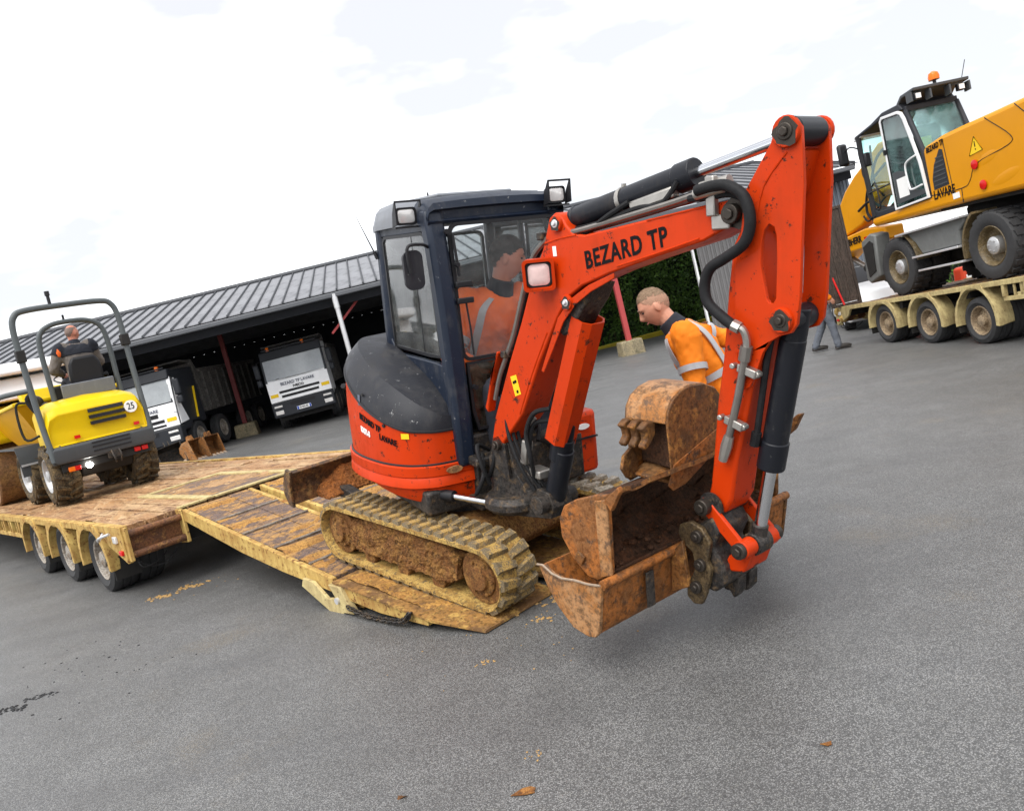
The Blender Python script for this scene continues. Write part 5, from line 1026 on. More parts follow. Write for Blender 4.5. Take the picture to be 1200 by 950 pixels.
# ------------------------------------------------------------------ tipper trucks parked in the shed
TRT = tyre_mb(.52, .30, .30, 32).mesh('wheel', 'tyre'); TRR = rim_mb(.30, .28, .10, .42, 8).mesh('rim', 'rim')
def truck(label, mat, new):
    T = thing('tipper_truck', label, 'truck', mat, 'white tipper trucks in the shed')
    W2 = 1.24
    fx = lambda y, z: 0.0 - .10 * (abs(y) / W2) ** 2 - max(0, z - 1.75) * .20
    def sheet(b, y0, y1, z0, z1, off=0, n=8, thick=.05):
        """curved front panel"""
        rings = []
        for i in range(n + 1):
            y = y0 + (y1 - y0) * i / n; rings.append([(fx(y, z0) + off, y, z0), (fx(y, z1) + off, y, z1), (fx(y, z1) + off - thick, y, z1), (fx(y, z0) + off - thick, y, z0)])
        b.loft(rings); return b
    b = MB(); b.prism([(-.06, 1.08), (-.08, 1.80), (-.28, 2.72), (-.45, 2.86), (-2.0, 2.90), (-2.05, 1.0), (-1.75, .95), (-1.55, 1.05), (-1.0, 1.05), (-.8, .85), (-.2, .85)], -W2 + .02, W2 - .02, lambda x, z, y: (x, y, z)); b.build('cab', 'truckwhite' if not new else 'charcoal', T, .05)
    b = MB(); sheet(b, -W2 + .02, W2 - .02, 1.06, 1.82, .03); FP = b.build('front_panel', 'truckwhite', T, .015)
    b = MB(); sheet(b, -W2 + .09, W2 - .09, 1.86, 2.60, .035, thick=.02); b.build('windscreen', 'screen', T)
    b = MB(); sheet(b, -W2 + .02, W2 - .02, 2.60, 2.92, .10, thick=.25); b.build('sun_visor', 'charcoal', T, .03)
    if not new:
        for s in (-1, 1): b = MB(); sheet(b, s * (W2 - .10), s * (W2 - .01), 1.80, 2.62, .03, 2); b.build('screen_pillar', 'charcoal' , T)
    else:
        for s in (-1, 1): b = MB(); sheet(b, s * (W2 - .12), s * (W2 - .005), 1.50, 2.66, .045, 2); b.build('screen_pillar', 'truckwhite', T, .01)
        b = MB(); b.prism([(-.15, 1.1), (-.20, 1.75), (-.36, 2.60), (-.50, 2.60), (-.42, 1.85), (-.72, 1.15)], W2 - .015, W2 + .012, lambda x, z, y: (x, y, z)); b.build('door_panel', 'truckwhite', T)
        b = MB(); b.bar((-1.35, W2 + .02, 1.15), (-1.62, W2 + .02, 2.2), .06, .03); b.build('grab_rail', 'yellowprint', T)
    for z, w, h in (((1.385, .80, .085), (1.22, .74, .09)) if not new else ((1.50, .62, .13), (1.30, .78, .10), (1.15, .80, .07))):
        b = MB(); sheet(b, -w, w, z - h / 2, z + h / 2, .036, thick=.02); b.build('grille_slot', 'black', FP)
    for s in (-1, 1):
        b = MB(); sheet(b, s * .86, s * 1.17, 1.24, 1.36, .036, 4, .02); b.build('indicator', 'yellowprint', FP)
    b = MB(); sheet(b, -W2, W2, .50, 1.05, .09, thick=.3); b.build('bumper', 'charcoal', T, .04)
    b = MB(); sheet(b, -.5, .5, .86, .98, .10, thick=.05); b.build('lower_grille', 'black', T)
    for s in (-1, 1):
        for z, h in ((.90, .07), (.68, .14)):
            b = MB(); sheet(b, s * .82, s * 1.14, z - h / 2, z + h / 2, .10, 4, .03); b.build('headlight', 'lens', T, .01)
        b = MB(); b.tube([(-.35, s * (W2 - .02), 2.62), (-.12, s * (W2 + .12), 2.60), (-.12, s * (W2 + .20), 1.72)], .02, 6); MR = b.build('mirror_arm', 'black', T)
        b = MB(); b.box((-.14, s * (W2 + .20), 2.28), (.14, .22, .52)); b.box((-.14, s * (W2 + .20), 1.86), (.14, .20, .26)); b.build('mirror', 'charcoal', MR, .05)
    g = lambda z0, off: (lambda x, y, z: (fx(x, z0 + y) + off + .03 + z, x, z0 + y))
    lettering('BEZARD TP LAVARE' , .15, 'inkgrey', T, g(1.66, .005), sx=1.0, weight=.003)
    lettering('IVECO', .12, 'ink', T, g(1.505, .012), sx=1.25, weight=.004) if not new else lettering('IVECO', .15, 'ink', T, g(1.615 - .12, .012), sx=1.2, weight=.004)
    b = MB(); b.box((.115, 0, .70), (.01, .56, .12)); PL = b.build('number_plate', 'whiteprint', T)
    b = MB(); b.box((.122, -.24, .70), (.005, .06, .115)); b.build('plate_band', 'blueprint', PL)
    b = MB(); b.box((.122, .24, .70), (.005, .06, .115)); b.build('plate_band', 'blueprint', PL)
    for k, y in enumerate((-.17, -.125, -.06, -.015, .03, .095, .14)):      # characters too small to read in the photograph
        b = MB(); b.box((.1235, y, .70), (.004, .026, .068 if k % 2 else .062)); b.build('plate_mark', 'ink', PL)
    for y in ((-.85, .55) if not new else (.85,)):
        b = MB(); b.lathe([(.07, 0), (.07, .08), (.055, .13), (0, .15)], (-.35, y, 2.93), (0, 0, 1), 12); b.build('beacon', 'amber', T)
    b = MB(); b.bar((-.30, -1.1, 2.97), (-.30, 1.1, 2.97), .05, .04); b.build('roof_bar', 'charcoal', T)
    for s in (-.45, .45): b = MB(); b.bar((.03 - .12 * abs(s), s - .35, 1.87), (.0 - .14 * abs(s), s + .32, 1.95), .02, .02); b.build('wiper', 'black', T)
    b = MB(); b.box((-4.4, 0, .75), (8.0, .9, .3)); b.build('chassis', 'under', T)
    b = MB(); b.box((-.6, 0, .42), (.7, 2.1, .16)); b.build('underrun', 'under', T)
    # tipping body with ribs
    b = MB(); b.prism([(-2.25, 1.25), (-2.05, 3.02), (-1.2, 3.10), (-1.2, 3.16), (-2.15, 3.12), (-2.35, 2.75), (-7.6, 2.75), (-7.6, 1.25)], -1.22, 1.22, lambda x, z, y: (x, y, z)); TB_ = b.build('tipper_body', 'truckgrey', T, .02)
    for s in (-1, 1):
        for k in range(9): b = MB(); b.box((-2.6 - k * .6, s * 1.25, 2.0), (.12, .08, 1.45)); b.build('body_rib', 'truckgrey', TB_, .01)
        b = MB(); b.box((-4.95, s * 1.25, 2.72), (5.2, .10, .12)); b.build('body_rail', 'truckgrey', TB_, .01)
        for x in (-1.35, -3.2, -5.6, -6.95):
            place_wheel(T, TRT, TRR, TR(x, s * 1.20, .52) @ RZ(0 if s > 0 else 180))
    return T
truck('white tipper truck at the back of the shed, facing us between the posts', TR(-6.83, 26.6, .02) @ RY(-2.2) @ RZ(-82) @ Matrix.Diagonal((.935, .85, .935, 1)), False)
truck('newer white tipper truck with black visor, partly hidden by the yellow dumper', TR(-11.2, 24.2, .0) @ RY(-2.2) @ RZ(-94) @ Matrix.Scale(.95, 4), True)

# rusty buckets left on the ground in front of the truck
def small_bucket(label, mat, w, m):
    T = thing('digger_bucket', label, 'bucket', mat, 'rusty buckets on the ground')
    pr = [(.30, 0.0), (.05, .02), (-.16, .10), (-.26, .26), (-.24, .42), (-.10, .55), (.12, .60)]
    b = MB(); n = len(pr); inn = [(x * .92 + .01, z * .92 + .025) for x, z in pr]; b.prism(pr + inn[::-1], -w / 2, w / 2, lambda x, z, y: (x, y, z)); b.build('shell', m, T)
    for s in (-1, 1): b = MB(); b.prism(pr, s * w / 2 - .012, s * w / 2 + .012, lambda x, z, y: (x, y, z)); b.build('side_plate', m, T, .004)
    for k in range(4): b = MB(); y = -w / 2 + w * (k + .5) / 4; b.prism([(.28, 0), (.44, -.01), (.30, .05)], y - .03, y + .03, lambda x, z, h: (x, h, z)); b.build('tooth', 'wornedge', T)
    for s in (-.06, .06): b = MB(); b.prism([(-.12, .52), (.06, .58), (0, .72), (-.10, .70)], s - .012, s + .012, lambda x, z, y: (x, y, z)); b.build('ear', m, T)
small_bucket('grey rusty bucket lying on its back near the truck wheel, leftmost of three', TR(-10.0, 22.9, 0) @ RZ(-60) @ RX(8), .7, 'casting')
small_bucket('brown rusty bucket between the other two on the ground by the truck', TR(-9.45, 23.1, 0) @ RZ(-20), .55, 'rustpale')
small_bucket('brown rusty bucket on the ground, rightmost of three by the truck', TR(-9.0, 23.3, 0) @ RZ(-35), .5, 'rustdark')
# ------------------------------------------------------------------ wheeled excavator on the right trailer
LXM = TB_M @ TR(0, .40, .806) @ RY(-2.4)
LX = thing('wheeled_excavator', 'orange-yellow wheeled excavator with white framed door standing on the right trailer', 'excavator', LXM)
fy = lambda x, z, y: (x, y, z)
tb = tyre_mb(.52, .30, .30, 40)
for k in range(22):      # block tread
    a = 2 * math.pi * k / 22
    for s, y0, y1 in ((0, -.01, -.14), (.5, -.16, -.29)):
        c = a + s * 2 * math.pi / 22; cc = Vector((math.cos(c), 0, math.sin(c))); t = Vector((-math.sin(c), 0, math.cos(c)))
        p = cc * .528; tb.put([p + t * q * .042 + cc * h + Vector((0, y, 0)) for h in (-.03, .008) for q, y in ((-1, y0), (1, y0 - .02), (1, y1 - .02), (-1, y1))], [(0, 1, 2, 3), (4, 5, 6, 7), (0, 1, 5, 4), (1, 2, 6, 5), (2, 3, 7, 6), (3, 0, 4, 7)])
LT = tb.mesh('wheel', 'tyre')
M['oliverim'] = rusty('olive_brown_rim', (0.16, 0.115, 0.055), (0.10, 0.075, 0.04), (0.22, 0.18, 0.12), 7, 0.5, 0.2)
rb_ = MB(); rb_.lathe([(.315, -.012), (.30, .004), (.285, -.01), (.265, -.06), (.25, -.12), (.20, -.15), (.12, -.15)], (0, 0, 0), (0, 1, 0), 28, closed=False); LR = rb_.mesh('rim', 'oliverim')
hb = MB(); hb.lathe([(.135, -.16), (.135, -.03), (.12, -.015), (.06, -.005), (0, -.004)], (0, 0, 0), (0, 1, 0), 20, closed=False)
for k in range(6): a = k * math.pi / 3; hb.cyl((.085 * math.cos(a), -.02, .085 * math.sin(a)), (.085 * math.cos(a), .004, .085 * math.sin(a)), .012, n=6)
LH_ = hb.mesh('hub', 'rimsilver')
for x in (.13, 2.64):
    for y, rz in ((0, 180), (.36, 180), (2.15, 0), (1.79, 0)):
        w = share('wheel', LT, LX, TR(x, y, .52) @ RZ(rz) @ RY(17 * x + y * 30)); share('rim', LR, w, Matrix.Identity(4))
        if y in (0, 2.15): share('hub', LH_, w, Matrix.Identity(4))
b = MB(); b.prism([(-.6, .55), (-.5, 1.0), (3.4, 1.0), (3.5, .6), (2.9, .42), (-.2, .42)], .70, 1.5, fy); b.build('chassis', 'under', LX, .03)
for x in (.13, 2.64): b = MB(); b.cyl((x, .3, .52), (x, 1.9, .52), .16, n=14); b.build('axle', 'under', LX)
b = MB(); b.prism([(.35, 1.10), (2.08, 1.07), (2.05, .98), (1.9, .88), (1.9, .66), (.85, .66), (.70, .88)], .04, .5, fy); b.build('step_box', 'stone', LX, .02)
for z, x0, x1 in ((1.08, .28, 2.1), (.63, .68, 1.95), (.385, .80, 2.0)):
    b = MB(); b.box(((x0 + x1) / 2, .06, z), (x1 - x0, .24, .035)); b.build('step', 'galv', LX, .006)
for cx, a0, a1 in ((.13, 5, 62), (2.64, 118, 190)):
    b = MB(); rings = []
    for i in range(11):
        a = rad(a0 + (a1 - a0) * i / 10); rings.append([(cx + r * math.cos(a), y, .52 + r * math.sin(a)) for r, y in ((.62, -.01), (.66, -.01), (.66, .42), (.62, .42))])
    b.loft(rings); b.build('mudguard', 'oliverim', LX)
b = MB(); b.prism([(-.95, 1.16), (-.62, 1.27), (-.42, 1.22), (-.50, .44), (-.86, .33), (-.98, .42)], -.02, .28, fy); b.build('outrigger_foot', 'stone', LX, .03)
b = MB(); b.prism([(-.88, 1.05), (-.62, 1.14), (-.52, 1.08), (-.58, .55), (-.84, .46)], -.035, -.018, fy); b.build('foot_pad', 'under', LX)
b = MB(); b.cyl((-.5, .45, .8), (-1.6, .9, .95), .07, n=12); b.build('outrigger_arm', 'pipe', LX)
b = MB(); b.lathe([(.55, 1.0), (.55, 1.22), (.5, 1.3)], (1.7, 1.05, 0), (0, 0, 1), 26); b.build('slew_ring', 'under', LX)
# upper body
b = MB(); b.prism([(-.46, 1.37), (1.6, 1.30), (2.3, 1.27), (4.9, 1.12), (5.15, 1.35), (5.2, 1.9), (5.05, 2.28), (4.7, 2.38), (3.0, 2.40), (2.35, 2.41), (1.95, 2.41), (1.50, 2.36), (1.42, 2.32), (1.42, 1.54), (-.46, 1.54)], 0, 2.35, fy); UB = b.build('body', 'liebherr', LX, .07, seg=3)
b = MB(); b.prism([(1.4, 1.27), (2.3, 1.22), (4.85, 1.05), (4.9, 1.14), (2.3, 1.29), (1.4, 1.33)], .15, 2.2, fy); b.build('belly_plate', 'under', LX)
for pts in ([(1.47, 1.55), (2.25, 1.50), (2.45, 1.58), (2.65, 1.78), (3.35, 1.86), (3.42, 1.98), (3.05, 2.30), (2.98, 2.36)], [(3.6, 2.36), (3.85, 2.10), (4.0, 1.98), (5.1, 1.95)], [(2.20, 1.28), (2.22, 1.50)], [(2.02, 1.52), (1.98, 2.30)]):
    b = MB(); b.tube([(x, -.002, z) for x, z in smoothpath([(p[0], p[1], 0) for p in pts], 4) for x, z in [(x, z)]] if False else [(p.x, -.001, p.y) for p in smoothpath([(q[0], q[1], 0) for q in pts], 4)], .007, 5); b.build('panel_seam', 'under', UB)
for (x, z), w in (((2.72, 1.80), .55), ((3.02, 1.45), .75)):
    b = MB(); b.ell((x + .18, .015, z), (w * .62, .020, .12), Euler((0, rad(-10), 0)).to_matrix(), 20, 10); b.build('sculpted_flute', 'liebherr', UB)
for x, z in ((2.62, 1.77), (2.73, 1.44)): b = MB(); b.lathe([(.072, 0), (.072, .012), (.05, .018), (0, .02)], (x, -.015, z), (0, -1, 0), 18); b.build('reflector', 'red', UB)
b = MB(); b.prism([(1.56, 1.62), (1.95, 1.63), (1.93, 2.19), (1.86, 2.22), (1.66, 2.0), (1.57, 1.80)], -.006, .01, fy); b.build('vent_grille', 'charcoal', UB)
for z in (1.68, 1.75, 1.82, 1.89, 1.96, 2.03, 2.1): b = MB(); x0 = 1.60 + max(0, z - 1.85) * .5; b.box(((x0 + 1.92) / 2, -.008, z), (1.92 - x0, .008, .02)); b.build('vent_slat', 'dgrey', UB)
b = MB(); b.prism([(2.53, 1.92), (2.83, 1.94), (2.69, 2.17)], -.004, .0, fy); TG = b.build('warning_triangle', 'yellowprint', UB)
b = MB(); b.box((2.685, -.006, 2.06), (.016, .004, .08)); b.box((2.685, -.006, 1.985), (.018, .004, .02)); b.build('exclamation_mark', 'ink', TG)
b = MB(); b.tube([(2.53, -.005, 1.92), (2.83, -.005, 1.94), (2.69, -.005, 2.17)], .006, 5, closed=True); b.build('triangle_border', 'ink', TG)
sideL = lambda x0, z0, tilt=0.0: (lambda x, y, z: (x0 + x, -.006 - z, z0 + y + tilt * x))
lettering('LAVARE', .20, 'ink', UB, sideL(1.79, 1.53), sx=.78, weight=.004, shear=.1)
lettering('BEZARD TP', .155, 'ink', UB, sideL(1.76, 2.335 - .02, .34), sx=.72, weight=.003, shear=.1) if False else lettering('BEZARD TP', .125, 'ink', UB, sideL(1.76, 2.285, .06), sx=.72, weight=.003, shear=.1)
b = MB(); b.box((2.07, -.004, 1.42), (.16, .006, .09)); b.build('white_label', 'whiteprint', UB)
for x, w in ((4.0, .5), (4.45, .35)): b = MB(); b.tube(smoothpath([(x - w / 2, .2, 2.38), (x - w / 4, .22, 2.52), (x + w / 4, .22, 2.52), (x + w / 2, .2, 2.4)], 4), .035, 8); b.build('exhaust_hose', 'under', LX)
# cab
def post(pts, w, mat, name='pillar'): b = MB(); b.tube(pts, w, 8); return b.build(name, mat, LX)
b = MB(); b.prism([(-.46, 1.54), (-.30, 1.50), (1.42, 1.50), (1.42, 1.60), (-.2, 1.62), (-.40, 1.70)], .02, .98, fy); b.build('cab_floor', 'charcoal', LX, .02)
for y in (.03, .95): post([(-.36, y, 1.55), (-.40, y, 2.3), (-.44, y, 2.75), (-.42, y, 3.08)], .05, 'black')
for y in (.05, .95): post([(1.40, y, 1.6), (1.38, y, 2.3), (1.12, y, 3.06)], .045, 'charcoal')
b = MB(); b.prism([(-.52, 3.04), (-.50, 3.10), (.10, 3.16), (.50, 3.24), (1.0, 3.22), (1.10, 3.10), (.5, 3.14)], .0, .99, fy); b.build('cab_roof', 'charcoal', LX, .02)
b = MB(); b.prism([(-.58, 3.02), (-.30, 3.05), (-.32, 3.13), (-.60, 3.10)], .02, .97, fy); b.build('roof_lip', 'white', LX, .01)
# visor cage with lamps above the rear of the cab
b = MB(); b.prism([(.92, 3.22), (1.08, 3.33), (1.46, 3.34), (1.45, 3.29), (1.1, 3.28), (.97, 3.19)], .02, 1.0, fy); b.build('visor', 'dgrey', LX, .01)
for y in (-.02, .32, .66, 1.0): b = MB(); b.box((1.38, y, 3.20), (.14, .03, .15)); b.build('visor_bracket', 'dgrey', LX)
for y in (.10, .86): b = MB(); b.box((1.40, y, 3.20), (.08, .12, .11)); VL = b.build('work_lamp', 'black', LX, .01); b = MB(); b.box((1.445, y, 3.20), (.012, .09, .08)); b.build('lens', 'lens', VL)
b = MB(); b.cyl((1.32, .50, 3.32), (1.32, .50, 3.44), .028, n=8); BS = b.build('beacon_post', 'black', LX); b = MB(); b.lathe([(.085, 0), (.09, .05), (.075, .11), (.03, .14), (0, .145)], (1.32, .50, 3.42), (0, 0, 1), 16); b.build('beacon', 'amber', BS)
post([(1.40, .9, 3.3), (1.50, .95, 3.6)], .006, 'black', 'aerial')
# door : white frame, green glass, grey lower panel
DO = [(.44, 1.52), (1.43, 1.53), (1.38, 2.15), (1.16, 2.95), (1.10, 3.06), (1.0, 3.11), (.52, 3.16), (.44, 3.10)]
def inset(poly, w):
    cx = sum(p[0] for p in poly) / len(poly); cz = sum(p[1] for p in poly) / len(poly); out = []
    for i in range(len(poly)):
        p0, p1, p2 = Vector(poly[i - 1]), Vector(poly[i]), Vector(poly[(i + 1) % len(poly)]); d = ((p1 - p0).normalized() + (p2 - p1).normalized()).normalized(); n = Vector((-d.y, d.x))
        if n.dot(Vector((cx, cz)) - p1) < 0: n = -n
        out.append(tuple(p1 + n * w))
    return out
def ringframe(outer, inner, f, h0, h1):
    b = MB(); b.loft([[f(x, z, h) for x, z in p] for p, h in ((outer, h0), (outer, h1), (inner, h1), (inner, h0))], wrap=True); return b
DI = inset(DO, .048); D2 = inset(DO, .066)
DR = ringframe(DO, DI, fy, -.045, .0).build('door', 'white', LX, .006); ringframe(DI, D2, fy, -.03, .0).build('gasket', 'black', DR)
b = MB(); b.prism(D2, -.018, -.012, fy); b.build('pane', 'greenglass', DR)
b = MB(); b.prism([(.53, 1.61), (1.34, 1.62), (1.34, 1.70), (1.10, 1.74), (.96, 1.92), (.88, 2.10), (.70, 2.16), (.53, 2.16)], -.028, -.020, fy); b.build('door_panel', 'dgrey', DR, .004)
b = MB(); b.box((.78, -.033, 1.86), (.30, .006, .33)); b.build('paper_notice', 'whiteprint', DR)
b = MB(); b.tube(smoothpath([(1.32, -.05, 2.28), (1.10, -.07, 2.24), (1.0, -.07, 2.15), (1.02, -.07, 1.82), (1.10, -.07, 1.76), (1.34, -.05, 1.78)], 5), .016, 8); b.build('handle', 'white', DR)
b = MB(); b.box((.46, -.05, 2.55), (.04, .04, .09)); b.build('hinge', 'black', DR)
# front glass and rear window
b = MB(); b.prism([(-.40, 1.72), (-.44, 2.75), (-.42, 3.04), (-.41, 3.04), (-.43, 2.75), (-.39, 1.72)], .08, .92, fy); b.build('windscreen', 'greenglass', LX)
b = MB(); b.put([(1.37, .09, 2.22), (1.37, .93, 2.22), (1.14, .93, 3.05), (1.14, .09, 3.05), (1.36, .09, 2.22), (1.36, .93, 2.22), (1.13, .93, 3.05), (1.13, .09, 3.05)], [(0, 1, 2, 3), (4, 5, 6, 7), (0, 1, 5, 4), (1, 2, 6, 5), (2, 3, 7, 6), (3, 0, 4, 7)]); b.build('rear_window', 'greenglass', LX)
b = MB(); b.box((1.10, .5, 3.08), (.10, .98, .09)); b.box((1.39, .5, 2.17), (.08, .98, .09)); b.build('rear_frame', 'charcoal', LX, .01) if False else None
for c, d in (((1.10, .5, 3.09), (.10, .92, .09)), ((1.39, .5, 2.17), (.08, .92, .09))): b = MB(); b.box(c, d); b.build('rear_frame', 'charcoal', LX, .01)
b = MB(); b.box((.62, .5, 1.95), (.5, .5, .16)); b.box((.86, .5, 2.42), (.14, .48, .80), (0, .12, 0)); b.build('seat', 'black', LX, .06)
b = MB(); b.box((.86, .5, 2.92), (.10, .26, .18)); b.build('headrest', 'black', LX, .04)
b = MB(); b.box((1.22, .22, 2.42), (.03, .22, .28)); b.build('yellow_notice', 'yellowprint', LX)
b = MB(); b.tube([(0, .5, 1.7), (-.1, .5, 2.15)], .04, 8); b.lathe([(.17, 0), (.18, .015), (.17, .03)], (-.1, .5, 2.15), (-.4, 0, 1), 20, closed=False); b.build('steering_column', 'black', LX)
for q in ([(-.30, .04, 2.10), (-.10, .0, 2.12), (-.06, .0, 1.70), (-.25, .04, 1.66)], [(-.36, .0, 2.0), (.35, .02, 2.02)]): post(smoothpath(q, 4), .014, 'black', 'grab_rail')
post(smoothpath([(-.42, .0, 2.85), (-.62, -.05, 2.95), (-.78, -.10, 2.9)], 4), .014, 'black', 'mirror_arm')
b = MB(); b.box((-.80, -.12, 2.86), (.10, .20, .42)); b.build('mirror', 'black', LX, .05)
b = MB(); b.box((-.34, .08, 2.62), (.07, .12, .26)); b.build('inner_mirror', 'black', LX, .03)
# boom going away from us, hoses in front of it
b = MB(); b.prism([(-.2, 1.75), (-.55, 2.5), (-1.15, 3.05), (-1.45, 3.06), (-2.0, 2.84), (-2.55, 2.66), (-3.05, 2.42), (-3.55, 2.05), (-3.85, 1.80), (-3.70, 1.52), (-3.3, 1.48), (-2.6, 1.60), (-2.2, 1.75), (-1.9, 2.02), (-1.4, 2.1), (-.7, 1.75), (-.5, 1.5)], .98, 1.36, fy); LB = b.build('boom', 'liebherr', LX, .04)
b = MB(); b.prism([(-3.92, 1.74), (-3.35, 1.44), (-2.35, 1.50), (-1.6, 1.40), (-1.6, 1.14), (-2.5, 1.10), (-3.12, 1.10), (-3.65, .90), (-3.85, 1.2)], .90, 1.30, fy); SA = b.build('stick', 'liebherr', LX, .03)
lettering('LIEBHERR', .20, 'ink', SA, lambda x, y, z: (-2.95 + x, .89 - z, 1.30 + y + .03 * x), sx=.92, weight=.006)
b = MB(); b.cyl((-3.6, 1.1, 1.02), (-2.2, 1.1, .35), .06, n=12); b.build('rod', 'pipe', LX)
b = MB(); b.cyl((-2.9, 1.1, .68), (-1.4, 1.1, .05), .10, n=12); b.build('bucket_cylinder', 'under', LX)
for q in ([(-.45, .75, 2.9), (-1.25, .80, 2.75), (-1.75, .85, 2.2), (-1.70, .85, 1.75), (-1.2, .8, 1.7), (-.5, .75, 1.9)], [(-.40, .8, 2.1), (-1.0, .8, 1.55), (-1.7, .85, 1.55), (-2.1, .88, 1.8), (-1.9, .9, 2.3), (-1.2, .92, 2.6)], [(-.4, .7, 1.75), (-.9, .75, 1.65), (-1.5, .8, 1.85), (-1.9, .86, 2.0), (-2.5, .92, 1.9)], [(-.45, .70, 1.85), (-1.2, .8, 1.95), (-2.0, .85, 1.62), (-2.3, .9, 1.75)], [(-.40, .3, 1.9), (-.62, .3, 2.2), (-.55, .3, 2.9)], [(-.42, .15, 2.05), (-.70, .15, 2.4), (-.50, .1, 2.8)]):
    post(smoothpath(q, 6), .028 if len(q) > 4 else .020, 'hose', 'hose')
b = MB(); b.cyl((-.1, 1.15, 1.55), (-1.1, 1.15, 2.15), .10, n=14); BCY = b.build('boom_cylinder', 'liebherr', LX); b = MB(); b.cyl((-1.0, 1.15, 2.1), (-1.5, 1.15, 2.4), .05, n=12); b.build('rod', 'chrome', BCY)
for z in range(4): b = MB(); b.prism([(-1.35 - z * .16, 1.02), (-1.25 - z * .16, 1.02), (-1.35 - z * .16, 1.30), (-1.45 - z * .16, 1.30)], .60, .63, fy) ; b.build('warning_stripe', 'red' if z % 2 else 'whiteprint', LX)

# things beyond the right trailer
CARM = TR(9.3, 19.4, 0) @ RZ(-108)
CR_ = thing('parked_car', 'white car seen only under the orange-yellow excavator behind the trailer', 'car', CARM)
b = MB()
def cring(x, z, w, zlow): return [(x, -w, zlow), (x, -w * 1.0, z * .62), (x, -w * .82, z), (x, 0, z * 1.02), (x, w * .82, z), (x, w, z * .62), (x, w, zlow)]
b.loft([cring(2.15, .62, .72, .3), cring(2.0, .82, .84, .22), (cring(1.1, .95, .87, .2)), cring(.7, 1.0, .87, .2), cring(-1.9, 1.02, .86, .2), cring(-2.1, .9, .8, .3)]); b.build('body', 'white', CR_, .03)
b = MB(); b.loft([[(x, y * w, z) for y, w in ((-1, 1), (1, 1))] + [(x, .62, z + h), (x, -.62, z + h)] for x, z, h, w in ((.75, .98, .02, .8), (.1, .98, .46, .8), (-1.2, .98, .48, .8), (-1.95, .98, .05, .78))]); b.build('window_band', 'black', CR_, .03)
b = MB(); b.prism([(.05, 1.42), (-1.25, 1.44), (-1.4, 1.40), (.2, 1.38)], -.6, .6, fy); b.build('roof', 'white', CR_, .02)
cw = tyre_mb(.31, .2, .2, 24).mesh('wheel', 'tyre'); cr2 = rim_mb(.2, .2, .05, .3, 5).mesh('rim', 'rimsilver')
for x in (1.3, -1.3):
    for s in (-1, 1): place_wheel(CR_, cw, cr2, TR(x, s * .86, .31) @ RZ(0 if s > 0 else 180))
    
for k, (x, y, lab) in enumerate(((9.35, 17.3, 'red and white plastic barrier on the ground, left one under the wheeled excavator'), (10.5, 17.1, 'red and white plastic barrier on the ground, right one under the wheeled excavator'))):
    T = thing('plastic_barrier', lab, 'barrier', TR(x, y, 0) @ RZ(12), 'plastic barriers')
    b = MB(); b.prism([(-.5, .05), (.5, .05), (.46, .95), (-.46, .95)], -.14, .14, lambda x, z, y: (x, y, z)); b.build('barrier_body', 'redwhite', T, .06)
    for xx in (-.25, .25): b = MB(); b.box((xx, -.145, .62), (.26, .02, .30)); b.build('white_panel', 'whiteprint', T, .01)
    b = MB(); b.box((0, 0, .05), (.9, .5, .1)); b.build('barrier_foot', 'black', T, .02)
# ------------------------------------------------------------------ yellow site dumper on the left trailer
DM_M = TR(-5.93, 11.22, .785) @ RZ(131) @ Matrix.Scale(.99, 4)
DU = thing('site_dumper', 'yellow articulated site dumper with round 25 plate standing on the left trailer', 'dumper', DM_M)
tb = tyre_mb(.40, .32, .235, 32)
for k in range(16):        # tractor lugs in a herringbone
    for s, sy in ((0, 1), (.5, -1)):
        a = 2 * math.pi * (k + s) / 16
        vs = []
        for h in (-.02, .034):
            for da, y in ((-.045, -.16 + sy * .155), (.075, -.16 + sy * .155), (.225, -.16 - sy * .012), (.115, -.16 - sy * .012)):
                aa = a + da; r = .402 + h; vs.append((r * math.cos(aa), y, r * math.sin(aa)))
        tb.put(vs, [(0, 1, 2, 3), (4, 5, 6, 7), (0, 1, 5, 4), (1, 2, 6, 5), (2, 3, 7, 6), (3, 0, 4, 7)])
DT = tb.mesh('wheel', 'tyremud'); DR_ = rim_mb(.235, .3, .09, .36, 6).mesh('rim', 'rimsilver')
FRONT = TR(.70, 0, 0) @ RZ(4)
for base, x in ((Matrix.Identity(4), 0.0), (FRONT, .62)):
    for s in (-1, 1): place_wheel(DU, DT, DR_, base @ TR(x, s * .68, .425) @ RZ(0 if s > 0 else 180))
b = MB(); b.prism([(-.45, .45), (-.40, .72), (.70, .70), (.75, .45), (.3, .30), (-.35, .32)], -.34, .34, fy); b.build('rear_chassis', 'under', DU, .02)
b = MB(); b.cyl((0, -.5, .42), (0, .5, .42), .09, n=12); b.build('axle', 'under', DU)
def yring(x, w, z0, z1, r, dz=0): return [(x, y, z) for y, z in ((-w, z0), (-w, z1 - r), (-w + r * .3, z1 - r * .3), (-w + r, z1), (0, z1 + dz), (w - r, z1), (w - r * .3, z1 - r * .3), (w, z1 - r), (w, z0))]
b = MB(); b.loft([yring(-.46, .60, .82, 1.10, .12), yring(-.50, .62, .80, 1.22, .16, .01), yring(-.44, .63, .80, 1.32, .18, .02), yring(-.30, .63, .80, 1.38, .18, .03), yring(.05, .62, .80, 1.42, .16, .03), yring(.40, .60, .80, 1.40, .14, .02)]); BN_ = b.build('bonnet', 'yellow', DU, .01)
for k, z in enumerate((1.19, 1.105, 1.02)): b = MB(); b.box((-.493 + (.012 if k == 0 else 0), -.14, z), (.05, .46, .048), (0, .18 if k == 0 else 0, 0)); b.build('louvre', 'black', BN_)
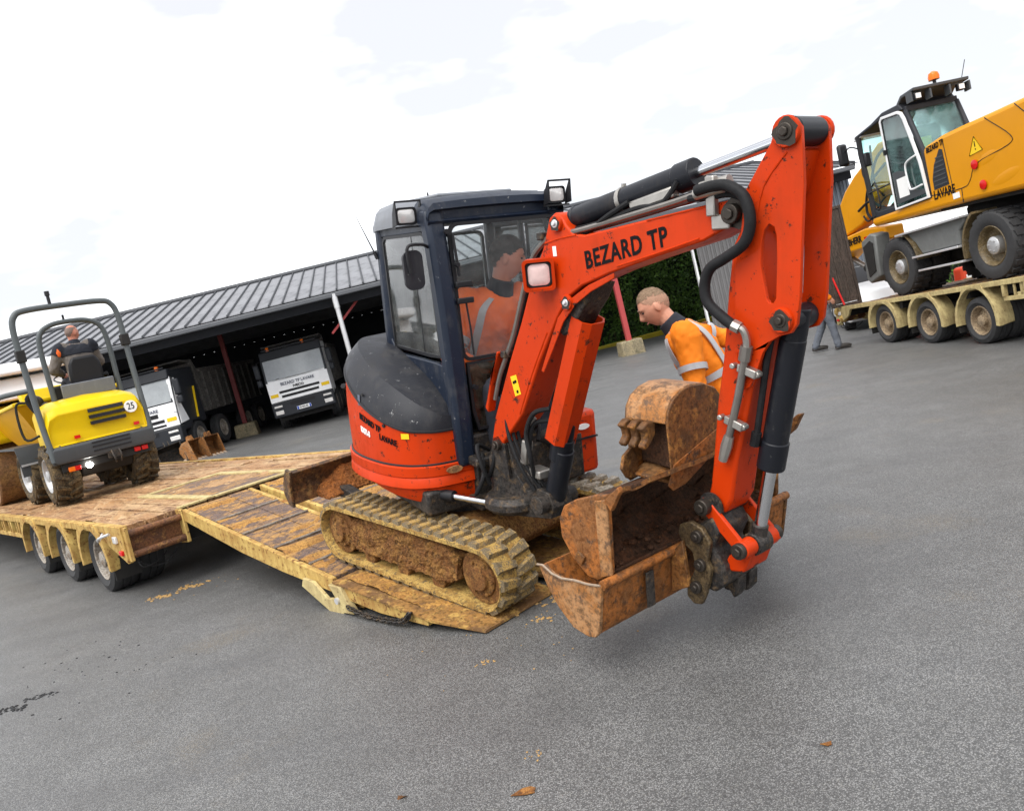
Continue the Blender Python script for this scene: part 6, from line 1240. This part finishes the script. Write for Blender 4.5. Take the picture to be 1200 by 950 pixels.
b = MB(); b.cyl((-.45, -.46, 1.13), (-.518, -.46, 1.13), .085, n=28); PL25 = b.build('number_disc', 'whiteprint', BN_)
lettering('25', .135, 'ink', PL25, lambda x, y, z: (-.5195 - z, -.46 - x, 1.13 + y), sx=.75, weight=.001)
for y in (.30, -.48): b = MB(); b.box((-.50, y, .88), (.03, .07, .045)); b.build('reflector', 'red', BN_)
b = MB(); b.loft([[(x, s * w, z) for s in (-1, 1) for z in (z0, z1)][:2] + [(x, w, z1), (x, w, z0)] for x, w, z0, z1 in ((-.40, .58, .58, .80), (-.56, .62, .56, .79), (-.58, .66, .60, .77))]); b.build('bumper', 'dgrey', DU, .03)
b = MB(); b.prism([(.66, .56), (.66, .80), (.50, .82), (.50, .56)], -.5, .1, lambda y, z, x: (x, y, z)); b.prism([(-.66, .56), (-.66, .80), (-.50, .82), (-.50, .56)], -.5, .1, lambda y, z, x: (x, y, z)); kind(b.build('bumper_wings', 'dgrey', DU, .03), 'stuff')
for z in (.64, .70, .755): b = MB(); b.box((-.575, -.08, z), (.03, .50, .022)); b.build('bumper_slot', 'black', DU)
for s in (-1, 1):
    for y, m in ((.47, 'amber'), (.40, 'red')) if s > 0 else ((.50, 'red'), (.40, 'red')): b = MB(); b.box((-.50, s * y, .47 if s > 0 else .52), (.05, .085, .065)); b.build('tail_light', m, DU, .01)
b = MB(); b.box((-.46, 0, .50), (.08, 1.15, .10)); b.build('light_bar', 'under', DU)
b = MB(); b.cyl((-.53, .25, .47), (-.50, .25, .47), .04, n=16); b.build('reverse_lamp', 'lit', DU)
b = MB(); b.tube(smoothpath([(-.55, -.05, .62), (-.60, -.05, .56), (-.61, -.07, .46), (-.56, -.08, .42)], 5), .014, 8); b.tube(smoothpath([(-.55, -.14, .62), (-.63, -.15, .52), (-.58, -.14, .42)], 5), .012, 8); b.box((-.55, -.08, .54), (.06, .16, .10)); kind(b.build('tow_hitch', 'casting', DU), 'stuff')
# roll bars
def hoop(pts, r, name): b = MB(); b.tube(smoothpath(pts, 6), r, 10); return b.build(name, 'ropsgrey', DU)
hoop([(-.50, .64, .62), (-.50, .645, .66), (-.42, .66, 1.2), (-.36, .665, 1.9), (-.34, .665, 2.42), (-.34, .61, 2.62), (-.34, .46, 2.68), (-.34, 0, 2.69), (-.34, -.46, 2.68), (-.34, -.61, 2.62), (-.34, -.665, 2.42), (-.36, -.665, 1.9), (-.42, -.66, 1.2), (-.50, -.645, .66), (-.50, -.64, .62)], .040, 'roll_bar')
for s in (-1, 1): b = MB(); b.box((-.36, s * .665, 2.08), (.11, .11, .16)); b.build('roll_bar_joint', 'under', DU, .01)
hoop([(.02, .34, 1.3), (.02, .34, 1.6), (.02, .34, 2.15), (.02, .29, 2.38), (.02, .13, 2.48), (.02, -.10, 2.50), (.02, -.33, 2.48), (.02, -.49, 2.38), (.02, -.54, 2.15), (.02, -.54, 1.6), (.02, -.54, 1.3)], .036, 'front_hoop')
b = MB(); b.cyl((-.34, .15, 2.69), (-.34, .15, 2.86), .022, n=8); b.cyl((-.34, .15, 2.84), (-.34, .15, 2.90), .032, n=8); b.build('beacon_stub', 'black', DU)
b = MB(); b.cyl((.02, -.05, 2.5), (.02, -.05, 2.60), .016, n=8); b.build('beacon_stub', 'black', DU)
hoop([(-.36, .68, 1.62), (-.1, .95, 1.62), (.5, 1.05, 1.60)], .035, 'grab_bar')
b = MB(); b.box((-.02, -.12, 1.52), (.05, .70, .20), (0, -.15, 0)); b.build('seat_plate', 'roofgrey', DU, .01)
SO_ = TR(-.10, -.15, .08); b = MB(SO_); b.box((.30, .0, 1.46), (.42, .48, .14)); S_ = b.build('seat', 'black', DU, .05); b = MB(SO_); b.loft([[(.10 - .04 * t, y * w, 1.50 + .40 * t) for y in (-.22, .22)] + [(.17 - .04 * t, y * w, 1.50 + .40 * t) for y in (.22, -.22)] for t, w in ((0, 1), (.4, 1.02), (.75, .95), (1, .7))]); b.build('seat_back', 'black', S_, .04)
b = MB(); b.prism([(.55, 1.0), (.70, 1.0), (.62, 1.65), (.56, 1.65)], -.25, .25, fy); b.build('console', 'under', DU, .03)
b = MB(); b.lathe([(.16, 0), (.175, .014), (.16, .028)], (.55, 0, 1.72), (-.5, 0, 1), 20, closed=False); b.build('steering_wheel', 'black', DU)
for q in ([(.3, .45, 1.3), (.35, .55, 1.55), (.50, .5, 1.62)], [(.4, -.5, 1.2), (.45, -.52, 1.6), (.4, -.5, 1.7)], [(.2, .5, 1.2), (.25, .62, 1.5), (.2, .55, 1.6)]): b = MB(); b.tube(smoothpath(q, 5), .035, 8); b.build('hose', 'hose', DU)
b = MB(); b.ell((.38, .50, 1.45), (.14, .10, .12)); b.ell((.30, .42, 1.35), (.1, .1, .1)); kind(b.build('valve_cluster', 'casting', DU), 'stuff')
b = MB(); b.tube(smoothpath([(-.1, .66, 1.0), (.0, .82, 1.0), (.0, .82, 1.45), (-.05, .70, 1.48)], 5), .018, 8); b.build('hand_rail', 'under', DU)
# front frame : mudguard step, skip
def FB(): b = MB(); b.M = FRONT; return b
b = FB(); b.prism([(.05, .45), (.05, .75), (1.2, .75), (1.25, .45)], -.38, .38, fy); b.build('front_chassis', 'under', DU, .02)
for s in (-1, 1):
    b = FB(); b.loft([[(x, s * .44, z), (x, s * .80, z), (x, s * .80, z + .03), (x, s * .44, z + .03)] for x, z in ((.25, .45), (.28, .70), (.36, .86), (1.2, .88))]); b.build('mudguard', 'dgrey', DU)
    b = FB(); b.box((.24, s * .62, .62), (.02, .34, .03)); b.build('mudguard_trim', 'galv', DU)
b = FB(); b.put([(.30, -.42, .90), (.30, .42, .90), (1.35, .42, .80), (1.35, -.42, .80), (.05, -.72, 1.50), (.05, .72, 1.50), (1.95, .74, 1.42), (1.95, -.74, 1.42)], [(0, 1, 2, 3), (0, 1, 5, 4), (1, 2, 6, 5), (2, 3, 7, 6), (3, 0, 4, 7)])
SK = b.build('skip', 'skip', DU); m_ = SK.modifiers.new('thick', 'SOLIDIFY'); m_.thickness = .03
b = FB(); b.tube([(.05, -.72, 1.5), (.05, .72, 1.5), (1.95, .74, 1.42), (1.95, -.74, 1.42)], .03, 8, closed=True); b.build('skip_rim', 'yellow', SK)
b = FB(); b.prism([(.05, 1.5), (.18, 1.5), (.28, 1.66), (.15, 1.68)], -.6, .6, fy); b.build('skip_guard', 'yellow', SK, .02)

# ------------------------------------------------------------------ road roller further along the trailer
RL_M = TA_M @ TR(7.05, -.95, .785)
RL = thing('road_roller', 'yellow road roller with rusty drum and white canopy at the left edge on the trailer', 'roller', RL_M)
b = MB(); b.lathe([(.50, -.62), (.52, -.60), (.52, .60), (.50, .62), (.44, .60), (.40, .50), (0, .5)], (0, 0, .52), (0, 1, 0), 36); b.build('drum', 'ochre', RL)
b = MB(); b.lathe([(.50, -.62), (.52, -.60), (.52, .60), (.50, .62)], (1.9, 0, .52), (0, 1, 0), 36); b.build('drum', 'ochre', RL)
for s in (-1, 1): b = MB(); b.prism([(-.15, .45), (.15, .45), (.35, 1.05), (-.4, 1.05)], s * .66 - .03, s * .66 + .03, fy); b.build('drum_yoke', 'black', RL, .02)
b = MB(); b.prism([(-.70, .98), (-.70, 1.30), (-.45, 1.55), (.75, 1.62), (.9, 1.35), (.95, .75), (.65, .75), (.55, .98)], -.70, .70, fy); b.build('rear_body', 'yellow', RL, .08)
b = MB(); b.prism([(-.30, 1.10), (.10, 1.10), (-.05, 1.42), (-.30, 1.44)], .695, .712, fy); b.build('side_vent', 'black', RL)
b = MB(); b.prism([(1.2, .9), (1.2, 1.4), (2.3, 1.35), (2.5, 1.0), (2.4, .9)], -.68, .68, fy); b.build('front_body', 'yellow', RL, .08)
for x in (.2, 1.4):
    for s in (-.6, .6): b = MB(); b.cyl((x, s, 1.3), (x, s, 2.05), .03, n=8); b.build('canopy_post', 'black', RL)
b = MB(); b.prism([(-.75, 2.02), (-.6, 2.22), (1.5, 2.28), (1.7, 2.05)], -.78, .78, fy); b.build('canopy', 'white', RL, .08)
b = MB(); b.prism([(-.72, 1.62), (-.5, 1.98), (1.3, 2.0), (1.3, 1.60)], -.66, .66, fy); b.build('canopy_panel', 'white', RL, .06)
b = MB(); b.box((.4, 0, 1.55), (.4, .45, .35)); b.build('seat', 'black', RL, .05)
# ------------------------------------------------------------------ people
def head_mb(b, Mh, hair=None):
    """one head: skull, jaw, brow, nose, lips and ears; Mh puts its centre, +x = face"""
    g = lambda d, s: math.exp(-(d / s) ** 2)
    def pt(th, ph):
        x, y, z = math.sin(th) * math.cos(ph), math.sin(th) * math.sin(ph), math.cos(th)
        X, Y, Z = x * .098, y * .077, z * .122
        if Z < 0: k = -Z / .122; Y *= 1 - .26 * k; X *= (1 - .10 * k) if X > 0 else (1 - .42 * k)
        if X < 0 and Z > -.05: X *= 1.06
        if X > 0:
            X += .010 * g(Y, .03) * g(Z + .108, .02)                           # chin
            X += (.026 * g(Y, .011 + .006 * g(Z + .030, .015)) * g(Z + .026, .020)) + .012 * g(Y, .010) * g(Z + .002, .022)   # nose
            X -= .010 * (g(Y - .034, .016) + g(Y + .034, .016)) * g(Z - .010, .012)      # eye sockets
            X += .006 * g(abs(Y) - .03, .03) * g(Z - .032, .010)               # brow
            X += .006 * g(Y, .024) * (g(Z + .058, .006) + g(Z + .072, .007)) - .004 * g(Y, .025) * g(Z + .065, .003)   # lips
        return Vector((X, Y, Z))
    nu, nv = 64, 56
    rings = [[Mh @ pt(math.pi * i / nv, 2 * math.pi * k / nu) for k in range(nu)] for i in range(1, nv)]
    b.loft(rings)
    for s in (-1, 1): b.ell(Mh @ Vector((-.012, s * .076, -.006)), (.020, .009, .032), (Mh.to_3x3() @ Euler((0, 0, s * .35)).to_matrix()), 12, 8)
    return pt
def hand_mb(b, w, d, nrm, curl=.5, side=1, k=1.0):
    """palm, thumb and four unequal bent fingers; w wrist, d along the hand, nrm out of the back of the hand"""
    d = Vector(d).normalized(); nrm = Vector(nrm); nrm = (nrm - d * nrm.dot(d)).normalized(); s = d.cross(nrm) * side; w = Vector(w)
    R = Matrix((d, s, nrm)).transposed()
    b.ell(w + d * .045 * k, (.056 * k, .042 * k, .017 * k), R, 14, 10); b.tube([w - d * .03, w + d * .02], [.027 * k, .027 * k], 10)
    for j, (o, L, r) in enumerate(((-.030, .070, .0092), (-.010, .080, .0096), (.010, .075, .0092), (.029, .058, .0082))):
        p = w + d * .082 * k + s * o * k; pts = [p - d * .02 * k, p]; a = 0; dd = d.copy()
        for t, f in ((.42, .55), (.33, .8), (.25, .6)):
            a += curl * f; dd = d * math.cos(a) - nrm * math.sin(a); p = p + dd * L * t * k; pts.append(p)
        b.tube(pts, [r * k, r * k * 1.05, r * k, r * k * .95, r * k * .75], 8); b.ell(pts[-1], (r * .75 * k,) * 3, None, 8, 6)
    p = w + d * .03 * k - s * .036 * k; q = p + (d * .6 - s * .6 - nrm * .35).normalized() * .034 * k; e = q + (d * .9 - s * .15 - nrm * .45).normalized() * .032 * k
    b.tube([w + d * .02 * k - s * .012 * k, p, q, e], [.015 * k, .0125 * k, .011 * k, .008 * k], 8); b.ell(e, (.008 * k,) * 3, None, 8, 6)
def limb(b, pts, rs, k=5, n=14):
    P_ = smoothpath(pts, k); R_ = [v.x for v in smoothpath([(r, 0, 0) for r in rs], k)]
    b.tube(P_, R_, n); b.ell(P_[0], (rs[0],) * 3, None, n, 8); b.ell(P_[-1], (rs[-1],) * 3, None, n, 8); return P_, R_
def torso_rings(sp, n=26, add=0.0):
    """sp = list of (centre, half width, half depth); spine in the local xz plane, width along y"""
    out = []
    cs = smoothpath([q[0] for q in sp], 5); ws = [v for v in smoothpath([(q[1], q[2], 0) for q in sp], 5)]
    for i, c in enumerate(cs):
        d = (cs[min(i + 1, len(cs) - 1)] - cs[max(i - 1, 0)]).normalized(); yv = SIDE - d * SIDE.dot(d); yv.normalize(); xv = yv.cross(d)
        out.append([c + yv * math.copysign(abs(math.cos(a)) ** .85, math.cos(a)) * (ws[i].x + add) + xv * math.copysign(abs(math.sin(a)) ** .9, math.sin(a)) * (ws[i].y + add) for a in [2 * math.pi * k / n for k in range(n)]])
    return out
wr = bpy.data.textures.new('cloth_folds', 'CLOUDS'); wr.noise_scale = .10; wr.noise_depth = 2
wr2 = bpy.data.textures.new('cloth_creases', 'CLOUDS'); wr2.noise_scale = .035; wr2.noise_depth = 1; wr2.noise_type = 'HARD_NOISE'
def soften(o, vox, sm=4, disp=0.0):
    r = o.modifiers.new('merge', 'REMESH'); r.mode = 'VOXEL'; r.voxel_size = vox; r.use_smooth_shade = True
    s = o.modifiers.new('soft', 'SMOOTH'); s.iterations = sm; s.factor = .5
    if disp:
        for tx_, k_ in ((wr, 1), (wr2, .28)): d = o.modifiers.new('folds', 'DISPLACE'); d.texture = tx_; d.strength = disp * k_; d.mid_level = .5; d.texture_coords = 'LOCAL'
    return o
SIDE = Vector((0, 1, 0))
def person(label, mat, J, skin, hair, hairstyle, coat, coat2, trous, group, bands=True, side=(0, 1, 0), vox=.008, disp=.03, collar=None):
    global SIDE; SIDE = Vector(side).normalized()
    T = thing('person', label, 'person', mat, group); A = {k: Vector(v) for k, v in J.items() if not k.startswith('_')}
    Mh = Matrix.Translation(A['head']) @ Euler((J.get('_roll', 0), J.get('_pitch', 0), J.get('_yaw', 0)), 'XYZ').to_matrix().to_4x4()
    b = MB(); pt = head_mb(b, Mh)
    limb(b, [A['neck'] - (A['head'] - A['neck']) * .3, A['neck'], A['head'] + Mh.to_3x3() @ Vector((-.018, 0, -.055))], [.07, .058, .056])
    sp = [(A['hip'], .15, .105), (A['waist'], .14, .10), (A['chest'], .165, .115), (A['neck'] * .6 + A['chest'] * .4, .15, .09), (A['neck'], .06, .06)]
    b.loft(torso_rings(sp))
    for s in ('l', 'r'):
        limb(b, [A['sh' + s], (A['sh' + s] + A['el' + s]) / 2, A['el' + s]], [.050, .046, .038]); limb(b, [A['el' + s], (A['el' + s] * .6 + A['wr' + s] * .4), A['wr' + s]], [.038, .040, .026])
        limb(b, [A['hp' + s], (A['hp' + s] + A['kn' + s]) / 2, A['kn' + s]], [.078, .072, .050]); limb(b, [A['kn' + s], A['kn' + s] * .65 + A['an' + s] * .35, A['an' + s]], [.050, .052, .034])
        hd = J.get('_hand' + s); d = Vector(hd[0]) if hd else (A['wr' + s] - A['el' + s]); nrm = Vector(hd[1]) if hd else Vector((0, 1 if s == 'l' else -1, 0))
        hand_mb(b, A['wr' + s], d, nrm, hd[2] if hd else .45, 1 if s == 'l' else -1)
    body = soften(b.build('body', skin, T), vox * .72, 2)
    b = MB()
    for s in (-1, 1): b.ell(Mh @ Vector((.082, s * .033, .010)), (.009, .012, .006), Mh.to_3x3(), 10, 6)
    kind(b.build('eyes', 'eye', T), 'stuff')
    b = MB()
    for s in (-1, 1): b.tube([Mh @ Vector((.099 - .012 * abs(t - .4), s * (.016 + .034 * t), .031 + .006 * math.sin(t * 2.6))) for t in (0, .3, .6, 1)], .0042, 6)
    kind(b.build('eyebrows', hair, T), 'stuff')
    b = MB(); b.tube([Mh @ Vector((.098 - .010 * abs(t), .024 * t, -.065 + .004 * t * t)) for t in (-1, -.5, 0, .5, 1)], .0034, 6); b.build('lips', 'lip', T)
    # hair : a cap that follows the skull down to its hairline, thin at the sides
    nu, nv = 64, 48
    for part_, hmat in (('hair', hair), ('hair_sides', hair + '_fade')):
        if hairstyle == 'full' and part_ == 'hair_sides': continue
        if hairstyle == 'bald' and part_ == 'hair': continue
        b = MB(); vs = []; fs = []; ok = []; random.seed(len(label))
        for i in range(1, nv):
            for k in range(nu):
                p = pt(math.pi * i / nv, 2 * math.pi * k / nu); ang = abs(math.atan2(p.y, p.x))
                hl = {'short': (.074, .066, .030) if part_ == 'hair' else (.072, .018, -.055), 'full': (.060, .012, -.075), 'bald': (.3, .055, -.05)}[hairstyle]
                line = hl[0] if ang < .6 else hl[0] + (hl[1] - hl[0]) * min(1, (ang - .6) / .7) if ang < 1.3 else hl[1] if ang < 1.75 else hl[1] + (hl[2] - hl[1]) * min(1, (ang - 1.75) / .9)
                up = p.z - line; ok.append(up > 0 and (hairstyle != 'bald' or p.z < .085)); t = min(1, max(0, up) / .035)
                f = 1.012 + (.055 if hairstyle == 'full' else .040 if part_ == 'hair' else .006) * t; j = .0045 if part_ == 'hair' else .002
                vs.append(Mh @ (p * f + Vector((random.uniform(-j, j), random.uniform(-j, j), random.uniform(-.3 * j, j)))))
        for i in range(nv - 2):
            for k in range(nu):
                q = (i * nu + k, i * nu + (k + 1) % nu, (i + 1) * nu + (k + 1) % nu, (i + 1) * nu + k)
                if all(ok[j] for j in q): fs.append(q)
        if hairstyle != 'bald': fs.append(tuple(range(nu)))
        b.put(vs, fs); b.build(part_, hmat, T, smooth=80)
    # jacket and trousers
    sc = 1.0; b = MB()
    low = A['hip'] + (A['hip'] - A['waist']) * .55 if not J.get('_seated') else A['hip']
    spj = [(low, .195, .150), (A['hip'], .195, .150), (A['waist'], .190, .145), (A['chest'], .205, .150), (A['neck'] * .55 + A['chest'] * .45, .185, .125), (A['neck'] * .92 + A['chest'] * .08, .085, .08)]
    rings = torso_rings(spj); b.loft(rings); sl = {}
    for s in ('l', 'r'):
        inn = A['sh' + s] * .75 + A['neck'] * .25
        sl[s] = limb(b, [inn, A['sh' + s], (A['sh' + s] + A['el' + s]) / 2, A['el' + s], (A['el' + s] + A['wr' + s]) / 2, A['wr' + s] * .92 + A['el' + s] * .08], [.085, .090, .078, .068, .060, .052])
    JK = soften(b.build('jacket', coat, T), .013, 6, disp)
    if coat2:
        b = MB(); rr = torso_rings(spj, add=.012); m_ = len(rr); b.loft(rr[int(m_ * .56):int(m_ * .95)])
        for s in ('l', 'r'): P_, R_ = sl[s]; b.tube(P_[2:9], [r + .010 for r in R_[2:9]], 14)
        soften(b.build('jacket_yoke', coat2, T), .013, 5, disp)
    b = MB(); b.tube([A['neck'] - (A['head'] - A['neck']) * .2, A['neck'] + (A['head'] - A['neck']) * .30], [.086, .070], 16); b.build('collar', collar or coat2 or coat, T, .008)
    if bands:
        rr = torso_rings(spj, add=.017); m_ = len(rr)
        for f0 in (.08, .42): i = int(f0 * m_); b = MB(); b.loft([rr[i], rr[i + 1], rr[i + 2]] if f0 < .2 else [rr[i], rr[i + 1]], caps=False); b.build('reflective_band', 'tape', JK)
        for s in ('l', 'r'):
            P_, R_ = sl[s]
            for i in (11, 20): 
                if i + 2 < len(P_): b = MB(); c0 = P_[i]; c1 = P_[i + 1] + (P_[i + 2] - P_[i + 1]) * .2; b.tube([c0, c1], [R_[i] + .015, R_[i + 1] + .015], 18, caps=False); b.build('reflective_band', 'tape', JK)
            for q in (3, 10) if s == 'l' else (23, 16):
                pass
        n = 26
        for col in (3, 10, 16, 23):       # braces over the shoulders, front and back
            b = MB(); seq = [rr[i] for i in range(int(m_ * .42), int(m_ * .93))]; b.loft([[seq[i][col % n], seq[i][(col + (1 if col in (3, 16) else -1)) % n]] for i in range(len(seq))], open_ring=True); o = b.build('reflective_band', 'tape', JK); md = o.modifiers.new('thick', 'SOLIDIFY'); md.thickness = .006
    b = MB(); b.loft(torso_rings([(low + (A['hip'] - low) * .2, .165, .125), (A['hip'], .17, .128), (A['hip'] * .5 + A['waist'] * .5, .155, .115)]))
    for s in ('l', 'r'):
        limb(b, [A['hp' + s], (A['hp' + s] + A['kn' + s]) / 2, A['kn' + s], (A['kn' + s] + A['an' + s]) / 2, A['an' + s]], [.105, .095, .078, .070, .066])
    soften(b.build('trousers', trous, T), .014, 5, .02)
    for s in ('l', 'r'):
        f = Vector(J.get('_foot', (1, 0, 0))).normalized(); a_ = A['an' + s]; b = MB(); b.tube([a_ + Vector((0, 0, .06)), a_ + Vector((0, 0, -.01))], [.055, .052], 12); Rf = Matrix((f, Vector((0, 0, 1)).cross(f), Vector((0, 0, 1)))).transposed()
        b.ell(a_ + f * .075 + Vector((0, 0, -.032)), (.155, .055, .045), Rf, 16, 8); b.box(a_ + f * .07 + Vector((0, 0, -.066)), (.27, .09, .022), Rf); soften(b.build('boot', 'boot', T), .010, 3)
    return T
# man bending forward beside the bucket
person('man in orange hi-vis jacket bending forward behind the buckets', TR(1.43, 5.42, 0) @ RZ(166) @ Matrix.Scale(1.10, 4),
    dict(hip=(0, 0, .95), waist=(.03, 0, 1.10), chest=(.11, 0, 1.31), neck=(.20, 0, 1.475), head=(.292, .0, 1.610), _pitch=.42, _yaw=.12,
         shl=(.13, .20, 1.40), ell=(.13, .275, 1.10), wrl=(.22, .25, .87), shr=(.15, -.20, 1.41), elr=(-.06, -.33, 1.32), wrr=(-.25, -.27, 1.24),
         hpl=(.0, .10, .90), knl=(.03, .12, .50), anl=(-.02, .13, .085), hpr=(0, -.10, .90), knr=(.05, -.12, .50), anr=(.06, -.13, .085)),
    'skin', 'hairblond', 'short', 'hivis', None, 'darkcloth', None, True, vox=.007, disp=.035, collar='darkcloth')
# operator in the cab, looking to his left
person('operator in red-orange hi-vis jacket sitting in the cab of the mini excavator', EX_M @ MU @ TR(-.2 + .10, .25 - .02, 1.16) @ Matrix.Scale(1.15, 4) @ TR(.2, -.25, -1.2),
    dict(hip=(-.20, .25, 1.22), waist=(-.15, .26, 1.38), chest=(-.05, .30, 1.60), neck=(.02, .345, 1.78), head=(.065, .385, 1.915 + .03), _yaw=1.05, _pitch=.22, _seated=1,
         shl=(-.02, .52, 1.70), ell=(.10, .60, 1.45), wrl=(.24, .44, 1.475), shr=(-.04, .10, 1.70), elr=(.03, -.02, 1.44), wrr=(.14, .04, 1.40),
         hpl=(-.15, .35, 1.20), knl=(.24, .40, 1.24), anl=(.22, .42, .96), hpr=(-.15, .15, 1.20), knr=(.24, .12, 1.24), anr=(.22, .12, .96),
         _handl=((.25, -.6, -.25), (.4, .1, .9), .75), _handr=((.5, 0, -.5), (.6, 0, .8), .9)),
    'skinred', 'hairdark', 'full', 'hivisred', None, 'darkcloth', None, True, vox=.009, collar='darkcloth')
b = U(); b.tube([(.26, .40, 1.10), (.285, .38, 1.38), (.285, .365, 1.45)], [.012, .012, .022], 8); b.build('control_lever', 'black', EX)
# driver of the dumper, from behind
person('bald driver in grey and dark work jacket seated on the yellow dumper', DM_M @ TR(-.10, -.15, .10),
    dict(hip=(.30, 0, 1.58), waist=(.31, 0, 1.72), chest=(.34, 0, 1.94), neck=(.36, -.01, 2.10), head=(.385, -.02, 2.245), _yaw=-1.05, _pitch=.05, _seated=1,
         shl=(.35, .21, 2.03), ell=(.42, .33, 1.76), wrl=(.58, .20, 1.70), shr=(.35, -.21, 2.03), elr=(.44, -.30, 1.78), wrr=(.58, -.15, 1.72),
         hpl=(.36, .10, 1.55), knl=(.72, .15, 1.55), anl=(.74, .15, 1.20), hpr=(.36, -.10, 1.55), knr=(.72, -.15, 1.55), anr=(.74, -.15, 1.20)),
    'skinred', 'hairgrey', 'bald', 'greycloth', 'darkcloth', 'darkcloth', None, False, vox=.010)
b = MB(); b.M = DM_M; b.ell((.30, .24, 2.0), (.05, .04, .07)); o = b.build('shoulder_flash', 'hivisred', bpy.data.objects['person.002']); o.matrix_parent_inverse = bpy.data.objects['person.002'].matrix_world.inverted() if False else Matrix.Identity(4)
o.data.transform(DM_M.inverted())
# man walking at the back, mostly hidden by the arm
person('man in orange hi-vis jacket and grey trousers walking behind the excavator arm', TR(6.33, 15.35, 0) @ RZ(-12) @ Matrix.Scale(1.06, 4),
    dict(hip=(0, 0, .95), waist=(.01, 0, 1.10), chest=(.03, 0, 1.32), neck=(.05, 0, 1.50), head=(.09, 0, 1.65), _pitch=.1,
         shl=(.03, .20, 1.44), ell=(-.06, .25, 1.16), wrl=(.04, .24, .94), shr=(.03, -.20, 1.44), elr=(-.03, -.26, 1.16), wrr=(.12, -.22, .96),
         hpl=(.0, .10, .90), knl=(-.02, .11, .50), anl=(-.20, .12, .10), hpr=(0, -.10, .90), knr=(.10, -.11, .50), anr=(.16, -.12, .085)),
    'skin', 'hairdark', 'full', 'hivis', None, 'jeans', None, True, vox=.010)

# ------------------------------------------------------------------ crumbs of mud and oil on the asphalt
def crumbs(name, mat, spots, seed, zmax=.010):
    random.seed(seed); b = MB()
    for cx, cy, sx, sy, n, r in spots:
        for _ in range(n):
            x, y = random.gauss(cx, sx), random.gauss(cy, sy); q = r * random.uniform(.4, 1.3); a = random.uniform(0, 6.28)
            b.ell((x, y, q * .15), (q, q * random.uniform(.5, .9), q * .35), Euler((0, 0, a)).to_matrix(), 7, 5)
    o = kind(b.build(name, mat), 'stuff'); return o
CR_OIL = [(-4.0, 5.36, .10, .03, 60, .014), (-3.78, 5.50, .07, .02, 50, .011), (-4.0, 5.9, .5, .35, 45, .010), (-3.4, 5.6, .5, .4, 20, .008)]
CR_MUD = [(-3.8, 7.60, .07, .04, 60, .016), (-3.58, 7.77, .08, .04, 50, .018), (-3.3, 7.75, .3, .15, 20, .009), (-.11, 4.85, .04, .03, 26, .011), (-.3, 4.6, .4, .25, 26, .006), (-.24, 3.3, .03, .02, 14, .006), (-.02, 5.15, .10, .08, 40, .014), (-.47, 4.39, .03, .02, 16, .008)]
tag(crumbs('oil_crumbs', 'oil', CR_OIL, 3), 'black oily crumbs scattered on the asphalt at the lower left', 'dirt'); tag(crumbs('mud_crumbs', 'mudcrumb', CR_MUD, 4), 'ochre mud crumbs dropped on the asphalt around the ramps', 'dirt')
for k, (x, y, s_) in enumerate(((-.29, 3.04, .05), (-.83, 3.2, .02), (.92, 2.91, .022))):
    b = MB(); a = .5 + k; n = 9; b.put([(x + s_ * math.cos(t + a) * (1 + .3 * math.sin(3 * t)), y + .5 * s_ * math.sin(t + a), .006 + .004 * math.sin(2 * t)) for t in [2 * math.pi * i / n for i in range(n)]], [tuple(range(n))]); o = b.build('dead_leaf', 'rustdark')
    tag(o, ('reddish dead leaf lying on the asphalt, largest of the three', 'small brown dead leaf lying on the asphalt near the bottom edge', 'small brown dead leaf lying on the asphalt below the coupler')[k], 'leaf', 'dead leaves on the asphalt'); md = o.modifiers.new('thick', 'SOLIDIFY'); md.thickness = .003
